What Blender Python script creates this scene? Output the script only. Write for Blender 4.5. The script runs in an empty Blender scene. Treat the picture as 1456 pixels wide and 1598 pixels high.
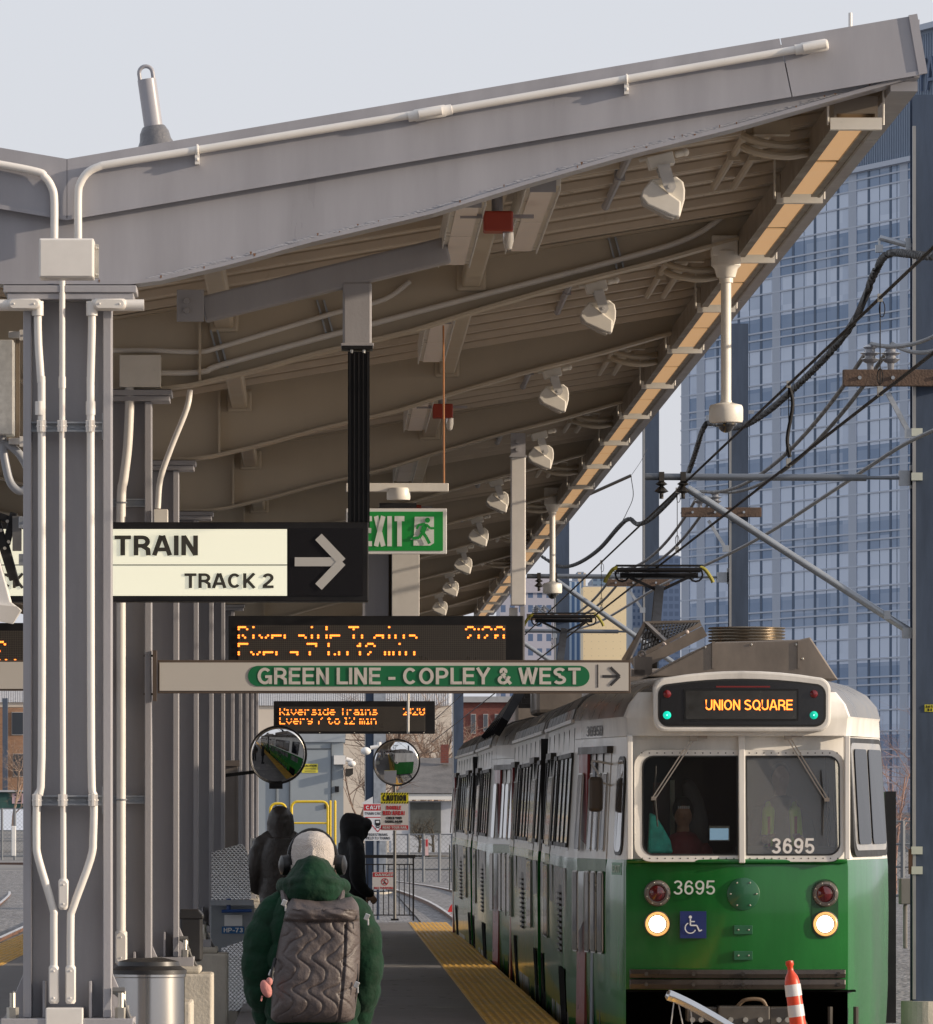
import bpy, bmesh, math, random
from mathutils import Vector, Matrix, noise
R = math.radians
rnd = random.Random(7)
sc = bpy.context.scene
COL = sc.collection
FP, HC, VX, VY = 10913.0, 1.65, 500.0, 1293.0      # focal length in photo pixels, eye height, vanishing point

# ------------------------------------------------------------------ camera, sky, sun
cam = bpy.data.cameras.new('camera'); camo = bpy.data.objects.new('camera', cam); COL.objects.link(camo)
camo.location = (0, 0, HC); camo.rotation_euler = (R(90), 0, 0)
cam.sensor_fit = 'HORIZONTAL'; cam.sensor_width = 36; cam.lens = 36*FP/1456
cam.shift_x = (728-VX)/1456; cam.shift_y = (VY-799)/1456
cam.clip_start = 1; cam.clip_end = 12000
sc.camera = camo
SUN_AZ, SUN_EL = R(102), R(13)                      # azimuth clockwise from +Y
world = bpy.data.worlds.new('World'); sc.world = world; world.use_nodes = True
wn = world.node_tree.nodes; wl = world.node_tree.links
bg = wn['Background']; sky = wn.new('ShaderNodeTexSky'); sky.sky_type = 'NISHITA'; sky.sun_disc = False
sky.sun_elevation = SUN_EL; sky.sun_rotation = SUN_AZ; sky.air_density = 1.0; sky.dust_density = 4.0; sky.ozone_density = 1.2
wmix = wn.new('ShaderNodeMix'); wmix.data_type = 'RGBA'; wmix.inputs[0].default_value = 0.72   # thin high haze veils the blue
wmix.inputs[7].default_value = (7.3, 7.45, 8.1, 1)
wl.new(sky.outputs[0], wmix.inputs[6]); wl.new(wmix.outputs[2], bg.inputs[0]); bg.inputs[1].default_value = 0.122
sun = bpy.data.lights.new('sun', 'SUN'); sun.energy = 4.9; sun.angle = R(0.8); sun.color = (1, 0.83, 0.64)
suno = bpy.data.objects.new('sun', sun); COL.objects.link(suno)
sd = Vector((math.sin(SUN_AZ)*math.cos(SUN_EL), math.cos(SUN_AZ)*math.cos(SUN_EL), math.sin(SUN_EL)))
suno.rotation_euler = sd.to_track_quat('Z', 'Y').to_euler(); suno.location = sd*60
sc.view_settings.view_transform = 'Standard'; sc.view_settings.look = 'None'
sc.view_settings.exposure = 0.0; sc.view_settings.gamma = 1

# ------------------------------------------------------------------ helpers
def W(px, py, k, dy=0.0):
    D = FP/k + dy
    return Vector(((px-VX)/k, D, HC-(py-VY)/k))
def gz(y): return 0.00284*(y-57.0)                  # the platform climbs very slightly
ORD = ['first', 'second', 'third', 'fourth', 'fifth', 'sixth', 'seventh', 'eighth', 'ninth', 'tenth', 'eleventh', 'twelfth', 'thirteenth', 'fourteenth']

def tag(o, label=None, cat=None, group=None, kind=None):
    for k_, v_ in (('label', label), ('category', cat), ('group', group), ('kind', kind)):
        if v_: o[k_] = v_
    return o
def empty(name, loc, label=None, cat=None, group=None, rz=0):
    o = bpy.data.objects.new(name, None); COL.objects.link(o); o.location = loc; o.rotation_euler = (0, 0, rz)
    return tag(o, label, cat, group)
def copy_tree(o, parent=None):
    c = o.copy(); COL.objects.link(c); c.parent = parent
    for ch in list(o.children): copy_tree(ch, c)
    return c
def clone(o, loc, label, group=None):
    c = copy_tree(o); c.location = loc; c['label'] = label
    if group: c['group'] = group
    return c
def wpos(o):
    p = Vector((0, 0, 0))
    while o is not None: p = p + Vector(o.location); o = o.parent
    return p

class MB:
    def __init__(s): s.v = []; s.f = []; s.m = []; s.mi = 0
    def add(s, vs, fs):
        n = len(s.v); s.v += [tuple(v) for v in vs]
        for f in fs: s.f.append([i+n for i in f]); s.m.append(s.mi)
        return s
    def box(s, x0, x1, y0, y1, z0, z1, M=None):
        vs = [Vector((x, y, z)) for x in (x0, x1) for y in (y0, y1) for z in (z0, z1)]
        if M: vs = [M @ v for v in vs]
        return s.add(vs, [(0, 1, 3, 2), (4, 6, 7, 5), (0, 4, 5, 1), (2, 3, 7, 6), (0, 2, 6, 4), (1, 5, 7, 3)])
    def boxc(s, c, d, M=None):
        M2 = Matrix.Translation(c) @ (M.to_4x4() if M else Matrix.Identity(4))
        return s.box(-d[0]/2, d[0]/2, -d[1]/2, d[1]/2, -d[2]/2, d[2]/2, M2)
    def bar(s, p0, p1, w, h, up=(0, 0, 1)):
        p0 = Vector(p0); p1 = Vector(p1); d = (p1-p0); L = d.length; d.normalize(); up = Vector(up)
        x = d.cross(up)
        if x.length < 1e-4: x = d.cross(Vector((0, 1, 0)))
        x.normalize(); u = x.cross(d)
        vs = [p+x*(a*w/2)+u*(b*h/2) for p in (p0, p1) for a, b in ((-1, -1), (1, -1), (1, 1), (-1, 1))]
        return s.add(vs, [(3, 2, 1, 0), (4, 5, 6, 7), (0, 1, 5, 4), (1, 2, 6, 5), (2, 3, 7, 6), (3, 0, 4, 7)])
    def prism(s, poly, y0, y1, sc1=1.0, ctr=None):      # polygon in XZ, extruded along Y
        n = len(poly); ctr = ctr or (sum(p[0] for p in poly)/n, sum(p[1] for p in poly)/n)
        vs = [(x, y0, z) for x, z in poly]+[(ctr[0]+(x-ctr[0])*sc1, y1, ctr[1]+(z-ctr[1])*sc1) for x, z in poly]
        fs = [list(range(n)), list(range(2*n-1, n-1, -1))]+[(i, i+n, (i+1) % n+n, (i+1) % n) for i in range(n)]
        return s.add(vs, fs)
    def prismx(s, poly, x0, x1):                        # polygon in YZ, extruded along X
        n = len(poly); vs = [(x0, y, z) for y, z in poly]+[(x1, y, z) for y, z in poly]
        return s.add(vs, [list(range(n)), list(range(2*n-1, n-1, -1))]+[(i, i+n, (i+1) % n+n, (i+1) % n) for i in range(n)])
    def prismz(s, poly, z0, z1):
        n = len(poly); vs = [(x, y, z0) for x, y in poly]+[(x, y, z1) for x, y in poly]
        return s.add(vs, [list(range(n-1, -1, -1)), list(range(n, 2*n))]+[(i, (i+1) % n, (i+1) % n+n, i+n) for i in range(n)])
    def tube(s, pts, r, seg=10, cap=True, closed=False):
        pts = [Vector(p) for p in pts]; n = len(pts); rs = r if isinstance(r, (list, tuple)) else [r]*n
        prev = None; vs = []
        for i in range(n):
            a = pts[i-1] if (i > 0 or closed) else pts[i]; b = pts[(i+1) % n] if (i < n-1 or closed) else pts[i]
            t = (b-a).normalized()
            if prev is None:
                q = Vector((0, 0, 1)) if abs(t.z) < .9 else Vector((0, 1, 0)); x = t.cross(q).normalized()
            else:
                x = prev-t*prev.dot(t); x = x.normalized() if x.length > 1e-6 else t.orthogonal().normalized()
            prev = x; y = t.cross(x)
            for j in range(seg):
                an = 2*math.pi*j/seg; vs.append(pts[i]+(x*math.cos(an)+y*math.sin(an))*rs[i])
        fs = []
        for i in range(n if closed else n-1):
            i2 = (i+1) % n
            for j in range(seg): fs.append((i*seg+j, i*seg+(j+1) % seg, i2*seg+(j+1) % seg, i2*seg+j))
        if cap and not closed: fs += [list(range(seg-1, -1, -1)), [(n-1)*seg+j for j in range(seg)]]
        return s.add(vs, fs)
    def cyl(s, p0, p1, r, seg=20, r1=None): return s.tube([p0, p1], [r, r if r1 is None else r1], seg)
    def lathe(s, prof, c, axis=(0, 0, 1), seg=28, cap=True):      # prof: (radius, distance along axis)
        c = Vector(c); a = Vector(axis).normalized(); x = a.orthogonal().normalized(); y = a.cross(x); n = len(prof); vs = []
        for r, t in prof:
            for j in range(seg):
                an = 2*math.pi*j/seg; vs.append(c+a*t+(x*math.cos(an)+y*math.sin(an))*max(r, 1e-5))
        fs = [(i*seg+j, i*seg+(j+1) % seg, (i+1)*seg+(j+1) % seg, (i+1)*seg+j) for i in range(n-1) for j in range(seg)]
        if cap: fs += [list(range(seg-1, -1, -1)), [(n-1)*seg+j for j in range(seg)]]
        return s.add(vs, fs)
    def ell(s, c, rx, ry, rz, M=None, seg=16, rings=10):
        c = Vector(c); vs = []; fs = []
        for i in range(rings+1):
            th = math.pi*i/rings
            for j in range(seg):
                ph = 2*math.pi*j/seg; v = Vector((rx*math.sin(th)*math.cos(ph), ry*math.sin(th)*math.sin(ph), rz*math.cos(th)))
                vs.append(c+(M @ v if M else v))
        for i in range(rings):
            for j in range(seg): fs.append((i*seg+j, (i+1)*seg+j, (i+1)*seg+(j+1) % seg, i*seg+(j+1) % seg))
        return s.add(vs, fs)
    def loft(s, rings, cap=True):                       # rings: equal-length closed loops
        n = len(rings[0]); vs = [p for r_ in rings for p in r_]
        fs = [(i*n+j, i*n+(j+1) % n, (i+1)*n+(j+1) % n, (i+1)*n+j) for i in range(len(rings)-1) for j in range(n)]
        if cap: fs += [list(range(n-1, -1, -1)), [(len(rings)-1)*n+j for j in range(n)]]
        return s.add(vs, fs)
    def stroke(s, pts, w, y, t=.002, close=False):      # flat stroke in the XZ plane facing -Y
        pts = [Vector((p[0], 0, p[1])) for p in pts]
        segs = list(zip(pts[:-1], pts[1:]))+([(pts[-1], pts[0])] if close else [])
        for i, (a, b) in enumerate(segs):
            d = (b-a); d.normalize(); q = Vector((-d.z, 0, d.x))*(w/2); yy = y-.0003*(i % 3)
            s.prism([((a-q).x, (a-q).z), ((b-q).x, (b-q).z), ((b+q).x, (b+q).z), ((a+q).x, (a+q).z)], yy, yy+t)
        return s
    def disc(s, x, z, r, y, t=.002, seg=20):
        return s.prism([(x+r*math.cos(2*math.pi*i/seg), z+r*math.sin(2*math.pi*i/seg)) for i in range(seg)], y, y+t)
    def build(s, name, mat, parent=None, smooth=False, bevel=0, local=False, normals=True):
        me = bpy.data.meshes.new(name)
        off = Vector((0, 0, 0)) if (parent is None or local) else wpos(parent)
        me.from_pydata([tuple(Vector(v)-off) for v in s.v], [], s.f)
        if normals:
            bm = bmesh.new(); bm.from_mesh(me); bmesh.ops.recalc_face_normals(bm, faces=bm.faces); bm.to_mesh(me); bm.free()
        for m_ in (mat if isinstance(mat, (list, tuple)) else [mat]): me.materials.append(m_)
        if isinstance(mat, (list, tuple)): me.polygons.foreach_set('material_index', s.m)
        o = bpy.data.objects.new(name, me); COL.objects.link(o); o.parent = parent
        if smooth:
            for p in me.polygons: p.use_smooth = True
            if smooth != 'full': me.set_sharp_from_angle(angle=R(38))
        if bevel:
            b = o.modifiers.new('bevel', 'BEVEL'); b.width = bevel; b.segments = 2; b.limit_method = 'ANGLE'; b.angle_limit = R(40)
        return o
def one(name, mat, label, cat, group=None):             # a builder whose mesh is a thing of its own: use with MB.build
    return lambda o: tag(o, label, cat, group)

def arc(c, r, a0, a1, n, ax=Vector((1, 0, 0)), ay=Vector((0, 0, 1))):
    return [Vector(c)+ax*(r*math.cos(R(a0+(a1-a0)*i/n)))+ay*(r*math.sin(R(a0+(a1-a0)*i/n))) for i in range(n+1)]
def smooth_path(pts, n=6):
    pts = [Vector(p) for p in pts]; P = [pts[0]*2-pts[1]]+pts+[pts[-1]*2-pts[-2]]; out = []
    for i in range(1, len(P)-2):
        for j in range(n):
            t = j/n; a, b, c, d = P[i-1], P[i], P[i+1], P[i+2]
            out.append(.5*((2*b)+(c-a)*t+(2*a-5*b+4*c-d)*t*t+(3*b-a-3*c+d)*t**3))
    return out+[pts[-1]]

# ------------------------------------------------------------------ materials
MATS = {}
def mat(name, col, rough=.5, metal=0, var=.08, scale=3.0, bump=0, bscale=40, bstreak=0, emit=0, ecol=None, streak=1, coat=0, spec=.5, trans=0, alpha=1, rvar=.12):
    if name in MATS: return MATS[name]
    m = bpy.data.materials.new(name); m.use_nodes = True; nt = m.node_tree; b = nt.nodes['Principled BSDF']
    b.inputs['Base Color'].default_value = (*col, 1); b.inputs['Roughness'].default_value = rough; b.inputs['Metallic'].default_value = metal
    b.inputs['Coat Weight'].default_value = coat; b.inputs['Coat Roughness'].default_value = .08; b.inputs['Specular IOR Level'].default_value = spec
    b.inputs['Transmission Weight'].default_value = trans; b.inputs['Alpha'].default_value = alpha
    if emit: b.inputs['Emission Color'].default_value = (*(ecol or col), 1); b.inputs['Emission Strength'].default_value = emit
    if var or bump:
        tc = nt.nodes.new('ShaderNodeTexCoord'); mp = nt.nodes.new('ShaderNodeMapping'); mp.inputs['Scale'].default_value = (1, 1, 1/streak)
        nt.links.new(tc.outputs['Object'], mp.inputs[0])
    if var:
        nz = nt.nodes.new('ShaderNodeTexNoise'); nz.inputs['Scale'].default_value = scale; nz.inputs['Detail'].default_value = 6; nz.inputs['Roughness'].default_value = .65
        nt.links.new(mp.outputs[0], nz.inputs[0])
        rp = nt.nodes.new('ShaderNodeMapRange'); rp.inputs[1].default_value = .3; rp.inputs[2].default_value = .7
        rp.inputs[3].default_value = 1-var; rp.inputs[4].default_value = 1+var; nt.links.new(nz.outputs[0], rp.inputs[0])
        mx = nt.nodes.new('ShaderNodeVectorMath'); mx.operation = 'SCALE'; mx.inputs[0].default_value = col
        nt.links.new(rp.outputs[0], mx.inputs['Scale']); nt.links.new(mx.outputs[0], b.inputs['Base Color'])
        r2 = nt.nodes.new('ShaderNodeMapRange'); r2.inputs[1].default_value = .3; r2.inputs[2].default_value = .7
        r2.inputs[3].default_value = max(.02, rough-rvar); r2.inputs[4].default_value = min(1, rough+rvar)
        nt.links.new(nz.outputs[0], r2.inputs[0]); nt.links.new(r2.outputs[0], b.inputs['Roughness'])
    if bump:
        nb = nt.nodes.new('ShaderNodeTexNoise'); nb.inputs['Scale'].default_value = bscale; nb.inputs['Detail'].default_value = 4
        
        if bstreak:
            mq = nt.nodes.new('ShaderNodeMapping'); mq.inputs['Scale'].default_value = (1, 1, 1/bstreak); nt.links.new(tc.outputs['Object'], mq.inputs[0]); nt.links.new(mq.outputs[0], nb.inputs[0])
        else: nt.links.new(tc.outputs['Object'], nb.inputs[0])
        bp = nt.nodes.new('ShaderNodeBump'); bp.inputs['Strength'].default_value = bump; bp.inputs['Distance'].default_value = .02
        nt.links.new(nb.outputs[0], bp.inputs['Height']); nt.links.new(bp.outputs[0], b.inputs['Normal'])
    MATS[name] = m; return m
STEEL = mat('grey_paint', (.335, .33, .35), .42, var=.10, scale=4, bump=.05, bscale=60, streak=8)
STEEL_BOUNCE = mat('beam_paint', (.52, .45, .35), .42, var=.06, scale=1.5, streak=3)  # the grey steel paint tinted warm, bounced light put into its colour
STEEL2 = mat('grey_paint_fascia', (.318, .316, .345), .38, var=.10, scale=4, streak=7)
DECKM = mat('deck_paint', (.64, .56, .46), .35, var=.08, scale=2)
PIPE = mat('painted_conduit', (.70, .675, .64), .38, var=.05, scale=6)
IVORY = mat('ivory_housing', (.74, .71, .65), .35, var=.05, scale=9)
GALV = mat('galvanised', (.36, .39, .43), .42, metal=.6, var=.14, scale=9, bump=.05)
POLEM = mat('weathered_pole_steel', (.052, .072, .112), .7, spec=.2, var=.3, scale=4, streak=7)
BLACK = mat('black_paint', (.014, .014, .016), .45, spec=.25, var=.2, scale=5)
RUBBER = mat('rubber', (.018, .018, .018), .7, var=.2)
WHITEP = mat('white_paint', (.72, .72, .71), .4, var=.04)
CONC = mat('concrete', (.50, .465, .40), .85, var=.22, scale=4, bump=.22, bscale=40, streak=3)
REDM = mat('red_strobe_box', (.30, .035, .015), .4, var=.1)
SS = mat('stainless', (.62, .62, .62), .16, metal=1, var=.04, scale=2, streak=10, rvar=.05)
BRASS = mat('bolt_zinc', (.55, .53, .48), .35, metal=.9, var=.05)
WOOD = mat('weathered_wood', (.085, .055, .04), .8, var=.4, scale=6, bump=.4)
LEDM = mat('amber_led', (1, .22, .02), .5, var=0, emit=3.2, ecol=(1, .23, .03))

# a plain grotesque alphabet drawn as stroke centre lines (unit cap height)
def arc2(cx, cy, rx, ry, a0, a1, n=12): return [(cx+rx*math.cos(R(a0+(a1-a0)*i/n)), cy+ry*math.sin(R(a0+(a1-a0)*i/n))) for i in range(n+1)]
def glyph(c, t, w):
    h = t/2; l, r, b, T = h, w-h, h, 1-h; cx = w/2; rx, ry = cx-h, .5-h; q = min(.25, w/2)-h*.5; mid = .5
    def bowl(x0, x1, y0, y1, n=8): ryy = (y1-y0)/2; rx_ = min(ryy, (x1-x0)*.62); return [(x0, y1), (x1-rx_, y1)]+arc2(x1-rx_, (y0+y1)/2, rx_, ryy, 90, -90, n)[1:-1]+[(x1-rx_, y0), (x0, y0)]
    if c == 'A': return [[(h*.55, 0), (cx-.04*w, 1)], [(w-h*.55, 0), (cx+.04*w, 1)], [(w*.2, .30), (w*.8, .30)]], w
    if c == 'B': return [[(l, 0), (l, 1)], bowl(l, r-.02, .53, T), bowl(l, r, b, .53)], w
    if c == 'C': return [arc2(cx, .5, rx, ry, 42, 318, 22)], w
    if c == 'D': return [[(l, 0), (l, 1)], bowl(l, r, b, T, 12)], w
    if c == 'E': return [[(l, 0), (l, 1)], [(l, b), (w, b)], [(l, .52), (w*.92, .52)], [(l, T), (w, T)]], w
    if c == 'F': return [[(l, 0), (l, 1)], [(l, .5), (w*.9, .5)], [(l, T), (w, T)]], w
    if c == 'G': return [arc2(cx, .5, rx, ry, 45, 340, 22), [(cx+.02, .46), (w-h, .46), (w-h, 0.02)]], w
    if c == 'H': return [[(l, 0), (l, 1)], [(r, 0), (r, 1)], [(l, .52), (r, .52)]], w
    if c == 'I': return [[(l, 0), (l, 1)]], t
    if c == 'J': return [[(r, 1), (r, q+h)]+arc2(cx, q+h, rx, q, 0, -180, 10)], w
    if c == 'K': return [[(l, 0), (l, 1)], [(l, .34), (w-h*.6, 1)], [(w*.38, .5), (w-h*.5, 0)]], w
    if c == 'L': return [[(l, 0), (l, 1)], [(l, b), (w, b)]], w*.9
    if c == 'M': return [[(l, 0), (l, 1)], [(r, 0), (r, 1)], [(l, .98), (cx, .05)], [(r, .98), (cx, .05)]], w
    if c == 'N': return [[(l, 0), (l, 1)], [(r, 0), (r, 1)], [(l, .98), (r, .02)]], w
    if c == 'O': return [arc2(cx, .5, rx, ry, 0, 360, 28)], w
    if c == 'P': return [[(l, 0), (l, 1)], bowl(l, r, .44, T)], w
    if c == 'Q': return [arc2(cx, .5, rx, ry, 0, 360, 28), [(w*.58, .25), (w*.98, -.03)]], w
    if c == 'R': return [[(l, 0), (l, 1)], bowl(l, r-.01, .48, T), [(w*.5, .48), (r, .30), (r+.02, 0)]], w
    if c == 'S': return [arc2(cx, .745, rx*.93, .255-h, 25, 180, 9)+arc2(cx, .745, rx*.93, .255-h, 180, 265, 5)[1:]+arc2(cx, .27, rx, .27-h, 85, 0, 6)+arc2(cx, .27, rx, .27-h, 0, -155, 10)[1:]], w
    if c == 'T': return [[(0, T), (w, T)], [(cx, 0), (cx, 1)]], w
    if c == 'U': return [[(l, 1), (l, .33)]+arc2(cx, .33, rx, .33-h, 180, 360, 12)+[(r, 1)]], w
    if c == 'V': return [[(h*.55, 1), (cx, 0)], [(w-h*.55, 1), (cx, 0)]], w
    if c == 'W': return [[(h*.5, 1), (w*.27, .02)], [(w*.27, .02), (cx, 1)], [(cx, 1), (w*.73, .02)], [(w*.73, .02), (w-h*.5, 1)]], w
    if c == 'X': return [[(h*.6, 0), (w-h*.6, 1)], [(w-h*.6, 0), (h*.6, 1)]], w
    if c == 'Y': return [[(h*.5, 1), (cx, .42)], [(w-h*.5, 1), (cx, .42)], [(cx, 0), (cx, .46)]], w
    if c == 'Z': return [[(0, T), (w-h*.5, T), (h*.6, b), (w, b)]], w
    if c == '&': return [[(w*.97, .02), (w*.30, .64)], arc2(w*.43, .77, w*.17, .23-h, 215, -30, 12), [(w*.56, .66), (w*.34, .50)], arc2(w*.37, .27, w*.37-h, .27-h, 100, 285, 12), [(w*.40, .035+h*.2), (w*.66, .16), (w*.86, .48)]], w
    if c == '-': return [[(0, .36), (w*.55, .36)]], w*.55
    if c == '!': return [[(l, .3), (l, 1)], [(l, 0), (l, t)]], t
    if c == '.': return [[(l, 0), (l, t)]], t
    if c == '0': return [arc2(cx, .5, rx, ry, 0, 360, 24)], w
    if c == '1': return [[(w*.6, 0), (w*.6, 1)], [(w*.2, .72), (w*.5, .80), (w*.6, .98)]], w*.75
    if c == '2': return [arc2(cx, .70, rx, .30-h, 170, -30, 12)+[(w*.55, .40), (l+.01, .18), (l, b), (w, b)]], w
    if c == '3': return [arc2(cx-.01, .74, rx*.92, .26-h, 160, -80, 12)+[(cx, .53)], [(cx-.02, .53)]+arc2(cx-.01, .275, rx, .275-h, 80, -165, 14)], w
    if c == '5': return [[(w*.92, T), (w*.2, T), (w*.12, .50)]+arc2(cx-.01, .32, rx, .32-h, 140, -160, 16)], w
    if c == '6': return [arc2(cx, .33, rx, .33-h, 0, 360, 20), arc2(cx+.01, .5, rx, ry, 35, 190, 12)], w
    if c == '7': return [[(0, T), (w-h, T), (w*.55, .5), (w*.32, 0)]], w
    if c == '8': return [arc2(cx, .745, rx*.88, .255-h, 0, 360, 18), arc2(cx, .275, rx, .275-h, 0, 360, 20)], w
    if c == '9': return [arc2(cx, .67, rx, .33-h, 0, 360, 20), arc2(cx-.01, .5, rx, ry, 215, 370, 12)], w
    return [[]], w
WID = {'M': 1.14, 'W': 1.35, 'O': 1.08, 'Q': 1.08, 'C': 1.02, 'G': 1.06, 'D': 1.0, 'E': .86, 'F': .82, 'L': .84, 'S': .95, 'T': .92, 'A': 1.02, 'Y': .98, '&': 1.0, 'J': .75}
def stext(s, x0, x1, z0, z1, y, m_, parent, t=.18, w0=.72, gap=.11, name='lettering', label=None, thick=.002, local=False):
    H = z1-z0; strips = []; X = 0
    for ch in s:
        if ch == ' ': X += .30*w0/.72; continue
        w = w0*WID.get(ch, .93 if not ch.isdigit() else .84); pl, adv = glyph(ch, t, w)
        for p in pl:
            if len(p) > 1: strips.append([(X+a, b) for a, b in p])
        X += adv+gap
    tot = X-gap; sx = (x1-x0)/tot; m = MB()
    for i, p in enumerate(strips):
        yy = y-.0008*(i % 5); n = len(p); closed = abs(p[0][0]-p[-1][0])+abs(p[0][1]-p[-1][1]) < 1e-5; Lr = []
        for j in range(n):
            a = p[j-1] if j > 0 else (p[-2] if closed else None); b = p[j+1] if j < n-1 else (p[1] if closed else None); c = p[j]
            def nrm(u, v): dx, dy = v[0]-u[0], v[1]-u[1]; L = math.hypot(dx, dy) or 1; return (-dy/L, dx/L)
            n1 = nrm(a, c) if a else nrm(c, b); n2 = nrm(c, b) if b else n1; k = 1+n1[0]*n2[0]+n1[1]*n2[1]; k = max(k, .35)
            ox, oy = (n1[0]+n2[0])/k*t/2, (n1[1]+n2[1])/k*t/2; Lr.append(((c[0]+ox, c[1]+oy), (c[0]-ox, c[1]-oy)))
        vs = []
        for (a, b) in Lr:
            for u, v in (a, b): vs.append((x0+u*sx, yy-thick, z0+v*H))
        for (a, b) in Lr:
            for u, v in (a, b): vs.append((x0+u*sx, yy, z0+v*H))
        N = 2*n; fs = []
        for j in range(n-1): fs += [(2*j, 2*j+1, 2*j+3, 2*j+2), (2*j, 2*j+2, N+2*j+2, N+2*j), (2*j+1, N+2*j+1, N+2*j+3, 2*j+3)]
        if not closed: fs += [(0, N, N+1, 1), (N-2, N-1, 2*N-1, 2*N-2)]
        m.add(vs, fs)
    o = m.build(name, m_, parent, local=local)
    if label: o['label'] = label
    return o
def text_px(s, x0, y0, x1, y1, k, m_, parent, off=.004, t=.18, w0=.72, **kw):
    a = W(x0, y1, k); b = W(x1, y0, k)
    return stext(s, a.x, b.x, a.z, b.z, a.y-off, m_, parent, t=t, w0=w0, **kw)
def rect_px(mb, x0, y0, x1, y1, k, off=0, t=.004):
    a = W(x0, y1, k); b = W(x1, y0, k); return mb.box(a.x, b.x, a.y-off-t, a.y-off, a.z, b.z)
def poly_px(mb, pts, k, off=0, t=.003):
    q = [W(x, y, k) for x, y in pts]; return mb.prism([(p.x, p.z) for p in q], q[0].y-off-t, q[0].y-off)
FONT57 = {'R': '1111010001100011111010100100101000 1', 'i': '00100000000110000100001000010001110', 'v': '00000000001000110001100010101000100', 'e': '00000000000111010001111111000001110',
 'r': '00000000001011011001100001000010000', 's': '00000000000111010000011100000111110', 'd': '00001000010110110011100011000101111', 'T': '11111001000010000100001000010000100',
 'a': '00000000000111000001011111000101111', 'n': '00000000001011011001100011000110001', 'E': '11111100001000011110100001000011111', 'y': '00000000001000110001011110000101110',
 '7': '11111000010001000100010000100001000', 't': '01000010001110001000010000100100110', 'o': '00000000000111010001100011000101110', '1': '00100011000010000100001000010001110',
 '2': '01110100010000100010001000100011111', 'm': '00000000001101010101101011010110101', ':': '00000001000010000000001000010000000', '0': '01110100011001110101110011000101110', ' ': '0'*35}
FONT57['R'] = '11110100011000111110101001001010001'
def led_text(mb, s, x0, z0, p, y, rows):                # x0,z0 = top left corner, p = dot pitch
    x = x0
    for ch in s:
        g = FONT57[ch]; cs = [c_ for c_ in range(5) if any(g[r_*5+c_] == '1' for r_ in range(7))]; lo, hi = (cs[0], cs[-1]) if cs else (0, 1)
        for r_ in range(7):
            if r_ not in rows: continue
            for c_ in range(5):
                if g[r_*5+c_] == '1': mb.box(x+(c_-lo)*p+p*.04, x+(c_-lo)*p+p*.96, y-.004, y, z0-(r_+1)*p+p*.1, z0-r_*p-p*.1)
        x += p*(hi-lo+2)
    return x
# ------------------------------------------------------------------ the canopy
S = 8.6; D1 = FP/300; XC = -1.312
def DI(i): return D1+S*(i-1)                          # depth of the i-th column
def dz(x): return 4.94+.166*abs(x-XC)                 # underside of the roof deck
BOT = [(205, 447), (240, 444), (300, 430), (370, 414), (480, 383), (672, 338), (823, 291), (980, 246), (1150, 203), (1300, 160), (1429, 124)]
BOTW = [((x-VX)/300, HC-(y-VY)/300) for x, y in BOT]
def beam_bottom(x):
    x = XC+abs(x-XC)
    if x <= BOTW[0][0]: return BOTW[0][1]
    for (a, za), (b, zb) in zip(BOTW[:-1], BOTW[1:]):
        if x <= b: return za+(zb-za)*(x-a)/(b-a)
    return BOTW[-1][1]
NC = 11
cano = empty('platform_canopy', (XC, D1, 4.5), 'long butterfly platform canopy of grey painted steel with tapered beams above the line of columns', 'canopy')
YB = DI(NC)+3.0
m = MB()                                              # corrugated roof deck: ribs run across the platform
nrib = int((YB-D1)/.30)
for side in (1, -1):
    vs = []; fs = []
    prof = [(0, 0), (.13, 0), (.15, .055), (.28, .055)]
    ys = [D1+.02+i*.30+a for i in range(nrib) for a, b in prof]; zz = [b for i in range(nrib) for a, b in prof]
    xs = (XC, XC+side*4.40)
    for y, z in zip(ys, zz):
        for x in xs: vs.append((x, y, dz(x)+z))
    for i in range(len(ys)-1): fs.append((2*i, 2*i+1, 2*i+3, 2*i+2))
    m.add(vs, fs)
m.build('roof_deck', DECKM, cano, normals=False)
m = MB()
for side in (1, -1):                                  # standing side laps between the deck sheets
    for i in range(int((YB-D1)/.9)):
        y = D1+.62+i*.9; m.bar((XC, y, dz(XC)-.022), (XC+side*4.38, y, dz(XC+4.38)-.022), .028, .044)
m.build('deck_laps', DECKM, cano)
m = MB()
for side in (1, -1):                                  # roof membrane above the deck
    x0, x1 = XC, XC+side*4.40
    m.add([(x, y, dz(x)+h) for y in (D1-.02, YB) for x in (x0, x1) for h in (.07, .17)], [(0, 1, 3, 2), (4, 6, 7, 5), (1, 5, 7, 3), (0, 2, 6, 4), (2, 3, 7, 6)])
m.build('roof_membrane', mat('roof_membrane', (.42, .42, .43), .7), cano)
yf = D1-.16
m = MB()
tipT = W(1418, 31, 300); tipB = W(1433, 119, 300)
vT = W(106, 253, 300); vB = W(106, 345, 300)
def mir(p): return Vector((2*XC-p.x, p.y, p.z))
seam = .831
sT = vT.lerp(tipT, (1213-106)/(1418-106)); sB = vB.lerp(tipB, (1231-106)/(1433-106))
for a, b, c, d in ((vT, sT, sB, vB), (sT+Vector((.006, 0, 0)), tipT, tipB, sB+Vector((.006, 0, 0)))):
    for q in (lambda p: p, mir):
        P4 = [q(t) for t in (a, b, c, d)]; m.prism([(t.x, t.z) for t in P4], yf-.012, yf)
        P4 = [q(t) for t in (d, c)]; (p0, p1) = P4          # drip lip under the fascia sheet
        m.bar((p0.x, yf-.012, p0.z), (p1.x, yf-.012, p1.z), .02, .022, (0, 0, 1))
m.build('front_fascia', STEEL2, cano)
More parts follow.
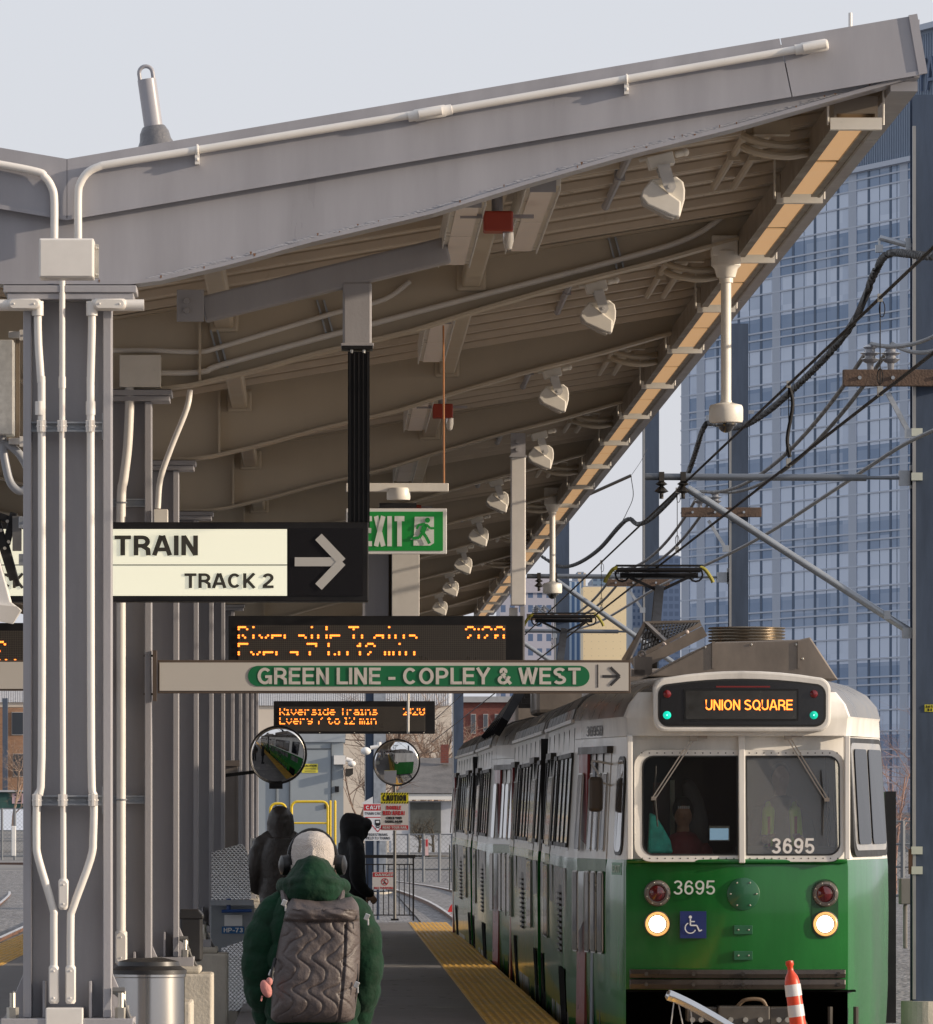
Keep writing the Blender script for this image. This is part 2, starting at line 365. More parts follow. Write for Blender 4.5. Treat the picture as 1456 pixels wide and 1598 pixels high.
m = MB(); m.bar(W(1420, 29, 300)+Vector((0, -.17, 0)), W(1436, 121, 300)+Vector((0, -.17, 0)), .03, .045, (1, 0, 0)); m.build('fascia_end_trim', STEEL2, cano)
m = MB()                                              # folded sheet closing the outer edges
for side in (1, -1):
    x = XC+side*4.40
    m.bar((x, D1-.16, 5.69), (x, YB, 5.69), .03, .30, (0, 0, 1)); m.bar((x-side*.06, D1-.1, 5.50), (x-side*.06, YB, 5.50), .14, .05)
m.build('edge_fascia', STEEL2, cano)
def beam_mesh(i):
    D = DI(i); m = MB(); xs = [BOTW[0][0]+(BOTW[-1][0]-BOTW[0][0])*j/26 for j in range(27)]
    for side in (1, -1):
        X = [XC]+xs; top = [(XC+side*(x-XC), dz(x)-.002) for x in X]; bot = [(XC+side*(x-XC), beam_bottom(x)+.02) for x in X]
        wy = D-.11 if i == 1 else D; m.prism(top+bot[::-1], wy-.01, wy+.01)
        n = len(X); vs = []
        for x in X:
            z = beam_bottom(x); xx = XC+side*(x-XC)
            fy = .145 if i == 1 else .11; vs += [(xx, D-fy, z), (xx, D+.11, z), (xx, D+.11, z+.02), (xx, D-fy, z+.02)]
        m.add(vs, [(4*a+b, 4*a+(b+1) % 4, 4*a+4+(b+1) % 4, 4*a+4+b) for a in range(n-1) for b in range(4)]+[(0, 1, 2, 3), (4*n-4, 4*n-3, 4*n-2, 4*n-1)])
        if i > 1:
            vs = []
            for x in X:
                z = dz(x)-.022; xx = XC+side*(x-XC); vs += [(xx, D-.11, z), (xx, D+.11, z), (xx, D+.11, z+.018), (xx, D-.11, z+.018)]
            m.add(vs, [(4*a+b, 4*a+(b+1) % 4, 4*a+4+(b+1) % 4, 4*a+4+b) for a in range(n-1) for b in range(4)])
    for px in ((268,) if i > 1 else ()):               # web stiffeners
        x = (px-VX)/300; m.box(x-.008, x+.008, D-.10, D-.011, beam_bottom(x)+.02, dz(x)-.03)
    return m
for i in range(1, NC+1): beam_mesh(i).build('beam', STEEL2 if i == 1 else STEEL_BOUNCE, cano)
m = MB(); r7 = random.Random(3)                      # ragged weld bead along the bottom of the front beam
for j in range(230):
    x = BOTW[0][0]+.1+(BOTW[-1][0]-BOTW[0][0]-.25)*j/229; z = beam_bottom(x)+.034+r7.uniform(-.004, .004)
    m.ell((x, D1-.1205, z-.006), r7.uniform(.014, .026), .0025, r7.uniform(.004, .008), seg=7, rings=4)
m.build('weld_bead', mat('weld_white', (.335, .335, .36), .6), cano)
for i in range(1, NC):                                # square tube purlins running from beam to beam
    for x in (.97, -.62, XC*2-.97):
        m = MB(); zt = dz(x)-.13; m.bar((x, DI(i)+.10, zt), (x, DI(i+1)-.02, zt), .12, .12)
        m.bar((x, DI(i+1)-.045, zt), (x, DI(i+1)-.012, zt), .19, .17); m.build('purlin', STEEL_BOUNCE, cano, bevel=.02)
for i in range(1, NC+1):
    m = MB(); m.box(XC-.33, XC+.36, DI(i)-.18, DI(i)+.18, 4.425, 4.462); m.build('cap_plate', STEEL, cano, bevel=.004)

# ------------------------------------------------------------------ columns on concrete pedestals
def column(i):
    y = DI(i); c = empty('steel_column', (XC, y, .6), '%s grey steel column counted from the camera, %s' % (ORD[i-1], 'carrying three white conduits' if i == 1 else 'standing under the canopy valley'), 'column', 'steel columns under the canopy')
    m = MB(); h0, h1 = .67, 4.388
    m.box(-.228+XC, -.186+XC, y-.15, y+.15, h0, h1); m.box(.186+XC, .228+XC, y-.15, y+.15, h0, h1); m.box(-.186+XC, .186+XC, y-.008, y+.008, h0, h1)
    m.build('column_shaft', STEEL, c, bevel=.004)
    m = MB(); m.box(XC-.31, XC+.345, y-.17, y+.17, 4.39, 4.423); m.build('head_plate', STEEL, c, bevel=.004)
    m = MB(); m.box(XC-.34, XC+.345, y-.25, y+.25, .60, .668)
    for s in (-1, 1):
        x = XC+s*.23; m.prism([(x, .668), (x+s*.10, .668), (x, .90)], y-.01, y+.01)
        m.box(x-s*.11-.008, x-s*.11+.008, y-.14, y-.008, .668, .86)
    m.build('base_plate', STEEL, c, bevel=.004)
    for s in (-1, 1):
        for t in (-1, 1):
            m = MB(); x = XC+s*.28; m.cyl((x, y+t*.19, .668), (x, y+t*.19, .725), .032, 6); m.cyl((x, y+t*.19, .725), (x, y+t*.19, .80), .016, 10); m.build('anchor_bolt', BRASS, c)
    m = MB(); m.tube(smooth_path([(XC+.25, y-.16, .80), (XC+.29, y-.18, .76), (XC+.33, y-.2, .66), (XC+.40, y-.22, .55)]), .012, 8); m.cyl((XC+.235, y-.16, .81), (XC+.30, y-.16, .81), .018, 8)
    m.build('earth_cable', mat('braided_cable', (.12, .12, .12), .6), c)
    p = MB(); p.box(XC-.41, XC+.49, y-.45, y+.45, -.45, .545); p.box(XC-.36, XC+.40, y-.32, y+.32, .545, .60)
    tag(p.build('concrete_pedestal', CONC, bevel=.018), '%s square concrete pedestal from the camera, under its steel column' % ORD[i-1], 'pedestal', 'concrete pedestals of the columns')
for i in range(1, NC+1): column(i)

# conduits on the first column
def elbow_body(m, c, horiz, L=.2, w=.055):
    c = Vector(c); d = (L/2, .03, w/2) if horiz else (w/2, .03, L/2)
    ax = Vector((1, 0, 0)) if horiz else Vector((0, 0, 1)); m.tube([c-ax*(L/2), c-ax*(L/2-.012), c+ax*(L/2-.012), c+ax*(L/2)], [w*.36, w*.5, w*.5, w*.36], 14)
    q = MB(); P0 = c-ax*(L/2-w*.55)+Vector((0, -w*.5, 0)); P1 = c+ax*(L/2-w*.55)+Vector((0, -w*.5, 0))
    sd_ = Vector((0, 0, 1)) if horiz else Vector((1, 0, 0)); pts = [P1+ax*(w*.36*math.cos(R(a)))+sd_*(w*.36*math.sin(R(a))) for a in range(-90, 91, 20)]+[P0+ax*(w*.36*math.cos(R(a)))+sd_*(w*.36*math.sin(R(a))) for a in range(90, 271, 20)]
    n = len(pts); m.add([tuple(p) for p in pts]+[tuple(p+Vector((0, -.008, 0))) for p in pts], [list(range(n)), list(range(2*n-1, n-1, -1))]+[(a, (a+1) % n, (a+1) % n+n, a+n) for a in range(n)])
    for P in (P0, P1): m.ell(P+Vector((0, -.009, 0)), .006, .005, .006, seg=6, rings=4)
def pipe_px(name, pts, k, r, label, dy=0, bodies=(), collars=(), matl=PIPE, parent=None, seg=12, group='white conduits on the first column'):
    P = [W(x, y, k)+Vector((0, dy, 0)) for x, y in pts]; m = MB(); m.tube(smooth_path(P, 4) if len(P) > 3 else P, r, seg)
    for (x, y, h, L) in bodies: elbow_body(m, W(x, y, k)+Vector((0, dy, 0)), h, L)
    for (x, y, hh) in collars:
        c = W(x, y, k)+Vector((0, dy, 0)); m.cyl(c+Vector((0, 0, -hh)), c+Vector((0, 0, hh)), r*1.22, seg)
    return tag(m.build(name, matl, parent, smooth=True), label, 'conduit' if parent is None else None, group if parent is None else None)
PD = -.17
pipe_px('conduit', [(61, 492), (61, 500), (62, 540), (66, 600), (67, 640), (67, 1180), (60, 1240), (59, 1310), (62, 1340), (84, 1415), (86, 1440), (86, 1560)], 300, .0205, 'left conduit on the first column, bending inward near its foot', PD, [(86, 1535, False, .2)], [(64, 640, .035)])
pipe_px('conduit', [(99, 442), (99, 520), (99, 640), (99, 900), (101, 1370), (101, 1400)], 300, .0155, 'thin middle conduit running down the first column from the junction box', PD, [(101, 1395, False, .16)], [(99, 600, .03)])
pipe_px('conduit', [(145, 492), (145, 520), (143, 600), (143, 640), (144, 1180), (148, 1240), (147, 1305), (143, 1340), (116, 1415), (112, 1440), (112, 1560)], 300, .0205, 'right conduit on the first column, bending inward near its foot', PD, [(112, 1535, False, .2)], [(143, 640, .035)])
for (x0, x1, cx, lab) in ((-20, 61, 40, 'horizontal conduit fitting left of the first column head'), (145, 226, 165, 'horizontal conduit fitting with a capped end right of the first column head')):
    m = MB(); a = W(x0, 480, 300); b = W(x1, 480, 300); xx = 61 if x1 == 61 else 145
    m.cyl((a.x, a.y+PD, a.z), (b.x, b.y+PD, b.z), .03, 16); e = W(xx, 480, 300); m.cyl((e.x, e.y+PD, e.z+.02), (e.x, e.y+PD, e.z-.055), .03, 16)
    c = W(cx+8 if xx == 145 else cx, 479, 300); elbow_body(m, (c.x, c.y+PD-.012, c.z), True, .17, .06)
    tag(m.build('conduit_fitting', PIPE, smooth=True), lab, 'fitting', 'conduit fittings')
for n_, (yy, lab) in enumerate(((668, 'upper slotted strut channel clamping the three conduits to the first column'), (1249, 'lower slotted strut channel clamping the three conduits to the first column'))):
    a = W(46, yy, 300); b = W(162, yy, 300); t = empty('strut_channel', (a.x, a.y-.12, a.z), lab, 'channel', 'strut channels'); m = MB(); y0 = D1-.12
    for s in (-1, 1): m.box(a.x, b.x, y0, y0+.04, a.z+s*.022-.004, a.z+s*.022+.004)
    m.box(a.x, b.x, y0+.036, y0+.04, a.z-.018, a.z+.018)
    for q in range(6): m.box(a.x+.03+q*.06, a.x+.06+q*.06, y0+.028, y0+.035, a.z-.007, a.z+.007)
    m.build('channel', GALV, t)
    for px in (46, 162):
        q = W(px, yy, 300); mm = MB(); mm.box(q.x-.006, q.x+.006, y0-.01, D1, q.z-.07, q.z+.07); mm.build('beam_clamp', GALV, t)
    for px in ((67, 99, 143) if n_ == 0 else (60, 100, 147)):
        q = W(px, yy, 300); mm = MB(); mm.tube(arc((q.x, D1+PD, q.z), .024, 0, 360, 16, Vector((1, 0, 0)), Vector((0, 1, 0)))[:-1], .005, 6, closed=True); mm.box(q.x-.006, q.x+.006, D1+PD-.04, D1+PD-.018, q.z-.03, q.z+.03)
        mm.box(q.x-.024, q.x+.024, D1+PD-.023, D1+PD-.0215, q.z-.03, q.z+.03); mm.build('pipe_strap', PIPE, t)
m = MB(); a = W(74, 1571, 300); b = W(132, 1610, 300); m.box(a.x, b.x, D1-.26, D1-.02, .55, a.z); tag(m.build('floor_box', PIPE, bevel=.006), 'pale metal box at the foot of the first column receiving two conduits', 'box')

# junction box and conduits on the front fascia
jb = empty('junction_box', W(107, 442, 303), 'white square junction box on the canopy fold above the first column', 'junction box')
a = W(65, 442, 303); b = W(150, 381, 303); m = MB(); m.box(a.x, b.x, a.y-.36, a.y-.16, a.z, b.z); m.build('box_body', PIPE, jb, bevel=.008)
m = MB(); m.box(a.x+.008, b.x-.008, a.y-.366, a.y-.361, a.z+.008, b.z-.008); m.build('cover', PIPE, jb, bevel=.002)
m = MB(); m.box(b.x+.002, b.x+.02, a.y-.24, a.y-.17, a.z+.01, b.z-.02)
for zc in (a.z+.025, b.z-.04): m.ell((b.x+.011, a.y-.245, zc), .009, .006, .009, seg=8, rings=5)
m.build('mounting_bracket', BRASS, jb)
k_ = 300/(1-.245/D1); 
P = [W(128, 381, 303)]+[W(128, 330, 303)]
def fpx(pts, kk=303): return [Vector((W(x, y, 300).x, D1-.21, W(x, y, 300).z)) for x, y in pts]
m = MB(); m.tube(smooth_path(fpx([(124, 381), (124, 312), (127, 293), (138, 276), (156, 266), (180, 261), (310, 240), (640, 186)]), 5), .021, 12); m.tube(fpx([(700, 178), (1240, 84)]), .021, 12)
t = empty('fascia_conduit', fpx([(124, 381)])[0], 'long pale conduit climbing the right half of the canopy fascia from the junction box', 'conduit', 'conduits on the fascia')
m.build('pipe', PIPE, t, smooth=True)
for (x, y, L) in ((670, 183, .17), (1266, 80, .14)):
    m = MB(); c = fpx([(x, y)])[0]; ax = Vector((1, 0, .168)).normalized()
    m.tube([c-ax*(L/2+.03), c-ax*(L/2+.028), c-ax*(L/2), c-ax*(L/2-.01), c+ax*(L/2-.01), c+ax*(L/2), c+ax*(L/2+.028 if x < 1000 else L/2), c+ax*(L/2+.03 if x < 1000 else L/2+.004)], [.028, .028, .028, .032, .032, .028, .028, .02], 14)
    m.tube([c-ax*.06+Vector((0, -.03, 0)), c+ax*.06+Vector((0, -.03, 0))], .022, 10); m.build('conduit_body', PIPE, t, smooth=True)
for x, y in ((309, 240), (975, 131)):
    m = MB(); c = fpx([(x, y)])[0]; m.tube(arc(c, .025, 0, 360, 14, Vector((0, 1, 0)))[:-1], .006, 6, closed=True); m.box(c.x-.012, c.x+.012, c.y-.01, D1-.175, c.z-.075, c.z-.02); m.ell((c.x, c.y-.012, c.z-.05), .01, .01, .01, seg=8, rings=5); m.build('pipe_strap', PIPE, t)
m = MB(); m.tube(smooth_path(fpx([(87, 381), (87, 318), (83, 298), (72, 282), (52, 272), (-80, 248), (-400, 190)]), 5), .021, 12)
tag(m.build('fascia_conduit', PIPE, smooth=True), 'pale conduit bending left from the junction box along the left half of the fascia', 'conduit', 'conduits on the fascia')

# roof anchor and vent on the roof
an = empty('roof_anchor', W(243, 232, 293), 'leaning grey fall-arrest post with a loop on top, standing on the canopy roof', 'roof anchor')
a = W(245, 236, 293); b = W(229, 124, 293); m = MB(); m.cyl(a, b, .05, 24); m.build('post', STEEL2, an, smooth=True)
ax = (b-a).normalized(); m = MB(); m.lathe([(.115, -.03), (.10, .03), (.085, .06), (.078, .10), (.062, .13), (.056, .135)], a, ax); m.build('flashing_boot', mat('grey_boot', (.13, .13, .14), .35, bump=.3), an, smooth=True)
m = MB(); xx = Vector((ax.z, 0, -ax.x)); m.tube([b-xx*.036-ax*.01]+[b+ax*.035+xx*(.036*math.cos(R(t_)))+ax*(.036*math.sin(R(t_))) for t_ in range(180, -1, -20)]+[b+xx*.036-ax*.01], .011, 10); m.build('loop', STEEL2, an, smooth=True)
m = MB(); m.cyl(W(1327, 60, 280), W(1327, 20, 280), .011, 10); tag(m.build('roof_mast', PIPE, smooth=True), 'short thin white mast on the roof near the canopy tip', 'mast')

# ------------------------------------------------------------------ things hanging under the canopy
WARM = mat('lamp_panel_warm', (.60, .42, .26), .6, var=.05, emit=.40, ecol=(1, .58, .27))
BRONZE = mat('bronze_housing', (.19, .155, .12), .4, var=.1)
def edge_light(j):
    y0 = D1+.2+4.3*j; y1 = y0+4.22; x = 2.80; z = 5.33
    t = empty('edge_light', (x, y0, z), '%s bronze light fixture from the front, with two warm panels, along the canopy edge' % (ORD[j] if j < 14 else 'distant'), 'light fixture', 'light fixtures along the canopy edge')
    m = MB(); zb, zt = z, z+.15
    m.box(x-.115, x-.10, y0, y1, zb, zt); m.box(x+.10, x+.115, y0, y1, zb, zt); m.box(x-.10, x+.10, y0, y1, zb+.06, zt); m.box(x-.1, x-.062, y0, y1, zb+.004, zb+.02); m.box(x+.062, x+.1, y0, y1, zb+.004, zb+.02)
    m.build('housing', BRONZE, t)
    for q in (0, 1):
        m = MB(); m.box(x-.06, x+.06, y0+.16+q*2.05, y0+2.06+q*2.05, zb+.012, zb+.02); m.build('lamp_panel', WARM, t)
    for yy in ((y0-.02, y0+.02) if j else (y0-.02,)):
        pass
    m = MB(); m.box(x-.135, x+.135, y0-.035, y0-.02, zb-.022, zb+.035); m.box(x-.135, x+.135, y0-.035, y0+.03, zb-.027, zb-.022); m.cyl((x-.145, y0, zb), (x-.145, y0, dz(x)-.02), .006, 6); m.cyl((x+.145, y0, zb), (x+.145, y0, dz(x)-.02), .006, 6)
    m.build('hanger_bracket', IVORY, t)
    return t
EL0 = edge_light(0)
for j in range(1, 20):
    clone(EL0, (2.80, D1+.2+4.3*j, 5.33), ('%s bronze light fixture from the front, with two warm panels, along the canopy edge' % ORD[j]) if j < 14 else '%s from the far end of the bronze fixtures with warm panels along the canopy edge' % ORD[19-j])
def loops(i):                                         # flexible conduits feeding the edge lights, one bundle per bay
    y = DI(i)+2.0; t = empty('flexible_conduit', (2.35, y, 5.36), 'looped pair of flexible conduits beside the edge lights in the %s bay' % ORD[i-1], 'conduit', 'looped conduits by the edge lights')
    for q, (zo, r) in enumerate(((0, .30), (-.10, .30))):
        m = MB(); z = 5.41+zo*.6; m.tube(smooth_path([(2.69, y+.1, z+.02), (2.56, y, z-.01), (2.42, y-.05, z), (2.33, y, z+.035), (2.36, y+.15, z+.06), (2.5, y+.2, z+.08)], 6), .022, 8); m.build('hose', STEEL_BOUNCE, t, smooth=True)
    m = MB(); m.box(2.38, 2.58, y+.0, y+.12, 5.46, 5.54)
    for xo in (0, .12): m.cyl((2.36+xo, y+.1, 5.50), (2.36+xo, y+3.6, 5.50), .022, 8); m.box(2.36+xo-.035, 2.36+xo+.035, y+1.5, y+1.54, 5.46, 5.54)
    m.build('junction_tray', STEEL_BOUNCE, t)
    return t
LP0 = loops(1)
for i in range(2, 9): clone(LP0, (2.35, DI(i)+2.0, 5.36), 'looped pair of flexible conduits beside the edge lights in the %s bay' % ORD[i-1])
for i in range(1, 8):                                 # short conduits along the deck
    m = MB(); x = 1.72; y = DI(i)+2.2; m.cyl((x, y, dz(x)-.04), (x, y+3.6, dz(x)-.04), .024, 8); m.box(x-.03, x+.03, y+1.6, y+1.64, dz(x)-.07, dz(x)-.005); m.ell((x, y+3.6, dz(x)-.04), .026, .03, .026, seg=8, rings=6)
    tag(m.build('deck_conduit', STEEL, smooth=True), 'straight capped conduit strapped under the roof deck of the %s bay' % ORD[i-1], 'conduit', 'capped conduits under the deck')

FIXM = mat('fixture_lens', (.85, .76, .68), .5, var=.04)
def ceiling_light(y0, x, label):
    z = dz(x)-.31; t = empty('ceiling_light', (x, y0, z), label, 'light fixture', 'ceiling light fixtures'); m = MB()
    m.box(x-.095, x+.095, y0, y0+4.1, z+.012, z+.15); m.box(x-.095, x-.088, y0, y0+4.1, z-.012, z+.012); m.box(x+.088, x+.095, y0, y0+4.1, z-.012, z+.012); m.build('housing', IVORY, t, bevel=.004)
    m = MB(); m.box(x-.07, x+.07, y0-.012, y0-.002, z-.02, z+.13); m.cyl((x-.07+.02, y0-.014, z+.1), (x-.05, y0-.011, z+.1), .008, 6); m.build('end_cap', STEEL, t)
    for q in (0, 1): m = MB(); m.box(x-.06, x+.06, y0+.08+q*2.0, y0+2.03+q*2.0, z, z+.008); m.build('lens', FIXM, t)
    return t
ca = ceiling_light(DI(1)+.9, .79, 'nearest ceiling light under the canopy, left of the first red strobe box')
cb = ceiling_light(DI(1)+.7, 1.18, 'nearest ceiling light under the canopy, right of the first red strobe box')
for i in range(2, 9): clone(ca, (.79, DI(i)+.9, dz(.79)-.31), 'ceiling light under the canopy in the %s bay from the front' % ORD[i-1])
def strobe(i):
    x, y = .96, DI(i)+1.6; z = dz(x)-.45; t = empty('strobe_beacon', (x, y, z+.15), 'dark red strobe box with a clear bulb under the canopy of the %s bay' % ORD[i-1], 'strobe', 'red strobe boxes'); m = MB()
    m.box(x-.075, x+.085, y-.09, y+.09, z+.02, z+.13); m.build('box_body', REDM, t, bevel=.01)
    m = MB(); m.lathe([(.03, 0), (.03, -.05), (.02, -.09), (.004, -.10)], (x+.06, y, z+.02), (0, 0, 1), 12); m.build('bulb', mat('clear_bulb', (.75, .73, .7), .12, trans=.6, var=0), t, smooth=True)
    m = MB(); m.cyl((x, y, z+.13), (x, y, dz(x)-.19), .03, 10); m.box(x-.2, x+.2, y+.02, y+.05, z+.10, z+.12); m.build('mount', STEEL, t)
    return t
S1 = strobe(1)
for i in (3, 5): clone(S1, (.96, DI(i)+1.6, dz(.96)-.30), 'dark red strobe box with a clear bulb under the canopy of the %s bay' % ORD[i-1])

def speaker(i, x=1.81):
    y = DI(i)+.5; zb = beam_bottom(x) if x < 1.9 else beam_bottom(1.81); t = empty('platform_speaker', (x, y, zb), '%s ivory speaker of the row under the canopy beams, counted from the front' % ORD[i-1], 'speaker', 'ivory speakers in a row under the beams')
    def q(pts): return [(x+(a-225)/2.912/295, zb-(b-690)/2.912/295*.97) for a, b in pts]
    m = MB(); m.prism(q([(145, 700), (262, 668), (275, 725), (160, 752)]), y-.07, y+.07); m.cyl((x+.06, y, zb+.01), (x+.11, y, zb+.022), .018, 12); m.ell((x+.115, y, zb+.023), .02, .022, .022); m.cyl((x-.13, y, zb-.02), (x-.09, y, zb-.01), .012, 8)
    m.build('mounting_box', IVORY, t, bevel=.006)
    m = MB(); m.prism(q([(192, 738), (248, 730), (278, 840), (262, 866), (238, 864), (222, 840)]), y-.098, y-.080); m.prism(q([(192, 738), (248, 730), (268, 800), (215, 800)]), y+.079, y+.085); m.box(x-.03, x+.02, y-.08, y+.08, zb-.07, zb-.06)
    c = q([(248, 838)])[0]; m.cyl((c[0], y-.104, c[1]), (c[0], y-.098, c[1]), .011, 10); m.build('bracket', mat('bracket_grey', (.56, .55, .54), .4), t)
    m = MB(); m.prism(q([(165, 800), (280, 785), (312, 812), (320, 850), (318, 895), (296, 978), (262, 972), (150, 920), (118, 880), (135, 838)]), y-.05, y+.10); m.prism(q([(128, 850), (166, 806), (300, 905), (296, 978), (262, 972), (150, 920), (120, 882)]), y-.077, y-.05, 1.0)
    m.build('horn_body', IVORY, t, bevel=.008)
    m = MB(); m.prism(q([(118, 872), (150, 912), (262, 966), (290, 972), (262, 985), (232, 975), (128, 915)]), y-.07, y+.07); m.build('grille', mat('speaker_grille', (.45, .42, .38), .5, bump=.6, bscale=300), t, bevel=.004)
    return t
SP = speaker(1)
for i in range(2, 10):
    x = 1.81 if i != 4 else 1.98; clone(SP, (x, DI(i)+.5, beam_bottom(1.81)), '%s ivory speaker of the row under the canopy beams, counted from the front' % ORD[i-1])

def dome_camera(px0, i, pxm, ytop, ybot, label):
    D = DI(i); k = FP/D; x = (pxm-VX)/k; z1 = HC-(ytop-VY)/k; z0 = HC-(ybot-VY)/k; t = empty('dome_camera', (x, D, z1), label, 'security camera', 'pendant dome cameras')
    m = MB(); m.boxc((x-.01, D, z1+.085), (.17, .16, .13)); m.cyl((x+.08, D, z1+.12), (x+.13, D, z1+.13), .022, 12); m.ell((x+.13, D, z1+.13), .025, .025, .025); m.build('mounting_box', IVORY, t, bevel=.008)
    m = MB(); m.lathe([(.095, .05), (.095, -.04), (.075, -.06), (.06, -.115), (.045, -.12), (.045, -.15)], (x, D, z1)); m.build('canopy_cup', IVORY, t, smooth=True)
    m = MB(); m.cyl((x, D, z1-.13), (x, D, z0+.02), .033, 18); m.cyl((x, D, z1-.99 if z1-.99 > z0+.1 else z0+.04), (x, D, z0), .037, 18); m.build('pendant_pole', IVORY, t, smooth=True)
    m = MB(); m.lathe([(.03, .03), (.10, .012), (.108, .0), (.11, -.02), (.11, -.085), (.104, -.10), (.075, -.105)], (x, D, z0)); m.build('camera_housing', IVORY, t, smooth=True)
    m = MB(); m.lathe([(.07, -.10), (.07, -.115), (.06, -.125)], (x, D, z0)); m.ell((x, D, z0-.115), .052, .052, .052); m.build('dome', mat('smoked_dome', (.02, .02, .02), .08, var=0, coat=1), t, smooth=True)
dome_camera(0, 2, 1133, 405, 635, 'nearest pendant dome camera on a long white pole by the canopy edge')
dome_camera(0, 6, 862, 782, 912, 'far pendant dome camera, smaller, hanging left of the second pantograph')

# conduits and junction boxes on the second beam
def W2(px, py, dy=-.03): k = 242.6; p = W(px, py, k); return Vector((p.x, DI(2)+dy, p.z))
t = empty('beam_conduit', W2(262, 590), 'pair of conduits running from a grey junction box up along the second beam', 'conduit')
m = MB(); m.tube(smooth_path([W2(252, 583, -.06), W2(290, 583, -.06), W2(322, 580, -.06), (W2(348, 570, -.06)), W2(520, 523, -.06), W2(700, 475, -.06), W2(960, 408, -.06), W2(1080, 370, -.06), W2(1150, 320, -.06), W2(1165, 310, -.06)], 5), .02, 10); m.build('lower_conduit', PIPE, t, smooth=True)
m = MB(); m.tube(smooth_path([W2(176, 548, -.06), W2(240, 548, -.06), W2(310, 550, -.06), W2(350, 541, -.06), W2(520, 490, -.06), W2(600, 468, -.06), W2(640, 440, -.06)], 5), .017, 10); m.build('upper_conduit', PIPE, t, smooth=True)
m = MB(); a = W2(188, 607, 0); b = W2(252, 557, 0); m.box(a.x, b.x, DI(2)-.20, DI(2)-.012, a.z, b.z); m.build('junction_box', IVORY, t, bevel=.005)
for n_, (px, py) in enumerate(((342, 545), (508, 498), (960, 392))):
    m = MB(); c = W2(px, py, -.03); d = Vector((.055, 0, -.2))
    for s in (-.022, .022): m.bar(c-d*.6+Vector((s, 0, 0)), c+d*.6+Vector((s, 0, 0)), .012, .03, (0, 1, 0))
    m.build('strut', GALV, t)
def col2pipe(pts, r, lab, bodies=()):
    m = MB(); m.tube(smooth_path([W2(x, y, -.14) for x, y in pts], 4), r, 14)
    for (x, y) in bodies: elbow_body(m, W2(x, y, -.14), False, .22, .08)
    tag(m.build('conduit', PIPE, smooth=True), lab, 'conduit', 'conduits on the second column')
col2pipe([(203, 607), (203, 640), (200, 700), (194, 750), (190, 790), (190, 1000), (190, 1440), (190, 1500)], .030, 'thick conduit running down the second column from the grey junction box', [(190, 1478)])
m = MB(); m.tube(smooth_path([W2(297, 611, -.1), W2(292, 640, -.14), (W2(268, 700, -.14)), W2(251, 750, -.14), W2(247, 795, -.14)], 5), .019, 10); tag(m.build('conduit', PIPE, smooth=True), 'thin conduit curving down from the second beam to a small box', 'conduit', 'conduits on the second column')
m = MB(); a = W2(241, 830, 0); b = W2(263, 797, 0); m.box(a.x, b.x, DI(2)-.20, DI(2)-.08, a.z, b.z); tag(m.build('small_box', IVORY, bevel=.004), 'small beige outlet box right of the second column, above the train sign', 'box')
for n_, yy in enumerate((786, 1248)):
    a = W2(172, yy, -.12); b = W2(232, yy, -.12); m = MB()
    for s in (-1, 1): m.box(a.x, b.x, a.y, a.y+.04, a.z+s*.022-.004, a.z+s*.022+.004)
    m.box(a.x, b.x, a.y+.036, a.y+.04, a.z-.018, a.z+.018); m.box(b.x-.006, b.x+.006, a.y-.01, a.y+.1, a.z-.07, a.z+.07); q = W2(190, yy, -.14)
    m.tube(arc(q, .034, 0, 360, 16, Vector((1, 0, 0)), Vector((0, 1, 0)))[:-1], .006, 6, closed=True); tag(m.build('strut_channel', GALV), '%s strut channel clamping the thick conduit to the second column' % ('upper', 'lower')[n_], 'channel', 'strut channels')

# black post and lit train sign
KS = 273.0; DS = FP/KS
t = empty('train_sign', W(560, 540, KS), 'lit cream and black sign reading TRAIN, TRACK 2 on a black fluted post', 'sign')
a = W(-420, 939, KS); b = W(575, 815, KS); m = MB(); m.box(a.x, b.x, DS-.02, DS+.18, a.z, b.z); m.build('case', BLACK, t, bevel=.006)
m = MB(); rect_px(m, 176-560, 826, 448, 930, KS, .022, .003)
m.build('lit_face', mat('lit_cream', (.86, .88, .74), .5, var=0, emit=.38, ecol=(1, 1, .80)), t)
m = MB(); rect_px(m, -400, 881.2, 448, 882.6, KS, .026, .001); m.build('divider', BLACK, t)
m = MB(); rect_px(m, 451, 825, 566, 930, KS, .022, .004); m.build('arrow_panel', mat('gloss_black', (.012, .012, .014), .12, var=0, coat=.5), t)
GREYA = mat('sign_grey', (.50, .50, .49), .5, var=0)
m = MB()
def sp(m, pts, w, k, off, mt=None): m.stroke([((x-VX)/k, HC-(y-VY)/k) for x, y in pts], w/k, FP/k-off)
sp(m, [(460, 877), (532, 877)], 14, KS, .032); sp(m, [(497, 838), (534, 877), (497, 916)], 14, KS, .034); m.build('arrow', GREYA, t)
DARKL = mat('dark_lettering', (.045, .043, .035), .5, var=0)
text_px('TRAIN', 179, 836, 309, 867, KS, DARKL, t, .027, t=.19, label='black TRAIN lettering')
text_px('TRACK 2', 288, 895, 427, 918, KS, DARKL, t, .027, t=.18)
text_px('TRACK', -60, 895, 37, 918, KS, DARKL, t, .027, t=.18)
m = MB(); m.box(*[(v-VX)/KS for v in (543, 577)], DS+.03, DS+.15, HC-(822-VY)/KS, HC-(548-VY)/KS)
for q in (546, 553, 560, 567, 574): m.box((q-1-VX)/KS, (q+1-VX)/KS, DS+.018, DS+.03, HC-(818-VY)/KS, HC-(550-VY)/KS)
m.build('fluted_post', BLACK, t)
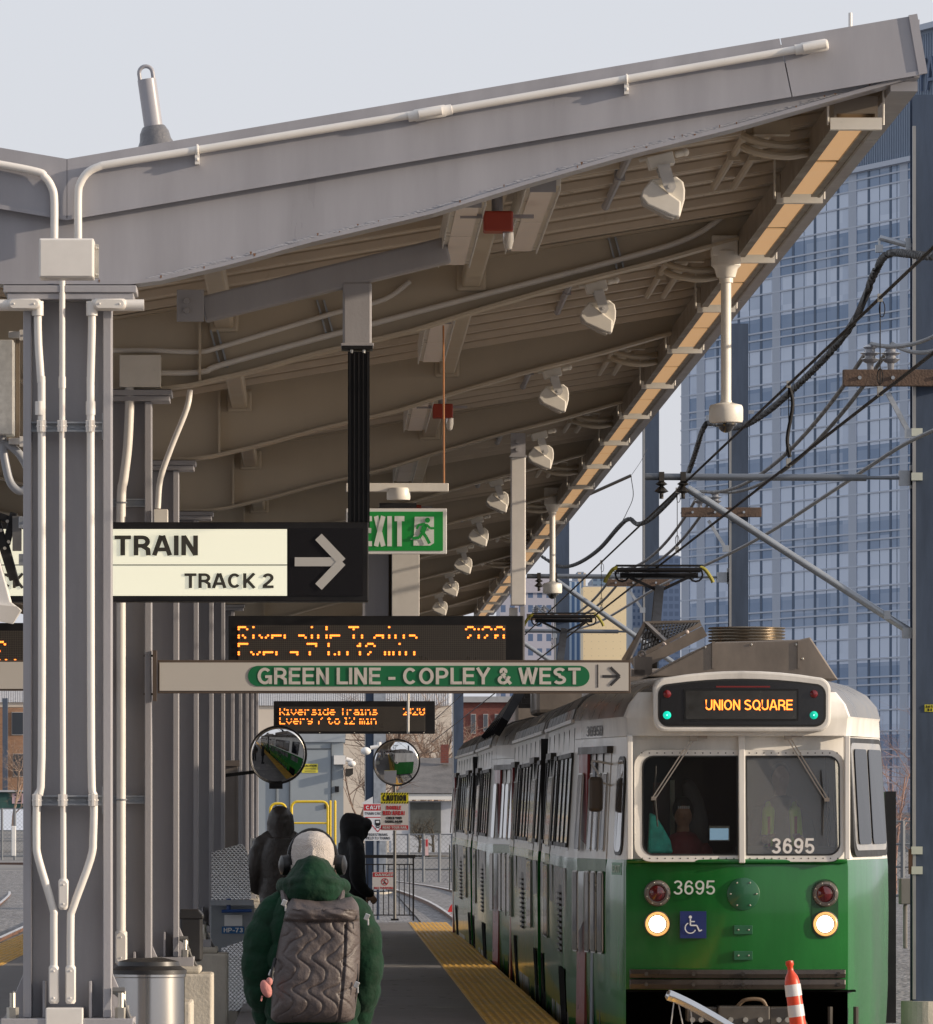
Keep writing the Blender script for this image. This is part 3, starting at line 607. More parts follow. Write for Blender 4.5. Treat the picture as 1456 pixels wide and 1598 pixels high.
m = MB(); x0, x1 = ((v-VX)/KS for v in (533, 582)); m.box(x0, x1, DS, DS+.18, HC-(545-VY)/KS, HC-(540-VY)/KS); m.build('top_flange', BLACK, t, bevel=.003)
for xx in (549, 568):
    m = MB(); c = W(xx, 545, KS); m.cyl((c.x, DS+.03, c.z-.02), (c.x, DS+.03, c.z+.035), .009, 8); m.build('bolt', BRASS, t)
# steel tube carrying the train sign
t = empty('sign_beam', W(310, 480, KS), 'sloping steel tube under the first bay with a short post carrying the train sign', 'beam')
m = MB(); a = W(316, 482, KS); b = W(700, 388, KS); a.y = b.y = DS+.09; m.bar(a, b, .12, .15); m.build('tube', STEEL, t, bevel=.015)
m = MB(); x0, x1 = ((v-VX)/KS for v in (535, 580)); m.box(x0, x1, DS+.02, DS+.17, HC-(539-VY)/KS, HC-(440-VY)/KS); m.build('drop_post', STEEL, t, bevel=.012)
m = MB(); x0, x1 = ((v-VX)/KS for v in (532, 583)); m.box(x0, x1, DS, DS+.18, HC-(539.5-VY)/KS, HC-(535-VY)/KS); m.build('end_plate', STEEL, t, bevel=.003)
m = MB(); a = W(276, 502, KS); b = W(318, 452, KS); m.box(a.x, b.x, DS-.01, DS+.01, a.z, b.z); c0 = W(291, 470, KS)
for zz in (0, -.055): m.cyl((c0.x, DS-.03, c0.z+zz), (c0.x, DS-.01, c0.z+zz), .018, 6)
m.build('clip_angle', STEEL, t, bevel=.003)

# EXIT sign on its bracket
KE = 237.0; DE = FP/KE
t = empty('exit_sign', W(625, 765, KE), 'green EXIT sign with a running figure pictogram, partly behind the black post', 'sign')
m = MB(); rect_px(m, 540, 794, 697, 865, KE, 0, .05); m.build('frame', WHITEP, t, bevel=.004)
GRN = mat('exit_green', (.008, .22, .035), .4, var=.03, emit=.12, ecol=(.01, .3, .05)); m = MB(); rect_px(m, 546, 799, 691, 860, KE, .052, .003); m.build('face', GRN, t)
EXW = mat('exit_white', (.68, .72, .68), .5, var=0)
m = MB()
text_px('EXIT', 566, 806, 631, 853, KE, EXW, t, .056, t=.17, w0=.40, gap=.10)
m = MB(); poly_px(m, [(647, 807), (677, 807), (677, 848), (671, 852), (645, 852)], KE, .056); poly_px(m, [(640, 843), (646, 836), (656, 836), (656, 843)], KE, .0605); m.build('pictogram_door', EXW, t)
m = MB(); c = W(667, 812.5, KE); m.disc(c.x, c.z, 4/KE, DE-.066)
for q, (pts, w) in enumerate((([(664, 818), (659, 832)], 8), ([(663, 818), (653, 820), (650, 826)], 3.5), ([(665, 819), (671, 825), (677, 825)], 3.5), ([(659, 832), (654, 840), (643, 840.5)], 4.5), ([(659, 831), (665, 839), (670, 849)], 4.8))):
    m.stroke([((x-VX)/KE, HC-(y-VY)/KE) for x, y in pts], w/KE, DE-.066-.001*q)
m.build('running_figure', GRN, t)
m = MB(); c = W(622, 780, KE); m.lathe([(.075, 0), (.078, .01), (.078, .07), (.072, .08)], (c.x, DE+.03, c.z)); m.build('round_box', IVORY, t, smooth=True)
m = MB(); a = W(592, 792, KE); b = W(650, 785, KE); m.box(a.x, b.x, DE, DE+.08, a.z, b.z); m.build('neck', BLACK, t)
m = MB(); a = W(540, 767, KE); b = W(700, 754, KE); m.box(a.x, b.x, DE-.01, DE+.09, a.z, b.z); m.build('support_arm', IVORY, t, bevel=.004)
m = MB(); m.cyl(W(693, 754, KE), W(692, 508, KE), .0065, 8); tag(m.build('hanger_rod', mat('copper_rod', (.42, .19, .08), .35, metal=.8), smooth=True), 'thin copper coloured hanger rod dropping to the arm above the EXIT sign', 'rod')

# GREEN LINE direction sign on the second column
KG = 242.6; DG = DI(2)-.16
t = empty('direction_sign', W(243, 1056, KG), 'long white sign with green pill reading GREEN LINE - COPLEY & WEST', 'sign')
def WG(px, py): p = W(px, py, FP/DG); return p
kg = FP/DG
m = MB(); rect_px(m, 246, 1030, 984, 1082, kg, -.05, .05); m.build('frame', mat('brown_frame', (.10, .075, .06), .4), t, bevel=.002)
m = MB(); rect_px(m, 249, 1034, 981, 1078, kg, .002, .003); m.build('face', mat('sign_white', (.56, .54, .51), .45, var=.03, scale=1), t)
GP = mat('sign_green', (.008, .155, .06), .4, var=.03); m = MB(); r_ = 16
poly_px(m, [(403+r_*math.cos(R(a)), 1055+r_*math.sin(R(a))) for a in range(90, 271, 12)]+[(904+r_*math.cos(R(a)), 1055+r_*math.sin(R(a))) for a in range(-90, 91, 12)], kg, .006); m.build('pill', GP, t)
text_px('GREEN LINE - COPLEY & WEST', 402, 1042, 906, 1068, kg, mat('sign_letter', (.60, .58, .55), .5, var=0), t, .0095, t=.17)
m = MB(); rect_px(m, 932, 1037, 933.6, 1073, kg, .006, .002); sp(m, [(940, 1055.5), (964, 1055.5)], 4.2, kg, .008); sp(m, [(952.5, 1041.5), (967, 1055.5), (952.5, 1069.5)], 4.2, kg, .0095); m.build('arrow', mat('dark_grey', (.04, .04, .045), .5, var=0), t)
m = MB(); rect_px(m, 238.5, 1015, 244.5, 1094, kg, -.1, .12)
for yy in (1023, 1083): c = WG(236, yy); m.cyl((c.x-.05, DG+.05, c.z), (c.x+.02, DG+.05, c.z), .007, 8)
m.build('bracket', mat('brown_frame', (.1, .07, .06)), t)
t = empty('direction_sign', W(20, 1056, KG), 'blank white back of a long sign left of the first column', 'sign')
m = MB(); rect_px(m, -690, 1030, 160, 1078, kg, -.05, .05); m.build('frame', mat('brown_frame', (.1, .07, .06)), t, bevel=.002)
m = MB(); rect_px(m, -687, 1033, 157, 1075, kg, .002, .003); m.build('face', mat('sign_white', (.6, .58, .55)), t)

# LED train boards
LEDB = mat('led_board', (.055, .05, .045), .35, var=.1)
def led_width(s): return sum((lambda cs: (cs[-1]-cs[0]+2) if cs else 3)([c_ for c_ in range(5) if any(FONT57[ch][r_*5+c_] == '1' for r_ in range(7))]) for ch in s)
def led_board(x0, y0, x1, y1, k, l1, l2, tx, rows, label, clock=None, dots=True):
    D = FP/k; t = empty('led_board', W((x0+x1)/2, y0, k), label, 'display board', 'amber LED train boards')
    m = MB(); rect_px(m, x0, y0, x1, y1, k, -.2, .2); m.build('case', BLACK, t, bevel=.01)
    w = x1-x0; bx0, bx1, by0, by1 = x0+.035*w, x1-.06*w, y0+.17*(y1-y0), y1-.07*(y1-y0)
    m = MB(); rect_px(m, bx0, by0, bx1, by1, k, .002, .003); m.build('screen', LEDB, t)
    m = MB(); a = W(bx0, by1, k); b = W(bx1, by0, k); p = (b.x-a.x)/128
    for q in range(1, 128): m.box(a.x+q*p-.0012, a.x+q*p+.0012, D-.0075, D-.005, a.z, b.z)
    nz_ = int((b.z-a.z)/p)
    for q in range(1, nz_+1): m.box(a.x, b.x, D-.0085, D-.0075, a.z+q*p-.0012, a.z+q*p+.0012)
    m.build('dot_grid', mat('dot_grid', (.14, .12, .10), .5, var=0), t)
    ta, tb = (W(tx, 0, k).x,)*2 if isinstance(tx, int) else (W(tx[0], 0, k).x-led_width(l1)*p, W(tx[1], 0, k).x-led_width(l2)*p)
    m = MB(); led_text(m, l1, ta, b.z-p*.5, p, D-.009, rows); led_text(m, l2, tb, b.z-p*8.5, p, D-.009, rows)
    if clock: led_text(m, clock, b.x-p*19.5, b.z-p*.5, p, D-.009, rows)
    m.build('led_lettering', LEDM, t)
    m = MB()
    for q in range(5): c = W(x0+w*(.07+.215*q), y1-.03*(y1-y0), k); m.ell((c.x, D-.002, c.z), .01, .004, .01, seg=8, rings=4)
    m.build('screw', BRASS, t)
    return t
t1 = led_board(356, 961, 817, 1046, 175.5, 'Riverside Trains', 'Every 7 to 12 min', 371, {0, 1, 4, 5}, 'large amber LED board reading Riverside Trains, just above the long white sign', '2:20')
t2 = led_board(427, 1094, 679, 1145, 95.8, 'Riverside Trains', 'Every 7 to 12 min', 436, {1, 2, 4, 5, 6}, 'small far amber LED board hanging behind the two round mirrors', '2:20')
t3 = led_board(-400, 972, 100, 1044, 175.5, 'Riverside Trains', 'Every 7 to 12 min', (13, 29), {0, 1, 4, 5}, 'amber LED board cut off by the left edge, left of the first column')
# hanging post of the LED board
m = MB(); a = W(797, 945, 175.5); b = W(820, 713, 175.5); m.box(a.x, b.x, a.y-.08, a.y+.06, a.z, b.z); t = empty('hanging_post', W(808, 680, 175.5), 'white box post hanging from a beam beside the large LED board', 'post')
m.build('post', PIPE, t, bevel=.01); m = MB(); rect_px(m, 795, 714, 822, 711.5, 175.5, -.08, .19); rect_px(m, 797, 712, 820, 676, 175.5, -.01, .02); m.build('hinge_plate', STEEL, t)
m = MB(); rect_px(m, 812, 1040, 819, 946, 175.5, -.06, .05); m.build('side_rail', STEEL, t)
for yy in (690, 702): m = MB(); c = W(808, yy, 175.5); m.cyl((c.x, c.y-.04, c.z), (c.x, c.y+.02, c.z), .02, 8); m.build('bolt', STEEL, t)
m = MB(); rect_px(m, 795, 975, 808, 948, 175.5, -.1, .06); m.build('lower_bracket', PIPE, t)
# pale cabinet behind the EXIT sign
t = empty('duct_cabinet', W(620, 860, 150), 'pale tall metal casing behind the EXIT sign, above the large LED board', 'cabinet')
m = MB(); rect_px(m, 566, 1000, 606, 850, 150, 0, .2); m.build('left_panel', STEEL2, t); m = MB(); rect_px(m, 611, 1000, 654, 850, 150, 0, .26); m.build('right_panel', PIPE, t, bevel=.005); m = MB(); rect_px(m, 606, 1000, 611, 850, 150, 0, .1); m.build('gap_strip', BRONZE, t)
# left edge equipment
t = empty('electrical_box', W(10, 600, 296), 'galvanised steel box cut off by the left edge beside the first column', 'electrical box')
m = MB(); rect_px(m, -60, 680, 22, 532, 296, -.1, .2); m.build('box_body', mat('galv_plate', (.55, .55, .53), .4, metal=.3, var=.15, scale=30), t, bevel=.006)
m = MB(); rect_px(m, 25, 686, 31, 530, 296, 0, .03); m.build('conduit_strap', BRONZE, t)
for yy in (524, 690): m = MB(); rect_px(m, 31, yy+8, 49, yy-8, 296, .02, .05); c = W(41, yy, 296); m.cyl((c.x, c.y-.085, c.z), (c.x, c.y-.05, c.z), .006, 8); rect_px(m, 14, yy+4, 33, yy-6, 296, 0, .05); m.build('beam_clamp', PIPE, t, bevel=.003)
m = MB(); m.tube(smooth_path([W(-30, 688, 296), W(2, 690, 296), W(28, 706, 296), W(44, 735, 296), W(42, 760, 296), W(30, 766, 296), W(16, 752, 296), W(8, 720, 296), W(4, 690, 296), W(0, 640, 296)], 6), .022, 12)
tag(m.build('flexible_hose', mat('grey_hose', (.34, .36, .40), .45), smooth=True), 'looped grey flexible hose under the galvanised box at the left edge', 'hose')
t = empty('loudspeaker_bracket', W(20, 830, 296), 'black articulated bracket with a white metal housing at the left edge', 'bracket')
m = MB(); m.bar(W(-14, 790, 296), W(22, 905, 296), .045, .05); m.bar(W(22, 800, 296), W(10, 850, 296), .04, .04); m.bar(W(-2, 805, 296), W(24, 815, 296), .03, .04); m.bar(W(10, 850, 296), W(28, 915, 296), .025, .03); m.build('arm', BLACK, t, bevel=.006)
m = MB(); rect_px(m, 20, 860, 34, 806, 296, 0, .05)
m.build('hinge', mat('dark_zinc', (.2, .2, .2), .4, metal=.6), t)
for yy in (816, 874): m = MB(); rect_px(m, 30, yy+9, 50, yy-9, 296, .02, .05); c = W(40, yy, 296); m.cyl((c.x, c.y-.085, c.z), (c.x, c.y-.05, c.z), .008, 8); m.cyl((c.x+.02, c.y-.04, c.z), (c.x+.06, c.y-.04, c.z), .008, 8); m.build('beam_clamp', GALV, t, bevel=.004)
for q, (x, y) in enumerate(((2, 828), (12, 814), (14, 846), (8, 856))): m = MB(); c = W(x, y, 296); m.cyl((c.x, c.y-.05, c.z), (c.x, c.y-.03, c.z), .009, 8); m.build('bolt', BRASS, t)
m = MB(); poly_px(m, [(-30, 850), (-6, 850), (18, 940), (34, 952), (20, 974), (-30, 962)], 296, -.05, .2); m.build('white_housing', mat('bright_white', (.8, .8, .8), .3), t, bevel=.006)
m = MB(); poly_px(m, [(-30, 966), (22, 975), (34, 954), (28, 948), (6, 946), (-30, 940)], 296, .15, .02); m.build('housing_lid', PIPE, t)

# stainless litter bin
kb = 262.0; c = W(232, 1500, kb); t = empty('litter_bin', (c.x, c.y, 0), 'round stainless steel litter bin with a black lid beside the first column', 'litter bin')
rb = .215; zt = HC-(1520-VY)/kb
m = MB(); m.lathe([(rb, -.02), (rb, zt-.02), (rb+.006, zt-.015), (rb+.006, zt)], (c.x, c.y, 0), seg=48); m.build('drum', SS, t, smooth=True)
m = MB(); m.lathe([(rb+.012, zt), (rb+.012, zt+.025), (rb-.03, zt+.05), (rb-.035, zt+.075), (.10, zt+.095), (.0, zt+.097)], (c.x, c.y, 0), seg=40); m.build('lid', mat('bin_black', (.03, .03, .032), .4), t, smooth=True)
# ------------------------------------------------------------------ the tram
GREEN = mat('tram_green', (.010, .135, .022), .22, var=.24, scale=1.6, streak=4, coat=.5, spec=.35, rvar=.08, bump=.45, bscale=2.6, bstreak=7)
TWHITE = mat('tram_white', (.74, .725, .69), .38, var=.2, scale=2.2, streak=5, coat=.2, spec=.35)
TROOF = mat('tram_roof', (.23, .22, .21), .32, var=.35, scale=3, streak=3, metal=.45)
FLANK = mat('flank_aluminium', (.20, .205, .20), .30, var=.3, scale=3, streak=8, metal=.55, bump=.3, bscale=4, bstreak=10)
UNDER = mat('underframe', (.008, .008, .008), .95, spec=.03, var=.4, rvar=0)
TGLASS = mat('tram_side_glass', (.012, .014, .018), .06, var=0, coat=1, spec=.8)
RUBB = mat('window_rubber', (.02, .02, .02), .5, var=.1)
SHROUD = mat('roof_shroud', (.235, .20, .17), .38, metal=.45, var=.22, scale=3, streak=2)
REDD = mat('door_red', (.22, .018, .022), .35, var=.2, coat=.3)
DARKMET = mat('dark_metal', (.05, .045, .04), .45, metal=.4, var=.3)
ALU = mat('aluminium_trim', (.55, .54, .52), .35, metal=.7, var=.1)
def glassy(name, film, dcol, rough=.03):
    m = bpy.data.materials.new(name); m.use_nodes = True; nt = m.node_tree; nt.nodes.remove(nt.nodes['Principled BSDF']); out = nt.nodes['Material Output']
    tr = nt.nodes.new('ShaderNodeBsdfTransparent'); tr.inputs[0].default_value = (.95, .97, .96, 1); gl = nt.nodes.new('ShaderNodeBsdfGlossy'); gl.inputs['Roughness'].default_value = rough
    df = nt.nodes.new('ShaderNodeBsdfDiffuse'); df.inputs[0].default_value = (*dcol, 1); fr = nt.nodes.new('ShaderNodeFresnel'); fr.inputs[0].default_value = 1.52
    m1 = nt.nodes.new('ShaderNodeMixShader'); m1.inputs[0].default_value = film; m2 = nt.nodes.new('ShaderNodeMixShader')
    nt.links.new(tr.outputs[0], m1.inputs[1]); nt.links.new(df.outputs[0], m1.inputs[2]); nt.links.new(fr.outputs[0], m2.inputs[0]); nt.links.new(m1.outputs[0], m2.inputs[1]); nt.links.new(gl.outputs[0], m2.inputs[2]); nt.links.new(m2.outputs[0], out.inputs[0])
    return m
GLL = glassy('windscreen_clear', .010, (.4, .42, .4)); GLR = glassy('windscreen_dusty', .17, (.62, .63, .65), .12)  # right pane's pale diffuse film imitates the sky reflected in it
XF = [-.94, -.83, -.60, -.38, -.18, 0, .18, .38, .60, .79, .865]
def body_level(z, hw, fw, yo, L, rear_y, cab):
    if cab:
        f = [(x*fw/.94, yo+.13*(x/.94)**2) for x in XF]
        q = [(-hw, rear_y), (-hw, 2.9+yo*.2), (-(hw+fw)/2, 1.5+yo*.6), (-fw-.02, .18+yo)]
        q2 = [(-hw, rear_y), (-hw, 1.9+yo*.2), (-(hw+fw*.92)/2, .95+yo*.6), (-fw*.92-.02, .16+yo)]; loop = q+f+[(-x, y) for x, y in q2[::-1]]
    else:
        loop = [(-hw, rear_y), (-hw, rear_y-.001), (-hw, 0), (hw, 0), (hw, rear_y-.001), (hw, rear_y)]
    return [Vector((x, y, z)) for x, y in loop]
LV = [(-.28, 1.29, .93, .02), (.10, 1.32, .94, .01), (.34, 1.33, .94, 0), (.50, 1.33, .94, -.01), (.95, 1.335, .94, -.02), (1.33, 1.33, .94, -.015), (1.395, 1.325, .935, .0), (1.43, 1.32, .935, .01), (2.25, 1.27, .91, .09), (2.40, 1.262, .905, .10),
      (2.405, 1.262, .92, -.04), (2.54, 1.255, .93, -.06), (2.56, 1.265, .94, -.065), (2.66, 1.235, .90, -.05), (2.76, 1.15, .82, .02), (2.84, 1.00, .70, .16), (2.895, .78, .52, .38), (2.925, .5, .34, .62), (2.94, .2, .14, .9)]
def car_body(L, cab, parent):
    rings = [body_level(z, hw, fw, yo, L, L, cab) for z, hw, fw, yo in LV]; n = len(rings[0]); m = MB()
    m.v = [tuple(p) for r_ in rings for p in r_]
    for i in range(len(rings)-1):
        z0 = LV[i][0]; z1 = LV[i+1][0]; mi = 0 if z1 <= 1.396 else (1 if z1 <= 2.57 else 2)
        for j in range(n):
            j2 = (j+1) % n
            if cab:
                fi = j-4
                if 0 <= fi < 10 and z1 <= .341: continue            # open coupler pocket
                if 1 <= fi < 9 and 1.42 < z0 and z1 < 2.26: continue   # windscreen opening
                mi2 = 1 if (mi == 2 and 3 <= j <= 14 and z1 < 2.77) else mi
            else: mi2 = mi
            m.f.append([i*n+j, i*n+j2, (i+1)*n+j2, (i+1)*n+j]); m.m.append(mi2)
    t0 = (len(rings)-1)*n; m.f.append([t0+j for j in range(n)]); m.m.append(2)
    return m.build('body', [GREEN, TWHITE, TROOF], parent, local=True, smooth=True)
def side_x(y, z, cab, right=False):                                  # half width of the shell at (y, z)
    def at(l):
        z_, hw, fw, yo = l
        if right: fw = fw*.92
        if not cab or y >= (1.9 if right else 2.9)+yo*.2: return hw
        pts = [(.16+yo, fw+.02), (.95+yo*.6, (hw+fw)/2), (1.9+yo*.2, hw)] if right else [(.18+yo, fw+.02), (1.5+yo*.6, (hw+fw)/2), (2.9+yo*.2, hw)]
        if y <= pts[0][0]: return pts[0][1]
        for (a, xa), (b, xb) in zip(pts[:-1], pts[1:]):
            if y <= b: return xa+(xb-xa)*(y-a)/(b-a)
    for a, b in zip(LV[:-1], LV[1:]):
        if z <= b[0]: t = (z-a[0])/(b[0]-a[0]); t = max(0, t); return at(a)*(1-t)+at(b)*t
    return at(LV[-1])
def side_panel(m, side, y0, y1, z0, z1, off, th, cab, rr=0):  # a panel lying on the flank, following its taper
    def P(y, z, o): return (side*(side_x(y, z, cab, side > 0)+o), y, z)
    ys = {y0, y1}
    if rr:
        for a in (15, 35, 60, 90): ys |= {y0+rr*(1-math.cos(R(a))), y1-rr*(1-math.cos(R(a)))}
    if cab: ys |= {y for y in (.17, .20, .25, .96, 1.0, 1.5, 1.55, 1.9, 1.92, 2.9, 2.92) if y0 < y < y1}
    rings = []
    for y in sorted(ys):
        d = min(y-y0, y1-y); c = rr-math.sqrt(max(0, rr*rr-(rr-d)**2)) if rr and d < rr else 0
        c = min(c, (z1-z0)/2-.001); rings.append([P(y, z0+c, off), P(y, z1-c, off), P(y, z1-c, off+th), P(y, z0+c, off+th)])
    m.loft(rings)
def window(parent, side, y0, y1, z0, z1, cab, panes=1, rr=.07):
    m = MB(); side_panel(m, side, y0-.05, y1+.05, z0-.05, z1+.05, .001, .003, cab, rr+.03); fr = m.build('window', ALU, parent, local=True)
    m = MB(); side_panel(m, side, y0-.015, y1+.015, z0-.015, z1+.015, .0045, .003, cab, rr+.01)
    for q in range(panes+1): yy = y0+(y1-y0)*q/panes; side_panel(m, side, yy-.025, yy+.025, z0-.01, z1+.01, .007, .014, cab)
    side_panel(m, side, y0, y1, z1-.02, z1+.02, .007, .022, cab); side_panel(m, side, y0, y1, z0-.02, z0+.015, .007, .022, cab)
    m.build('gasket', RUBB, fr, local=True)
    w = (y1-y0)/panes
    for q in range(panes): m = MB(); side_panel(m, side, y0+w*q+(.02 if q else 0), y0+w*(q+1)-(.02 if q < panes-1 else 0), z0, z1, .008, .003, cab, rr); m.build('pane', TGLASS, fr, local=True)
    return fr
def door(parent, side, y0, y1, cab, red=False):
    top, bot = 2.27, -.20
    m = MB(); side_panel(m, side, y0, y1, 1.395, top, .002, .006, cab); m.mi = 1; side_panel(m, side, y0, y1, bot, 1.393, .002, .006, cab); d = m.build('door', [TWHITE, GREEN], parent, local=True)
    w = (y1-y0)
    if red: m = MB(); side_panel(m, side, y0+w*.70, y1, bot, top, .009, .035, cab); m.build('red_leaf', REDD, d, local=True)
    for q, a in enumerate((.06, .30, .52, .78)):
        for z0, z1 in ((1.47, 2.10), (.62, 1.28)):
            m = MB(); side_panel(m, side, y0+w*a-.012, y0+w*(a+.155)+.012, z0-.012, z1+.012, .010 if q < 3 or not red else .046, .010, cab, .04); s_ = m.build('slit_frame', ALU, d, local=True)
            m = MB(); side_panel(m, side, y0+w*a, y0+w*(a+.155), z0, z1, .021 if q < 3 or not red else .057, .003, cab, .035); m.build('slit_pane', TGLASS, s_, local=True)
    for a in (.245, .5, .70):
        m = MB(); side_panel(m, side, y0+w*a-.012, y0+w*a+.012, bot, top, .008, .012, cab); m.build('door_seal', RUBB, d, local=True)
    m = MB(); side_panel(m, side, y0-.05, y1+.03, top, top+.06, .002, .05, cab); m.build('header_rail', DARKMET, d, local=True)
    return d
def half_car(L, cab, parent, wins, doors, vents):
    body = car_body(L, cab, parent)
    for side in (-1, 1):
        for (a, b, n_) in wins: window(parent, side, a, b, 1.50, 2.27, cab, n_)
        for (a, b, rd) in doors:
            if not (side > 0 and cab and a < 2): door(parent, side, a, b, cab, rd)
        m = MB(); ys = 3.0 if cab else .02
        side_panel(m, side, ys, L-.02, 2.545, 2.575, .0, .035, cab); m.build('gutter', ALU, parent, local=True)
        for (a, b, z0, z1) in vents:
            m = MB(); side_panel(m, side, a, b, z0, z1, .002, .004, cab)
            nn = int((z1-z0)/.05)
            for q in range(nn): side_panel(m, side, a+.02, b-.02, z0+.05*q+.012, z0+.05*q+.03, .006, .018, cab)
            m.build('side_grille', DARKMET, parent, local=True)
        m = MB()
        for y in [ys+q*1.45 for q in range(int((L-ys)/1.45)+1)]: side_panel(m, side, y-.008, y+.008, -.2, 2.5, .001, .006, cab)
        m.build('panel_joint', DARKMET, parent, local=True)
    for side in (-1, 1):
        for a, b in ([(3.05, 6.35), (6.85, 7.75), (9.75, 10.65)] if cab else [(.15, 1.3), (3.3, 6.6), (7.05, 8.0)]):
            m = MB(); side_panel(m, side, a, b, -.12, 1.30, .001, .010, cab, .04); m.build('flank_panel', FLANK, parent, local=True)
        for a, b in ([(3.3, 4.9), (9.8, 10.5)] if cab else [(.2, 1.0), (7.1, 7.9)]):
            m = MB(); side_panel(m, side, a, b, -.27, .43, .0115, .003, cab, .05); m.build('bogie_opening', UNDER, parent, local=True)  # flat black panel painting the shade of the bogie recess
    if not cab: m = MB(); m.box(-1.30, 1.30, -.03, -.005, -.27, 2.50); m.build('end_frame', RUBBER, parent, local=True)
    # roof ribs
    m = MB()
    for q in range(int((L-(3.4 if cab else .3))/.21)):
        y = (3.4 if cab else .3)+q*.21; pts = [(side_, z) for z, hw, fw, yo in LV[11:] for side_ in (hw,)]
        P = [(-hw-.006, y, z+.006) for z, hw, fw, yo in LV[12:]]+[(hw+.006, y, z+.006) for z, hw, fw, yo in LV[12:][::-1]]; m.tube(P, .011, 5)
    m.build('roof_ribs', TROOF, parent, local=True)
    m = MB(); m.box(-1.1, 1.1, .8 if cab else .1, L-.1, -.40, -.05); m.build('underframe', UNDER, parent, local=True)
    for q, y in enumerate((3.2, 5.0) if cab else (L-3.4, L-1.6)):
        for s in (-1, 1):
            m = MB(); m.cyl((s*.72, y, -.12), (s*.84, y, -.12), .33, 28); m.build('wheel', mat('wheel_steel', (.10, .07, .05), .5, metal=.6), parent, local=True, smooth=True)
    return body
def front_end(t):
    kf = 192.1; F0 = FP/kf
    def q(px, py, y): k = FP/(F0+y); return ((px-VX)/k-3.427, y, HC-(py-VY)/k)      # photo pixel to tram coordinates on a plane across the tram
    def rr(px0, px1, py0, py1, r, y, arch=0, n=6):
        out = []
        for cx, cy, a0 in ((px1-r, py0+r, 0), (px0+r, py0+r, 90), (px0+r, py1-r, 180), (px1-r, py1-r, 270)):
            for i in range(n+1):
                a = R(a0+90*i/n); x, yy = cx+r*math.cos(a), cy-r*math.sin(a)
                out.append((x, yy))
            if a0 == 0 and arch:
                for j in range(1, 8): s_ = j/8; x = px1-r+(px0-px1+2*r)*s_; out.append((x, py0-arch*4*s_*(1-s_)))
        return [(q(x, yy, y)[0], q(x, yy, y)[2]) for x, yy in out]
    # windscreen frame: one ring around each pane
    def ring(outer, inner, y0, y1, slope):
        m = MB(); n = len(outer)
        def Y(z, y): return y+slope*(z-1.43)
        vs = []
        for pl, yy in ((outer, y0), (inner, y0), (inner, y1), (outer, y1)): vs += [(x, Y(z, yy), z) for x, z in pl]
        fs = []
        for a in range(4):
            b = (a+1) % 4
            for i in range(n): fs.append((a*n+i, a*n+(i+1) % n, b*n+(i+1) % n, b*n+i))
        m.add(vs, fs); return m
    SL = .10
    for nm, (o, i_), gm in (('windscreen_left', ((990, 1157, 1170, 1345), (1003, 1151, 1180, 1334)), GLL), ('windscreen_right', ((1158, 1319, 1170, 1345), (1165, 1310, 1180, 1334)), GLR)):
        # corner radii differ: the outer side is round, the mullion side square
        def half(px0, px1, py0, py1, r, left):
            pts = []
            cs = [(px1-r, py0+r, 0), (px0+r, py0+r, 90), (px0+r, py1-r, 180), (px1-r, py1-r, 270)]
            for ci, (cx, cy, a0) in enumerate(cs):
                rnd_ = (ci in (1, 2)) if left else (ci in (0, 3))
                for i in range(6):
                    a = R(a0+90*i/5)
                    if rnd_: pts.append((cx+r*math.cos(a), cy-r*math.sin(a)))
                    else:
                        rx = 1.0; X = (px1 if ci in (0, 3) else px0); Yp = (py0 if ci in (0, 1) else py1); sx = -1 if ci in (0, 3) else 1; sy = 1 if ci in (0, 1) else -1
                        pts.append((X+sx*rx*(1-abs(math.cos(a))), Yp+sy*rx*(1-abs(math.sin(a)))))
            return [(q(x, y, 0)[0], q(x, y, 0)[2]) for x, y in pts]
        left = nm.endswith('left')
        fr = ring(half(*o, 26, left), half(*i_, 17, left), -.025, .03, SL).build('windscreen_frame', TWHITE, t, local=True, bevel=.004)
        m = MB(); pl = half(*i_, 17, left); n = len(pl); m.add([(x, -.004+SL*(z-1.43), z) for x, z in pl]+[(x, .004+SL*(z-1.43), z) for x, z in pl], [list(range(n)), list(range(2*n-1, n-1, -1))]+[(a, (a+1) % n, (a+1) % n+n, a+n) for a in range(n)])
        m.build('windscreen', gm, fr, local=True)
        pl2 = half(i_[0]-1, i_[1]+1, i_[2]-1, i_[3]+1, 18, left); g = ring(pl2, half(i_[0]+1.5, i_[1]-1.5, i_[2]+1.5, i_[3]-1.5, 16, left), -.029, -.022, SL); g.build('gasket', RUBB, fr, local=True)
        m = MB()
        for j in range(13):                              # rivets
            for yy in (1175, 1339.5):
                x = o[0]+12+(o[1]-o[0]-24)*j/12; p = q(x, yy, 0); m.ell((p[0], -.026+SL*(p[2]-1.43), p[2]), .006, .003, .006, seg=6, rings=3)
        m.build('rivets', DARKMET, fr, local=True)
    m = MB(); a = q(1151, 1347, 0); b = q(1165, 1145, 0); m.bar((a[0]+.033, -.045, a[2]), (a[0]+.033, .05, b[2]), .05, .05, (0, 1, 0)); m.build('centre_mullion', TWHITE, t, local=True, bevel=.006)
    # vertical side fins beside the windscreen
    for x in (-.915, .85): m = MB(); m.prismx([(.02, 1.40), (-.06, 1.40), (-.05, 2.405), (.12, 2.405)], x-.022, x+.022); m.build('side_fin', TWHITE, t, local=True, bevel=.008)
    # belt step of the green nose
    m = MB(); P = [(x*.985, -.035+.13*(x/.94)**2, 1.385) for x in XF]; m.tube(P, .018, 8); m.build('nose_ledge', GREEN, t, local=True, smooth=True)
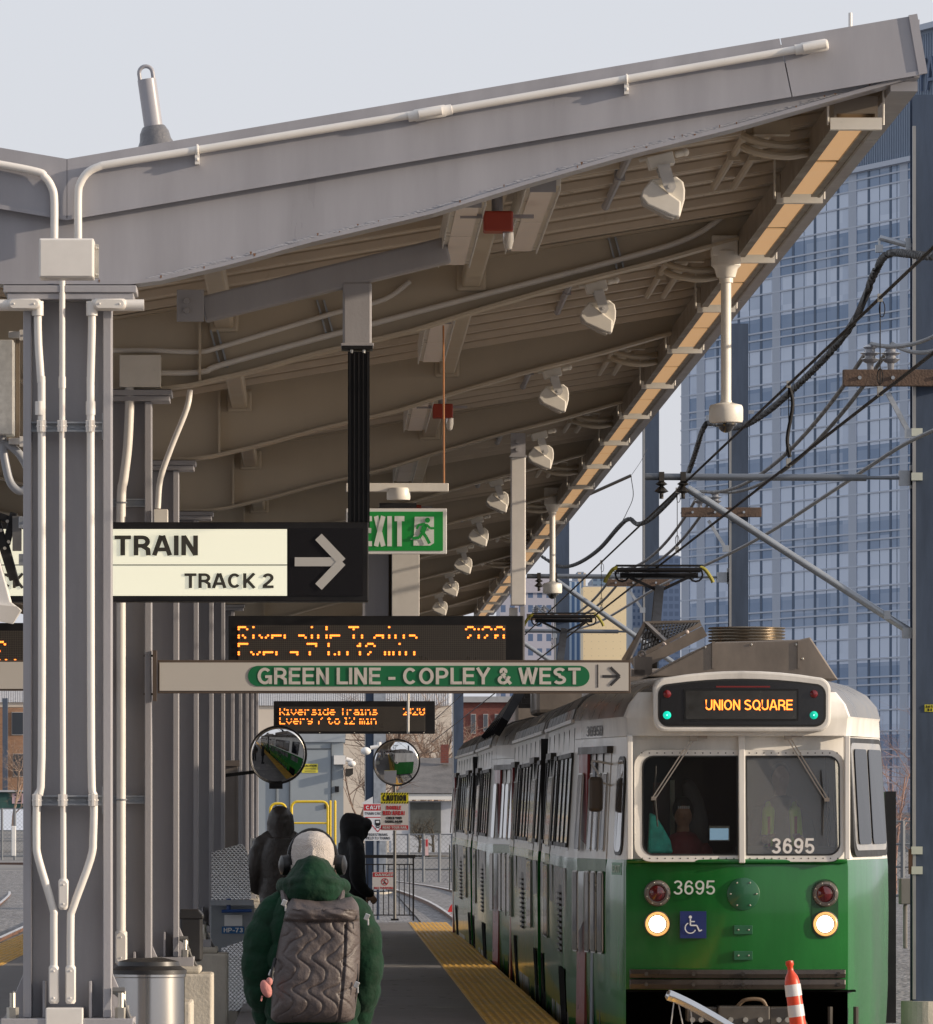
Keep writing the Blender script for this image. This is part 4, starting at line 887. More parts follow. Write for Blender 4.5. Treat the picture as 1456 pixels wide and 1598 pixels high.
    # destination display
    def slab(pts, y0, y1, mt, nm, par, bev=0): m = MB(); m.prism(pts, y0, y1); return m.build(nm, mt, par, local=True, bevel=bev)
    dbx = slab(rr(1020, 1296, 1057, 1142, 20, -.1, 10), -.13, .55, TWHITE, 'destination_housing', t, .02)
    slab(rr(1027, 1289, 1067, 1134, 17, -.13, 8), -.136, -.128, RUBB, 'seal', dbx, .002)
    slab(rr(1031, 1285, 1070, 1131, 14, -.13, 8), -.140, -.130, mat('display_black', (.014, .014, .015), .15, var=0, coat=.6), 'display_panel', dbx)
    slab(rr(1067, 1246, 1075, 1125, 2, -.14), -.144, -.139, mat('display_frame', (.006, .006, .006), .4, var=0), 'screen_frame', dbx)
    slab(rr(1070, 1243, 1078, 1122, 1, -.14), -.147, -.143, mat('display_screen', (.035, .035, .033), .18, var=.2, scale=6, coat=.5), 'screen', dbx)
    for x, y, nm, c, e in ((1041, 1083, 'marker_lamp', (.18, .01, .015), 0), (1270, 1083, 'marker_lamp', (.14, .01, .015), 0), (1041, 1116, 'signal_lamp', (.0, .55, .38), 1.1), (1270, 1116, 'signal_lamp', (.0, .5, .34), .7)):
        p = q(x, y, -.14); m = MB(); m.lathe([(.034, 0), (.03, .012), (.016, .02), (.0, .022)], (p[0], -.138, p[2]), (0, -1, 0), 16); m.build(nm, mat('lamp_%s_%d' % (nm, x), c, .2, var=0, emit=e, coat=.5), dbx, local=True, smooth=True)
        if e: m = MB(); m.ell((p[0], -.156, p[2]), .011, .004, .011, seg=10, rings=5); m.build('lamp_core', mat('lamp_core', (.6, 1, .85), .3, var=0, emit=3.5), dbx, local=True)
    m = MB(); a = q(1116, 1071, 0); b = q(1200, 1069, 0); m.box(a[0], b[0], -.1425, -.139, a[2]-.012, a[2]+.0); m.build('brake_strip', mat('strip_red', (.2, .02, .02), .3, var=0), dbx, local=True)
    # the text objects are placed in world space, then handed to the tram
    def ttext(s, px0, py0, px1, py1, y, m_, par, **kw):
        a = q(px0, py1, y); b = q(px1, py0, y); return stext(s, a[0], b[0], a[2], b[2], y, m_, par, local=True, **kw)
    ttext('UNION SQUARE', 1101, 1092, 1237, 1108, -.149, LEDM, dbx, name='destination_lettering', t=.13)
    ttext('3695', 1204, 1308, 1271, 1332, -.016, mat('number_white', (.78, .76, .74), .5, var=0), t, name='number_on_glass', t=.16, w0=.70)
    ttext('3695', 1051, 1374, 1116, 1396, .012-.045, mat('number_grey', (.50, .56, .52), .4, var=0), t, name='number_on_nose', t=.12, w0=.70)
    # lamps
    def nose_y(x): return .13*(x/.94)**2-.022
    for x, y, kind in ((1026, 1394, 'r'), (1026, 1442, 'h'), (1288, 1395, 'r'), (1288, 1442, 'h')):
        p = q(x, y, 0); yy = nose_y(p[0]); m = MB(); m.lathe([(.106, .02), (.108, -.015), (.098, -.034), (.080, -.038), (.076, -.02)], (p[0], yy, p[2]), (0, 1, 0), 32); hs = m.build('tail_lamp' if kind == 'r' else 'headlight', mat('bezel', (.22, .19, .17), .35, metal=.6), t, local=True, smooth=True)
        m = MB()
        for j in range(8): a = 2*math.pi*j/8+.3; m.ell((p[0]+.09*math.cos(a), yy-.038, p[2]+.09*math.sin(a)), .006, .004, .006, seg=6, rings=3)
        m.build('bezel_screws', BRASS, hs, local=True)
        m = MB(); m.lathe([(.078, -.012), (.06, -.028), (.03, -.040), (0, -.044)], (p[0], yy, p[2]), (0, 1, 0), 28)
        if kind == 'r': mm = mat('tail_red', (.10, .004, .006), .08, var=0, coat=1)
        else: mm = mat('headlight_glow', (1, .8, .5), .2, var=0, emit=9, ecol=(1, .74, .42))
        m.build('lens', mm, hs, local=True, smooth=True)
        if kind == 'h': m = MB(); m.lathe([(.098, -.036), (.090, -.043), (.080, -.040), (.079, -.008)], (p[0], yy, p[2]), (0, 1, 0), 32, False); m.build('lamp_ring', mat('lamp_ring_warm', (.6, .3, .1), .3, var=0, emit=.9, ecol=(1, .5, .15)), hs, local=True, smooth=True)  # glowing ring added to imitate the warm bloom around the headlight
    # dark backing plate around the right lamps, round hatch, hinges
    m = MB(); pl = rr(1267, 1309, 1372, 1465, 20.5, 0); n = len(pl); m.add([(x, nose_y(x)-.003, z) for x, z in pl]+[(x, nose_y(x)+.02, z) for x, z in pl], [list(range(n))]+[(a, (a+1) % n, (a+1) % n+n, a+n) for a in range(n)]); m.build('lamp_plate', mat('dark_green', (.005, .05, .012), .35), t, local=True)
    HG = mat('hatch_green', (.014, .105, .045), .35, var=.1, coat=.4)
    p = q(1160, 1395, 0); m = MB(); m.lathe([(.132, .03), (.132, -.012), (.126, -.016), (0, -.017)], (p[0], -.015, p[2]), (0, 1, 0), 36); h_ = m.build('round_hatch', HG, t, local=True, smooth=True)
    m = MB()
    for j in range(6): a = math.pi/3*j; m.ell((p[0]+.105*math.cos(a), -.033, p[2]+.105*math.sin(a)), .008, .005, .008, seg=8, rings=4)
    m.build('hatch_screws', BRASS, h_, local=True)
    for yy in (1451, 1491):
        m = MB(); a = q(1145, yy+7, 0); b = q(1174, yy-7, 0); m.box(a[0], b[0], -.034, -.01, a[2], b[2]); h_ = m.build('latch_plate', HG, t, local=True, bevel=.003)
        for x in (1152, 1168): p = q(x, yy, 0); m = MB(); m.ell((p[0], -.035, p[2]), .008, .005, .008, seg=8, rings=4); m.build('latch_screw', BRASS, h_, local=True)
    # blue access sign
    m = MB(); a = q(1061, 1464, 0); b = q(1102, 1422, 0); m.box(a[0], b[0], -.0385, -.0, a[2], b[2]); ac = m.build('access_sign', mat('access_blue', (.012, .025, .13), .35, var=.05), t, local=True)
    m = MB(); P = lambda x, y: (q(x, y, 0)[0], q(x, y, 0)[2])
    c = P(1077, 1431); m.disc(c[0], c[1], .013, -.0415); m.stroke([P(1077, 1434), P(1077, 1444), P(1087, 1444), P(1091, 1453), P(1095, 1451)], .011, -.0425); m.stroke([P(1077, 1438), P(1084, 1438)], .009, -.0445)
    c = P(1077, 1448); m.stroke([(c[0]+.043*math.cos(R(a_)), c[1]+.043*math.sin(R(a_))) for a_ in range(115, 355, 15)], .009, -.0465); m.build('wheelchair_symbol', mat('symbol_white', (.65, .67, .7), .5, var=0), ac, local=True)
    # bumper
    bm_ = None
    for j, (za, zb, pr) in enumerate(((.435, .505, .10), (.345, .425, .10))):
        m = MB(); vs = []; XX = [x*.97 for x in XF]
        for x in XX: y = .13*(x/.94)**2; vs += [(x, y-pr, za), (x, y+.05, za), (x, y+.05, zb), (x, y-pr, zb), (x, y-pr-.012, (za+zb)/2)]
        n = len(XX); m.add(vs, [(5*i+a, 5*i+(a+1) % 5, 5*i+5+(a+1) % 5, 5*i+5+a) for i in range(n-1) for a in range(5)]+[(0, 1, 2, 3, 4), tuple(5*n-5+a for a in range(5))])
        o = m.build('bumper_beam', mat('bumper_dark', (.055, .045, .038), .32, metal=.3, var=.25), t, local=True, bevel=.006)
        m = MB()
        for x in (-.78, -.4, 0, .4, .78): m.cyl((x, .13*(x/.94)**2-pr-.02, (za+zb)/2), (x, .13*(x/.94)**2-pr, (za+zb)/2), .017, 6)
        m.build('bumper_bolts', DARKMET, o, local=True)
    # wipers
    for pts, bl in ((((1082, 1152), (1020, 1246)), ((1024, 1195), (1022, 1246), (1026, 1290))), (((1230, 1150), (1290, 1248)), ((1281, 1202), (1284, 1250), (1283, 1304)))):
        m = MB(); a = q(*pts[0], 0); b = q(*pts[1], 0)
        def wy(p, o=0): return Vector((p[0], -.05+SL*(p[2]-1.43)-o, p[2]))
        for s in (-.014, .014): m.bar(wy(a, .02)+Vector((s, 0, 0)), wy(b, .02)+Vector((s, 0, 0)), .009, .012, (0, 1, 0))
        m.boxc(wy(a, .02), (.06, .05, .05)); m.boxc(wy(a, .0)+Vector((.07, 0, .01)), (.09, .02, .025)); m.boxc(wy(b, .01), (.04, .03, .03)); wp = m.build('wiper', mat('wiper_metal', (.35, .30, .25), .35, metal=.7), t, local=True)
        m = MB(); m.tube([wy(q(*p, 0), .0) for p in bl], [.006, .009, .006], 6); m.build('wiper_blade', RUBBER, wp, local=True)
    # cab interior
    m = MB(); m.box(-.86, .86, 2.6, 2.66, .6, 2.5); m.box(-.86, .86, .35, 2.6, .55, .62); m.build('cab_bulkhead', mat('cab_dark', (.03, .028, .026), .6), t, local=True)
    m = MB(); a = q(1010, 1345, 1.1); m.box(-.02, .80, .35, .95, .7, 1.50); m.box(-.25, -.02, .35, .75, .7, 1.42); m.build('console', mat('console', (.025, .025, .028), .5), t, local=True, bevel=.02)
    m = MB(); a = q(1106, 1313, .7); b = q(1138, 1289, .7); m.box(a[0], b[0], .68, .74, a[2], b[2]); sc_ = m.build('console_screen', mat('screen_case', (.3, .27, .22), .4), t, local=True, bevel=.004)
    m = MB(); a = q(1107, 1311, .7); b = q(1136, 1293, .7); m.box(a[0], b[0], .674, .679, a[2], b[2]); m.build('screen_glass', mat('screen_glow', (.2, .35, .45), .2, var=0, emit=.35, ecol=(.5, .75, 1)), sc_, local=True)
    m = MB(); a = q(1045, 1340, 1.3); b = q(1052, 1218, 1.3); m.box(a[0], b[0], 1.3, 1.33, a[2], b[2]); m.build('cab_post', mat('cab_cream', (.5, .52, .42), .5), t, local=True)
    m = MB(); a = q(1018, 1300, 1.5); b = q(1044, 1222, 1.5); m.box(a[0], b[0], 1.5, 1.52, a[2], b[2]); m.build('cab_panel', mat('cab_brown', (.12, .04, .03), .5), t, local=True)
    m = MB(); prof = [(1010, 1332), (1012, 1300), (1013, 1268), (1022, 1272), (1034, 1290), (1046, 1312), (1050, 1332)]; m.prism([(q(x, y, .25)[0], q(x, y, .25)[2]) for x, y in prof], .20, .30); m.build('teal_cloth', mat('teal_cloth', (.06, .58, .46), .5, var=.35, scale=9, bump=.8, bscale=14), t, local=True, bevel=.02)
    # tall slit windows on the taper, mirror
    for s in (-1, 1):
        m = MB(); y0, y1 = (.26, .60)
        if s < 0:
            side_panel(m, s, y0-.03, y1+.03, 1.43, 2.24, .001, .012, True, .12); w_ = m.build('slit_window', RUBB, t, local=True); m = MB(); side_panel(m, s, y0, y1, 1.46, 2.21, .014, .004, True, .10); m.build('pane', TGLASS, w_, local=True)
        else:
            side_panel(m, s, .22, 1.75, 1.42, 2.39, .001, .034, True, .10); w_ = m.build('cab_side_window', RUBB, t, local=True); m = MB(); side_panel(m, s, .28, 1.68, 1.47, 2.35, .036, .006, True, .08); m.build('frame', ALU, w_, local=True)
            m = MB(); side_panel(m, s, .36, .88, 1.52, 2.30, .050, .006, True, .05); side_panel(m, s, .96, 1.60, 1.52, 2.30, .050, .006, True, .05); m.build('pane', mat('cab_side_glass', (.012, .013, .015), .1, var=0, spec=.12), w_, local=True)
    m = MB(); c = q(929, 1240, .9); m.boxc(c, (.12, .07, .29)); mr = m.build('side_mirror', mat('mirror_case', (.09, .07, .055), .4, metal=.3), t, local=True, bevel=.03)
    m = MB(); m.boxc((c[0]+.012, c[1]+.036, c[2]), (.085, .004, .24)); m.build('mirror_glass', SS, mr, local=True)
    m = MB(); e = Vector((-side_x(.9, 2.1, True), .95, 2.20)); m.tube(smooth_path([e+Vector((0, 0, -.02)), Vector((c[0]-.03, c[1], 2.20)), Vector((c[0]+.02, c[1], 2.10)), Vector((c[0]+.03, c[1], 2.02))], 5), .010, 8); m.tube([Vector((c[0]-.02, c[1], 2.05)), e+Vector((0, 0, -.2))], .008, 6); m.build('mirror_arm', ALU, mr, local=True)
    m = MB(); side_panel(m, -1, .24, .70, 1.27, 1.37, .002, .003, True); st = m.build('door_sticker', mat('sticker_green', (.10, .30, .16), .4, var=0), t, local=True)
    # coupler and pocket
    m = MB(); m.box(-.93, .93, 1.1, 1.2, -.4, .34); m.box(-.93, .93, .1, 1.1, .32, .335); m.build('pocket_back', UNDER, t, local=True)
    CPM = mat('coupler_grey', (.11, .10, .09), .5, metal=.4, var=.3)
    m = MB(); m.box(-.20, .22, -.10, .35, -.02, .21); m.box(-.45, -.20, .0, .3, .08, .2); m.box(.22, .40, -.02, .3, .0, .2); m.box(.24, .38, -.05, -.02, -.10, .0); m.cyl((0, -.16, -.05), (0, .9, -.05), .12, 16); m.box(-.15, .15, -.16, -.1, -.16, -.03)
    cp = m.build('coupler', CPM, t, local=True, bevel=.012)
    m = MB()
    for x in (-.41, -.34, -.1, .02, .14, .29, .36): m.cyl((x, -.14, .1), (x, -.09, .1), .022, 8)
    m.build('coupler_bolts', BRASS, cp, local=True)
    m = MB(); m.tube(smooth_path([(-.05, -.05, .2), (.02, -.08, .26), (.15, -.08, .26), (.2, -.05, .19)], 6), .016, 8); m.tube(smooth_path([(.45, -.04, .16), (.52, -.08, .05), (.5, -.05, -.12)], 6), .006, 6); m.build('air_hose', mat('hose_tan', (.16, .11, .07), .6), cp, local=True)
    m = MB(); m.box(.40, .46, -.06, -.04, .16, .22); m.build('yellow_tag', mat('tag_yellow', (.6, .45, .02), .5), cp, local=True)
    m = MB(); m.tube([(.72, .1, .2), (.72, .1, 0), (.76, .1, -.05), (.9, .1, -.05), (.93, .1, 0), (.93, .1, .2)], .022, 8); m.build('step_stirrup', DARKMET, t, local=True)
    # roof shroud, fan ring and sloping screen
    m = MB(); ys = 3.6; pl = [(1008, 1047), (1110, 1004), (1245, 1000), (1262, 996), (1306, 1052)]
    m.prism([(q(x, y, ys)[0], q(x, y, ys)[2]-(.06 if j in (0, 4) else 0)) for j, (x, y) in enumerate(pl)], ys, ys+4.2); sh = m.build('roof_shroud', SHROUD, t, local=True, bevel=.012)
    m = MB()
    for x, y in ((1098, 1012), (1170, 1008), (1240, 1008), (1110, 1030), (1250, 1030)): p = q(x, y, ys); m.ell((p[0], ys-.008, p[2]), .012, .006, .012, seg=8, rings=4)
    m.build('rivets', BRASS, sh, local=True)
    m = MB(); a = q(1111, 1045, ys); b = q(1111, 1003, ys); m.box(a[0]-.012, a[0]+.012, ys-.016, ys-.002, a[2], b[2]); c = q(1244, 1045, ys); m.box(c[0]-.01, c[0]+.01, ys-.016, ys-.002, a[2], b[2]); m.build('panel_ribs', SHROUD, sh, local=True)
    c = q(1162, 992, 5.2); m = MB()
    for j in range(5): m.lathe([(.335, 0), (.345, .008), (.335, .016)], (c[0], 5.2, c[2]-.07+.028*j), seg=36)
    m.lathe([(.31, 0), (.31, .12), (.1, .125)], (c[0], 5.2, c[2]-.08), seg=36); m.build('fan_grille', mat('bronze_metal', (.27, .23, .18), .35, metal=.8, var=.2), sh, local=True, smooth=True)
    m = MB(); P = lambda x, y, yy: Vector(q(x, y, yy)); A, B, C, E = P(975, 1037, 6.5), P(1090, 977, 6.5), P(1003, 976, 7.2), P(1040, 1010, 6.5)
    for a, b in ((A, B), (A, C), (C, P(1088, 974, 7.2)), (C, E), (P(968, 1034, 7.2), C)): m.bar(a, b, .035, .035)
    m.bar(P(985, 1045, 6.3), P(1096, 988, 6.3), .02, .10); fr = m.build('screen_frame', SHROUD, t, local=True)
    m = MB()
    for j in range(17):
        s_ = j/16; m.bar(C.lerp(P(1088, 975, 7.2), s_), P(995, 1028, 6.6).lerp(P(1080, 982, 6.6), s_), .014, .014)
    for j in range(7):
        s_ = j/6; m.bar(C.lerp(P(995, 1028, 6.6), s_), P(1088, 975, 7.2).lerp(P(1080, 982, 6.6), s_), .014, .014)
    m.build('wire_mesh', DARKMET, fr, local=True)
    m = MB()
    for x, y in ((1000, 1025), (1032, 1009), (1068, 990)): m.ell(P(x, y, 6.4), .022, .02, .022, seg=10, rings=6)
    m.build('insulator_caps', mat('pale_cap', (.5, .42, .38), .4), fr, local=True)
    m = MB(); m.boxc(P(1000, 1042, 5.5), (.16, .1, .16)); m.tube(arc(P(998, 1024, 5.5), .03, 0, 360, 12)[:-1], .01, 6, closed=True); m.boxc(P(992, 1053, 5.5), (.12, .1, .06)); m.build('roof_fittings', SHROUD, t, local=True)
    return q
def side_text(s, par, y_front, y_back, z0, z1, m_, off, t=.15):
    o = stext(s, 0, y_back-y_front, z0, z1, 0, m_, par, t=t, local=True, name='side_lettering')
    for v in o.data.vertices:
        X, Y, Z = v.co; ys = y_back-X; v.co = (-(side_x(ys, Z, True)+off-Y), ys, Z)
def pantograph(t, y, wdt, ztop, xo, detailed=True):
    pn = MB(); w = wdt/2
    pn.cyl((xo-w*.78, y, ztop), (xo+w*.78, y, ztop), .022, 10); pn.cyl((xo-w*.78, y+.28, ztop), (xo+w*.78, y+.28, ztop), .022, 10); pn.cyl((xo-w*.72, y+.1, ztop-.055), (xo+w*.72, y+.1, ztop-.055), .028, 10)
    pn.bar((xo-w*.8, y, ztop+.045), (xo+w*.8, y, ztop+.045), .05, .012); pn.bar((xo-w*.8, y+.28, ztop+.045), (xo+w*.8, y+.28, ztop+.045), .05, .012)
    for s in (-1, 1):
        pn.tube(arc((xo+s*w*.68, y+.1, ztop-.05), .07, 0, 360, 12)[:-1], .01, 6, closed=True); pn.bar((xo+s*w*.68, y+.1, ztop-.04), (xo, y+.1, ztop-.22), .045, .03)
    hd = pn.build('pantograph', BLACK, t, local=True)
    for s in (-1, 1):
        m = MB(); m.tube(smooth_path([(xo+s*w*.76, y+.14, ztop+.03), (xo+s*w*.86, y+.14, ztop), (xo+s*w*.97, y+.14, ztop-.09), (xo+s*w*1.0, y+.14, ztop-.13)], 5), .02, 8); m.build('horn', mat('horn_yellow', (.28, .25, .03), .5), hd, local=True)
    m = MB(); kn = Vector((xo-.10, y-1.2, ztop-.70)); m.bar((xo, y+.1, ztop-.20), kn, .09, .09, (0, 1, 0)); m.bar(kn, (xo-.05, y+.8, 3.02), .08, .08, (0, 1, 0)); m.cyl(kn-Vector((.15, 0, 0)), kn+Vector((.15, 0, 0)), .04, 10); m.build('arm', BLACK, hd, local=True)
    m = MB()
    for s in (-1, 1): m.box(xo+s*.45-.04, xo+s*.45+.04, y-.6, y+1.2, 3.02, 3.08); m.cyl((xo+s*.45, y-.4, 2.85), (xo+s*.45, y-.4, 3.02), .05, 10); m.cyl((xo+s*.45, y+1, 2.85), (xo+s*.45, y+1, 3.02), .05, 10)
    m.box(xo-.45, xo+.45, y+.7, y+.8, 3.02, 3.1); m.build('base_frame', DARKMET, hd, local=True)
def bellows(t, y0, y1):
    m = MB(); n = int((y1-y0)/.10)
    for i in range(n):
        y = y0+(y1-y0)*i/n; a = .0 if i % 2 else -.09
        def loop(o, yy): return [Vector((sx*(h+o), yy, z)) for sx, h, z in ((-1, 1.22, -.1), (-1, 1.22, 2.5), (-1, .95, 2.8), (1, .95, 2.8), (1, 1.22, 2.5), (1, 1.22, -.1))]
        m.loft([loop(0, y), loop(-.08, y+(y1-y0)/n*.5), loop(0, y+(y1-y0)/n)])
    m.build('bellows', RUBBER, t, local=True)
def tram_car(loc, rz, label, front, yaw2=.15):
    t = empty('tram_car', loc, label, 'tram', 'cars of the green and white tram', rz); t.rotation_euler.x = 0.00284
    half_car(10.9, True, t, [(2.95, 6.4, 3), (6.85, 7.75, 1), (9.75, 10.5, 1)], [(1.0, 2.4, True), (8.1, 9.5, False)], [(4.2, 5.0, .55, 1.15)])
    bellows(t, 10.9, 12.0)
    rear = bpy.data.objects.new('rear_section', None); COL.objects.link(rear); rear.parent = t; rear.location = (0, 12.0, 0); rear.rotation_euler.z = R(yaw2)
    half_car(10.2, False, rear, [(.3, 1.3, 1), (3.4, 6.6, 3), (7.1, 7.9, 1)], [(1.6, 3.0, False), (8.4, 9.8, True)], [(4.4, 5.2, .55, 1.15)])
    m = MB(); m.box(-.7, .7, 1.4, 5.2, 2.9, 3.22); m.box(-.55, .55, 6.0, 9.4, 2.9, 3.1); m.build('roof_unit', SHROUD, rear, local=True, bevel=.05)
    return t
TR = tram_car((3.427, FP/192.1, gz(57)), R(-.20), 'leading green and white tram car 3695 with lit headlights, showing UNION SQUARE', True, .25)
front_end(TR)
side_text('3695B', TR, 1.35, 2.25, 2.42, 2.505, mat('faded_number', (.12, .12, .12), .5, var=.2), .004)
side_text('EXIT', TR, .28, .66, 1.29, 1.35, mat('sticker_pale', (.5, .6, .5), .5, var=0), .006)
m = MB(); side_panel(m, -1, 1.62, 1.74, -.2, 2.2, .024, .012, True); m.build('door_centre_post', mat('post_bluegrey', (.13, .15, .19), .4), TR, local=True)
pantograph(TR, 15.4, 1.12, 4.28, .02)
T2 = tram_car((3.31, 80.6, gz(80.6)), R(-.05), 'second green and white tram car coupled behind the leading one', False, .35)
m = MB(); m.box(-.86, .86, .35, .4, 1.2, 2.4); m.build('cab_front', TGLASS, T2, local=True)
pantograph(T2, 14.2, 1.08, 4.42, -.02)
for q_ in range(5): m = MB(); m.bar((-1.18, 2.2+q_*1.35, 2.78), (-.80, 2.9+q_*1.35, 3.42-.04*q_), .10, .30, (0, 1, 0)); m.bar((-.8, 2.9+q_*1.35, 3.40-.04*q_), (.2, 2.9+q_*1.35, 3.40-.04*q_), .05, .3); m.build('roof_strut', BLACK, T2, local=True)
m = MB(); m.box(-.8, .8, 1.0, 3.2, 2.92, 3.25); m.box(-.5, .5, 3.8, 6.2, 2.92, 3.12); m.build('roof_unit', SHROUD, T2, local=True, bevel=.05)
# ------------------------------------------------------------------ ground, platform, tracks
def ballast_mat():
    m = bpy.data.materials.new('ballast'); m.use_nodes = True; nt = m.node_tree; b = nt.nodes['Principled BSDF']; b.inputs['Roughness'].default_value = .9
    tc = nt.nodes.new('ShaderNodeTexCoord'); vo = nt.nodes.new('ShaderNodeTexVoronoi'); vo.inputs['Scale'].default_value = 13; nt.links.new(tc.outputs['Object'], vo.inputs[0])
    cr = nt.nodes.new('ShaderNodeValToRGB'); cr.color_ramp.elements[0].color = (.035, .035, .04, 1); cr.color_ramp.elements[1].color = (.40, .395, .40, 1)
    sx = nt.nodes.new('ShaderNodeSeparateColor'); nt.links.new(vo.outputs['Color'], sx.inputs[0]); nt.links.new(sx.outputs[0], cr.inputs[0])
    nz = nt.nodes.new('ShaderNodeTexNoise'); nz.inputs['Scale'].default_value = .35; nt.links.new(tc.outputs['Object'], nz.inputs[0])
    mx = nt.nodes.new('ShaderNodeMix'); mx.data_type = 'RGBA'; mx.blend_type = 'MULTIPLY'; mx.inputs[0].default_value = .25; nt.links.new(cr.outputs[0], mx.inputs[6]); nt.links.new(nz.outputs[0], mx.inputs[7]); nt.links.new(mx.outputs[2], b.inputs[0])
    bp = nt.nodes.new('ShaderNodeBump'); bp.inputs['Strength'].default_value = 1; bp.inputs['Distance'].default_value = .05; nt.links.new(vo.outputs['Distance'], bp.inputs['Height']); bp.invert = True; nt.links.new(bp.outputs[0], b.inputs['Normal'])
    return m
BAL = ballast_mat()
def sheet(name, x0, x1, y0, y1, z0, z1, m_, ny=1):
    m = MB(); vs = []; fs = []
    for i in range(ny+1):
        y = y0+(y1-y0)*i/ny; z = z0+(z1-z0)*i/ny; vs += [(x0, y, z), (x1, y, z)]
    for i in range(ny): fs.append((2*i, 2*i+1, 2*i+3, 2*i+2))
    m.add(vs, fs); o = m.build(name, m_, normals=False); tag(o, kind='structure'); return o
m = MB(); GRY = [-40, 57, 250, 400, 6000]; GRZ = [-.62, -.46, .10, .2, .2]
vs = []; [vs.extend([(-3500, y, z), (3500, y, z)]) for y, z in zip(GRY, GRZ)]; m.add(vs, [(2*i, 2*i+1, 2*i+3, 2*i+2) for i in range(4)])
tag(m.build('ground', mat('dirt', (.17, .165, .16), .95, var=.35, scale=.2, bump=.3, bscale=8), normals=False), kind='structure')
sheet('ballast_bed', 1.95, 60, 20, 250, -.46, .14, BAL, 4); sheet('ballast_bed', -60, -4.35, 20, 250, -.46, .14, BAL, 4); sheet('ballast_bed', -4.35, 1.95, 111.9, 250, -.255, .14, BAL, 4)
FLOOR = mat('platform_paving', (.19, .183, .187), .62, var=.28, scale=1.8, bump=.15, bscale=30)
PEND = 111.4
for nm, x0, x1 in (('platform_floor', -.72, 1.40), ('platform_floor', -3.68, -1.95)):
    m = MB(); m.add([(x, y, z) for y in (22, PEND) for x in (x0, x1) for z in (gz(y)-.6, gz(y))], [(0, 1, 3, 2), (4, 6, 7, 5), (0, 4, 5, 1), (2, 3, 7, 6), (1, 5, 7, 3)]); tag(m.build(nm, FLOOR), kind='structure')
sheet('column_trench_floor', -1.95, -.72, 22, PEND, gz(22)-.36, gz(PEND)-.36, FLOOR)
m = MB()                                               # saw cuts and drain slots across the floor
for y in [30+4.1*i for i in range(20)]+[67.9]: m.add([(-.5, y, gz(y)+.004), (1.38, y, gz(y)+.004), (1.38, y+.05, gz(y+.05)+.004), (-.5, y+.05, gz(y+.05)+.004)], [(0, 1, 2, 3)])
tag(m.build('floor_joints', mat('joint_sealant', (.30, .29, .28), .7), normals=False), kind='structure')
YEL = mat('tactile_yellow', (.66, .39, .085), .5, var=.25, scale=2.2)
for x0, x1, lab in ((1.40, 2.01, 'long yellow tactile warning strip along the right platform edge'), (-4.30, -3.68, 'yellow tactile warning strip along the left platform edge')):
    m = MB(); m.add([(x, y, z) for y in (22, PEND-.1) for x in (x0, x1) for z in (gz(y)-.5, gz(y)+.004)], [(0, 1, 3, 2), (4, 6, 7, 5), (0, 4, 5, 1), (2, 3, 7, 6), (1, 5, 7, 3)]); y = 50.0
    vs = []; fs = []
    while y < PEND-.2:
        for j in range(9):
            x = x0+.035+j*.0675; z = gz(y)+.004; n = len(vs); r_ = .018; h = .007
            vs += [(x-r_, y-r_, z), (x+r_, y-r_, z), (x+r_, y+r_, z), (x-r_, y+r_, z), (x-.011, y-.011, z+h), (x+.011, y-.011, z+h), (x+.011, y+.011, z+h), (x-.011, y+.011, z+h)]
            fs += [(n, n+1, n+5, n+4), (n+1, n+2, n+6, n+5), (n+2, n+3, n+7, n+6), (n+3, n, n+4, n+7), (n+4, n+5, n+6, n+7)]
        y += .0675
    m.add(vs, fs)
    for q in range(int((PEND-50)/.61)):                # tile joints
        yy = 50+q*.61; m.mi = 1; m.add([(x0, yy, gz(yy)+.0055), (x1, yy, gz(yy)+.0055), (x1, yy+.014, gz(yy)+.0055), (x0, yy+.014, gz(yy)+.0055)], [(0, 1, 2, 3)])
    tag(m.build('tactile_strip', [YEL, mat('tile_joint', (.10, .06, .02), .8)]), kind='structure')
RAILM = mat('rail_rust', (.14, .065, .035), .6, var=.3, scale=5); RAILT = mat('rail_top', (.55, .50, .45), .25, metal=.9, var=.1)
def track(path, label, half=.7175):
    t = empty('railway_track', (path[0][0], path[0][1], path[0][2]), label, 'railway track', 'railway tracks'); P = smooth_path([Vector(p) for p in path], 10)
    for s in (-1, 1):
        L = []
        for i, p in enumerate(P):
            d = (P[min(i+1, len(P)-1)]-P[max(i-1, 0)]).normalized(); n_ = Vector((d.y, -d.x, 0)).normalized(); L.append((p+n_*s*half, n_))
        def prof(pts): return [[p+n_*a+Vector((0, 0, b)) for a, b in pts] for p, n_ in L]
        m = MB(); m.loft(prof([(-.065, -.15), (.065, -.15), (.065, -.135), (.01, -.12), (.01, -.04), (.036, -.03), (.036, -.008), (-.036, -.008), (-.036, -.03), (-.01, -.04), (-.01, -.12), (-.065, -.135)])); r_ = m.build('rail', RAILM, t)
        m = MB(); m.loft(prof([(-.034, -.0075), (.034, -.0075), (.026, .002), (-.026, .002)])); m.build('rail_head', RAILT, r_)
    m = MB(); acc = 0; last = P[0]
    for i in range(len(P)-1):
        a, b = P[i], P[i+1]; L = (b-a).length; d = (b-a).normalized(); s_ = -acc
        while s_+.65 <= L:
            s_ += .65; c = a+d*s_; ang = math.atan2(d.y, d.x); M = Matrix.Rotation(ang, 3, 'Z'); m.boxc(c+Vector((0, 0, -.21)), (.22, 2.5, .13), M)
        acc = L-s_
    m.build('sleepers', mat('sleeper', (.10, .085, .07), .85, var=.3), t)['kind'] = 'stuff'
def zr(y): return gz(y)-.30
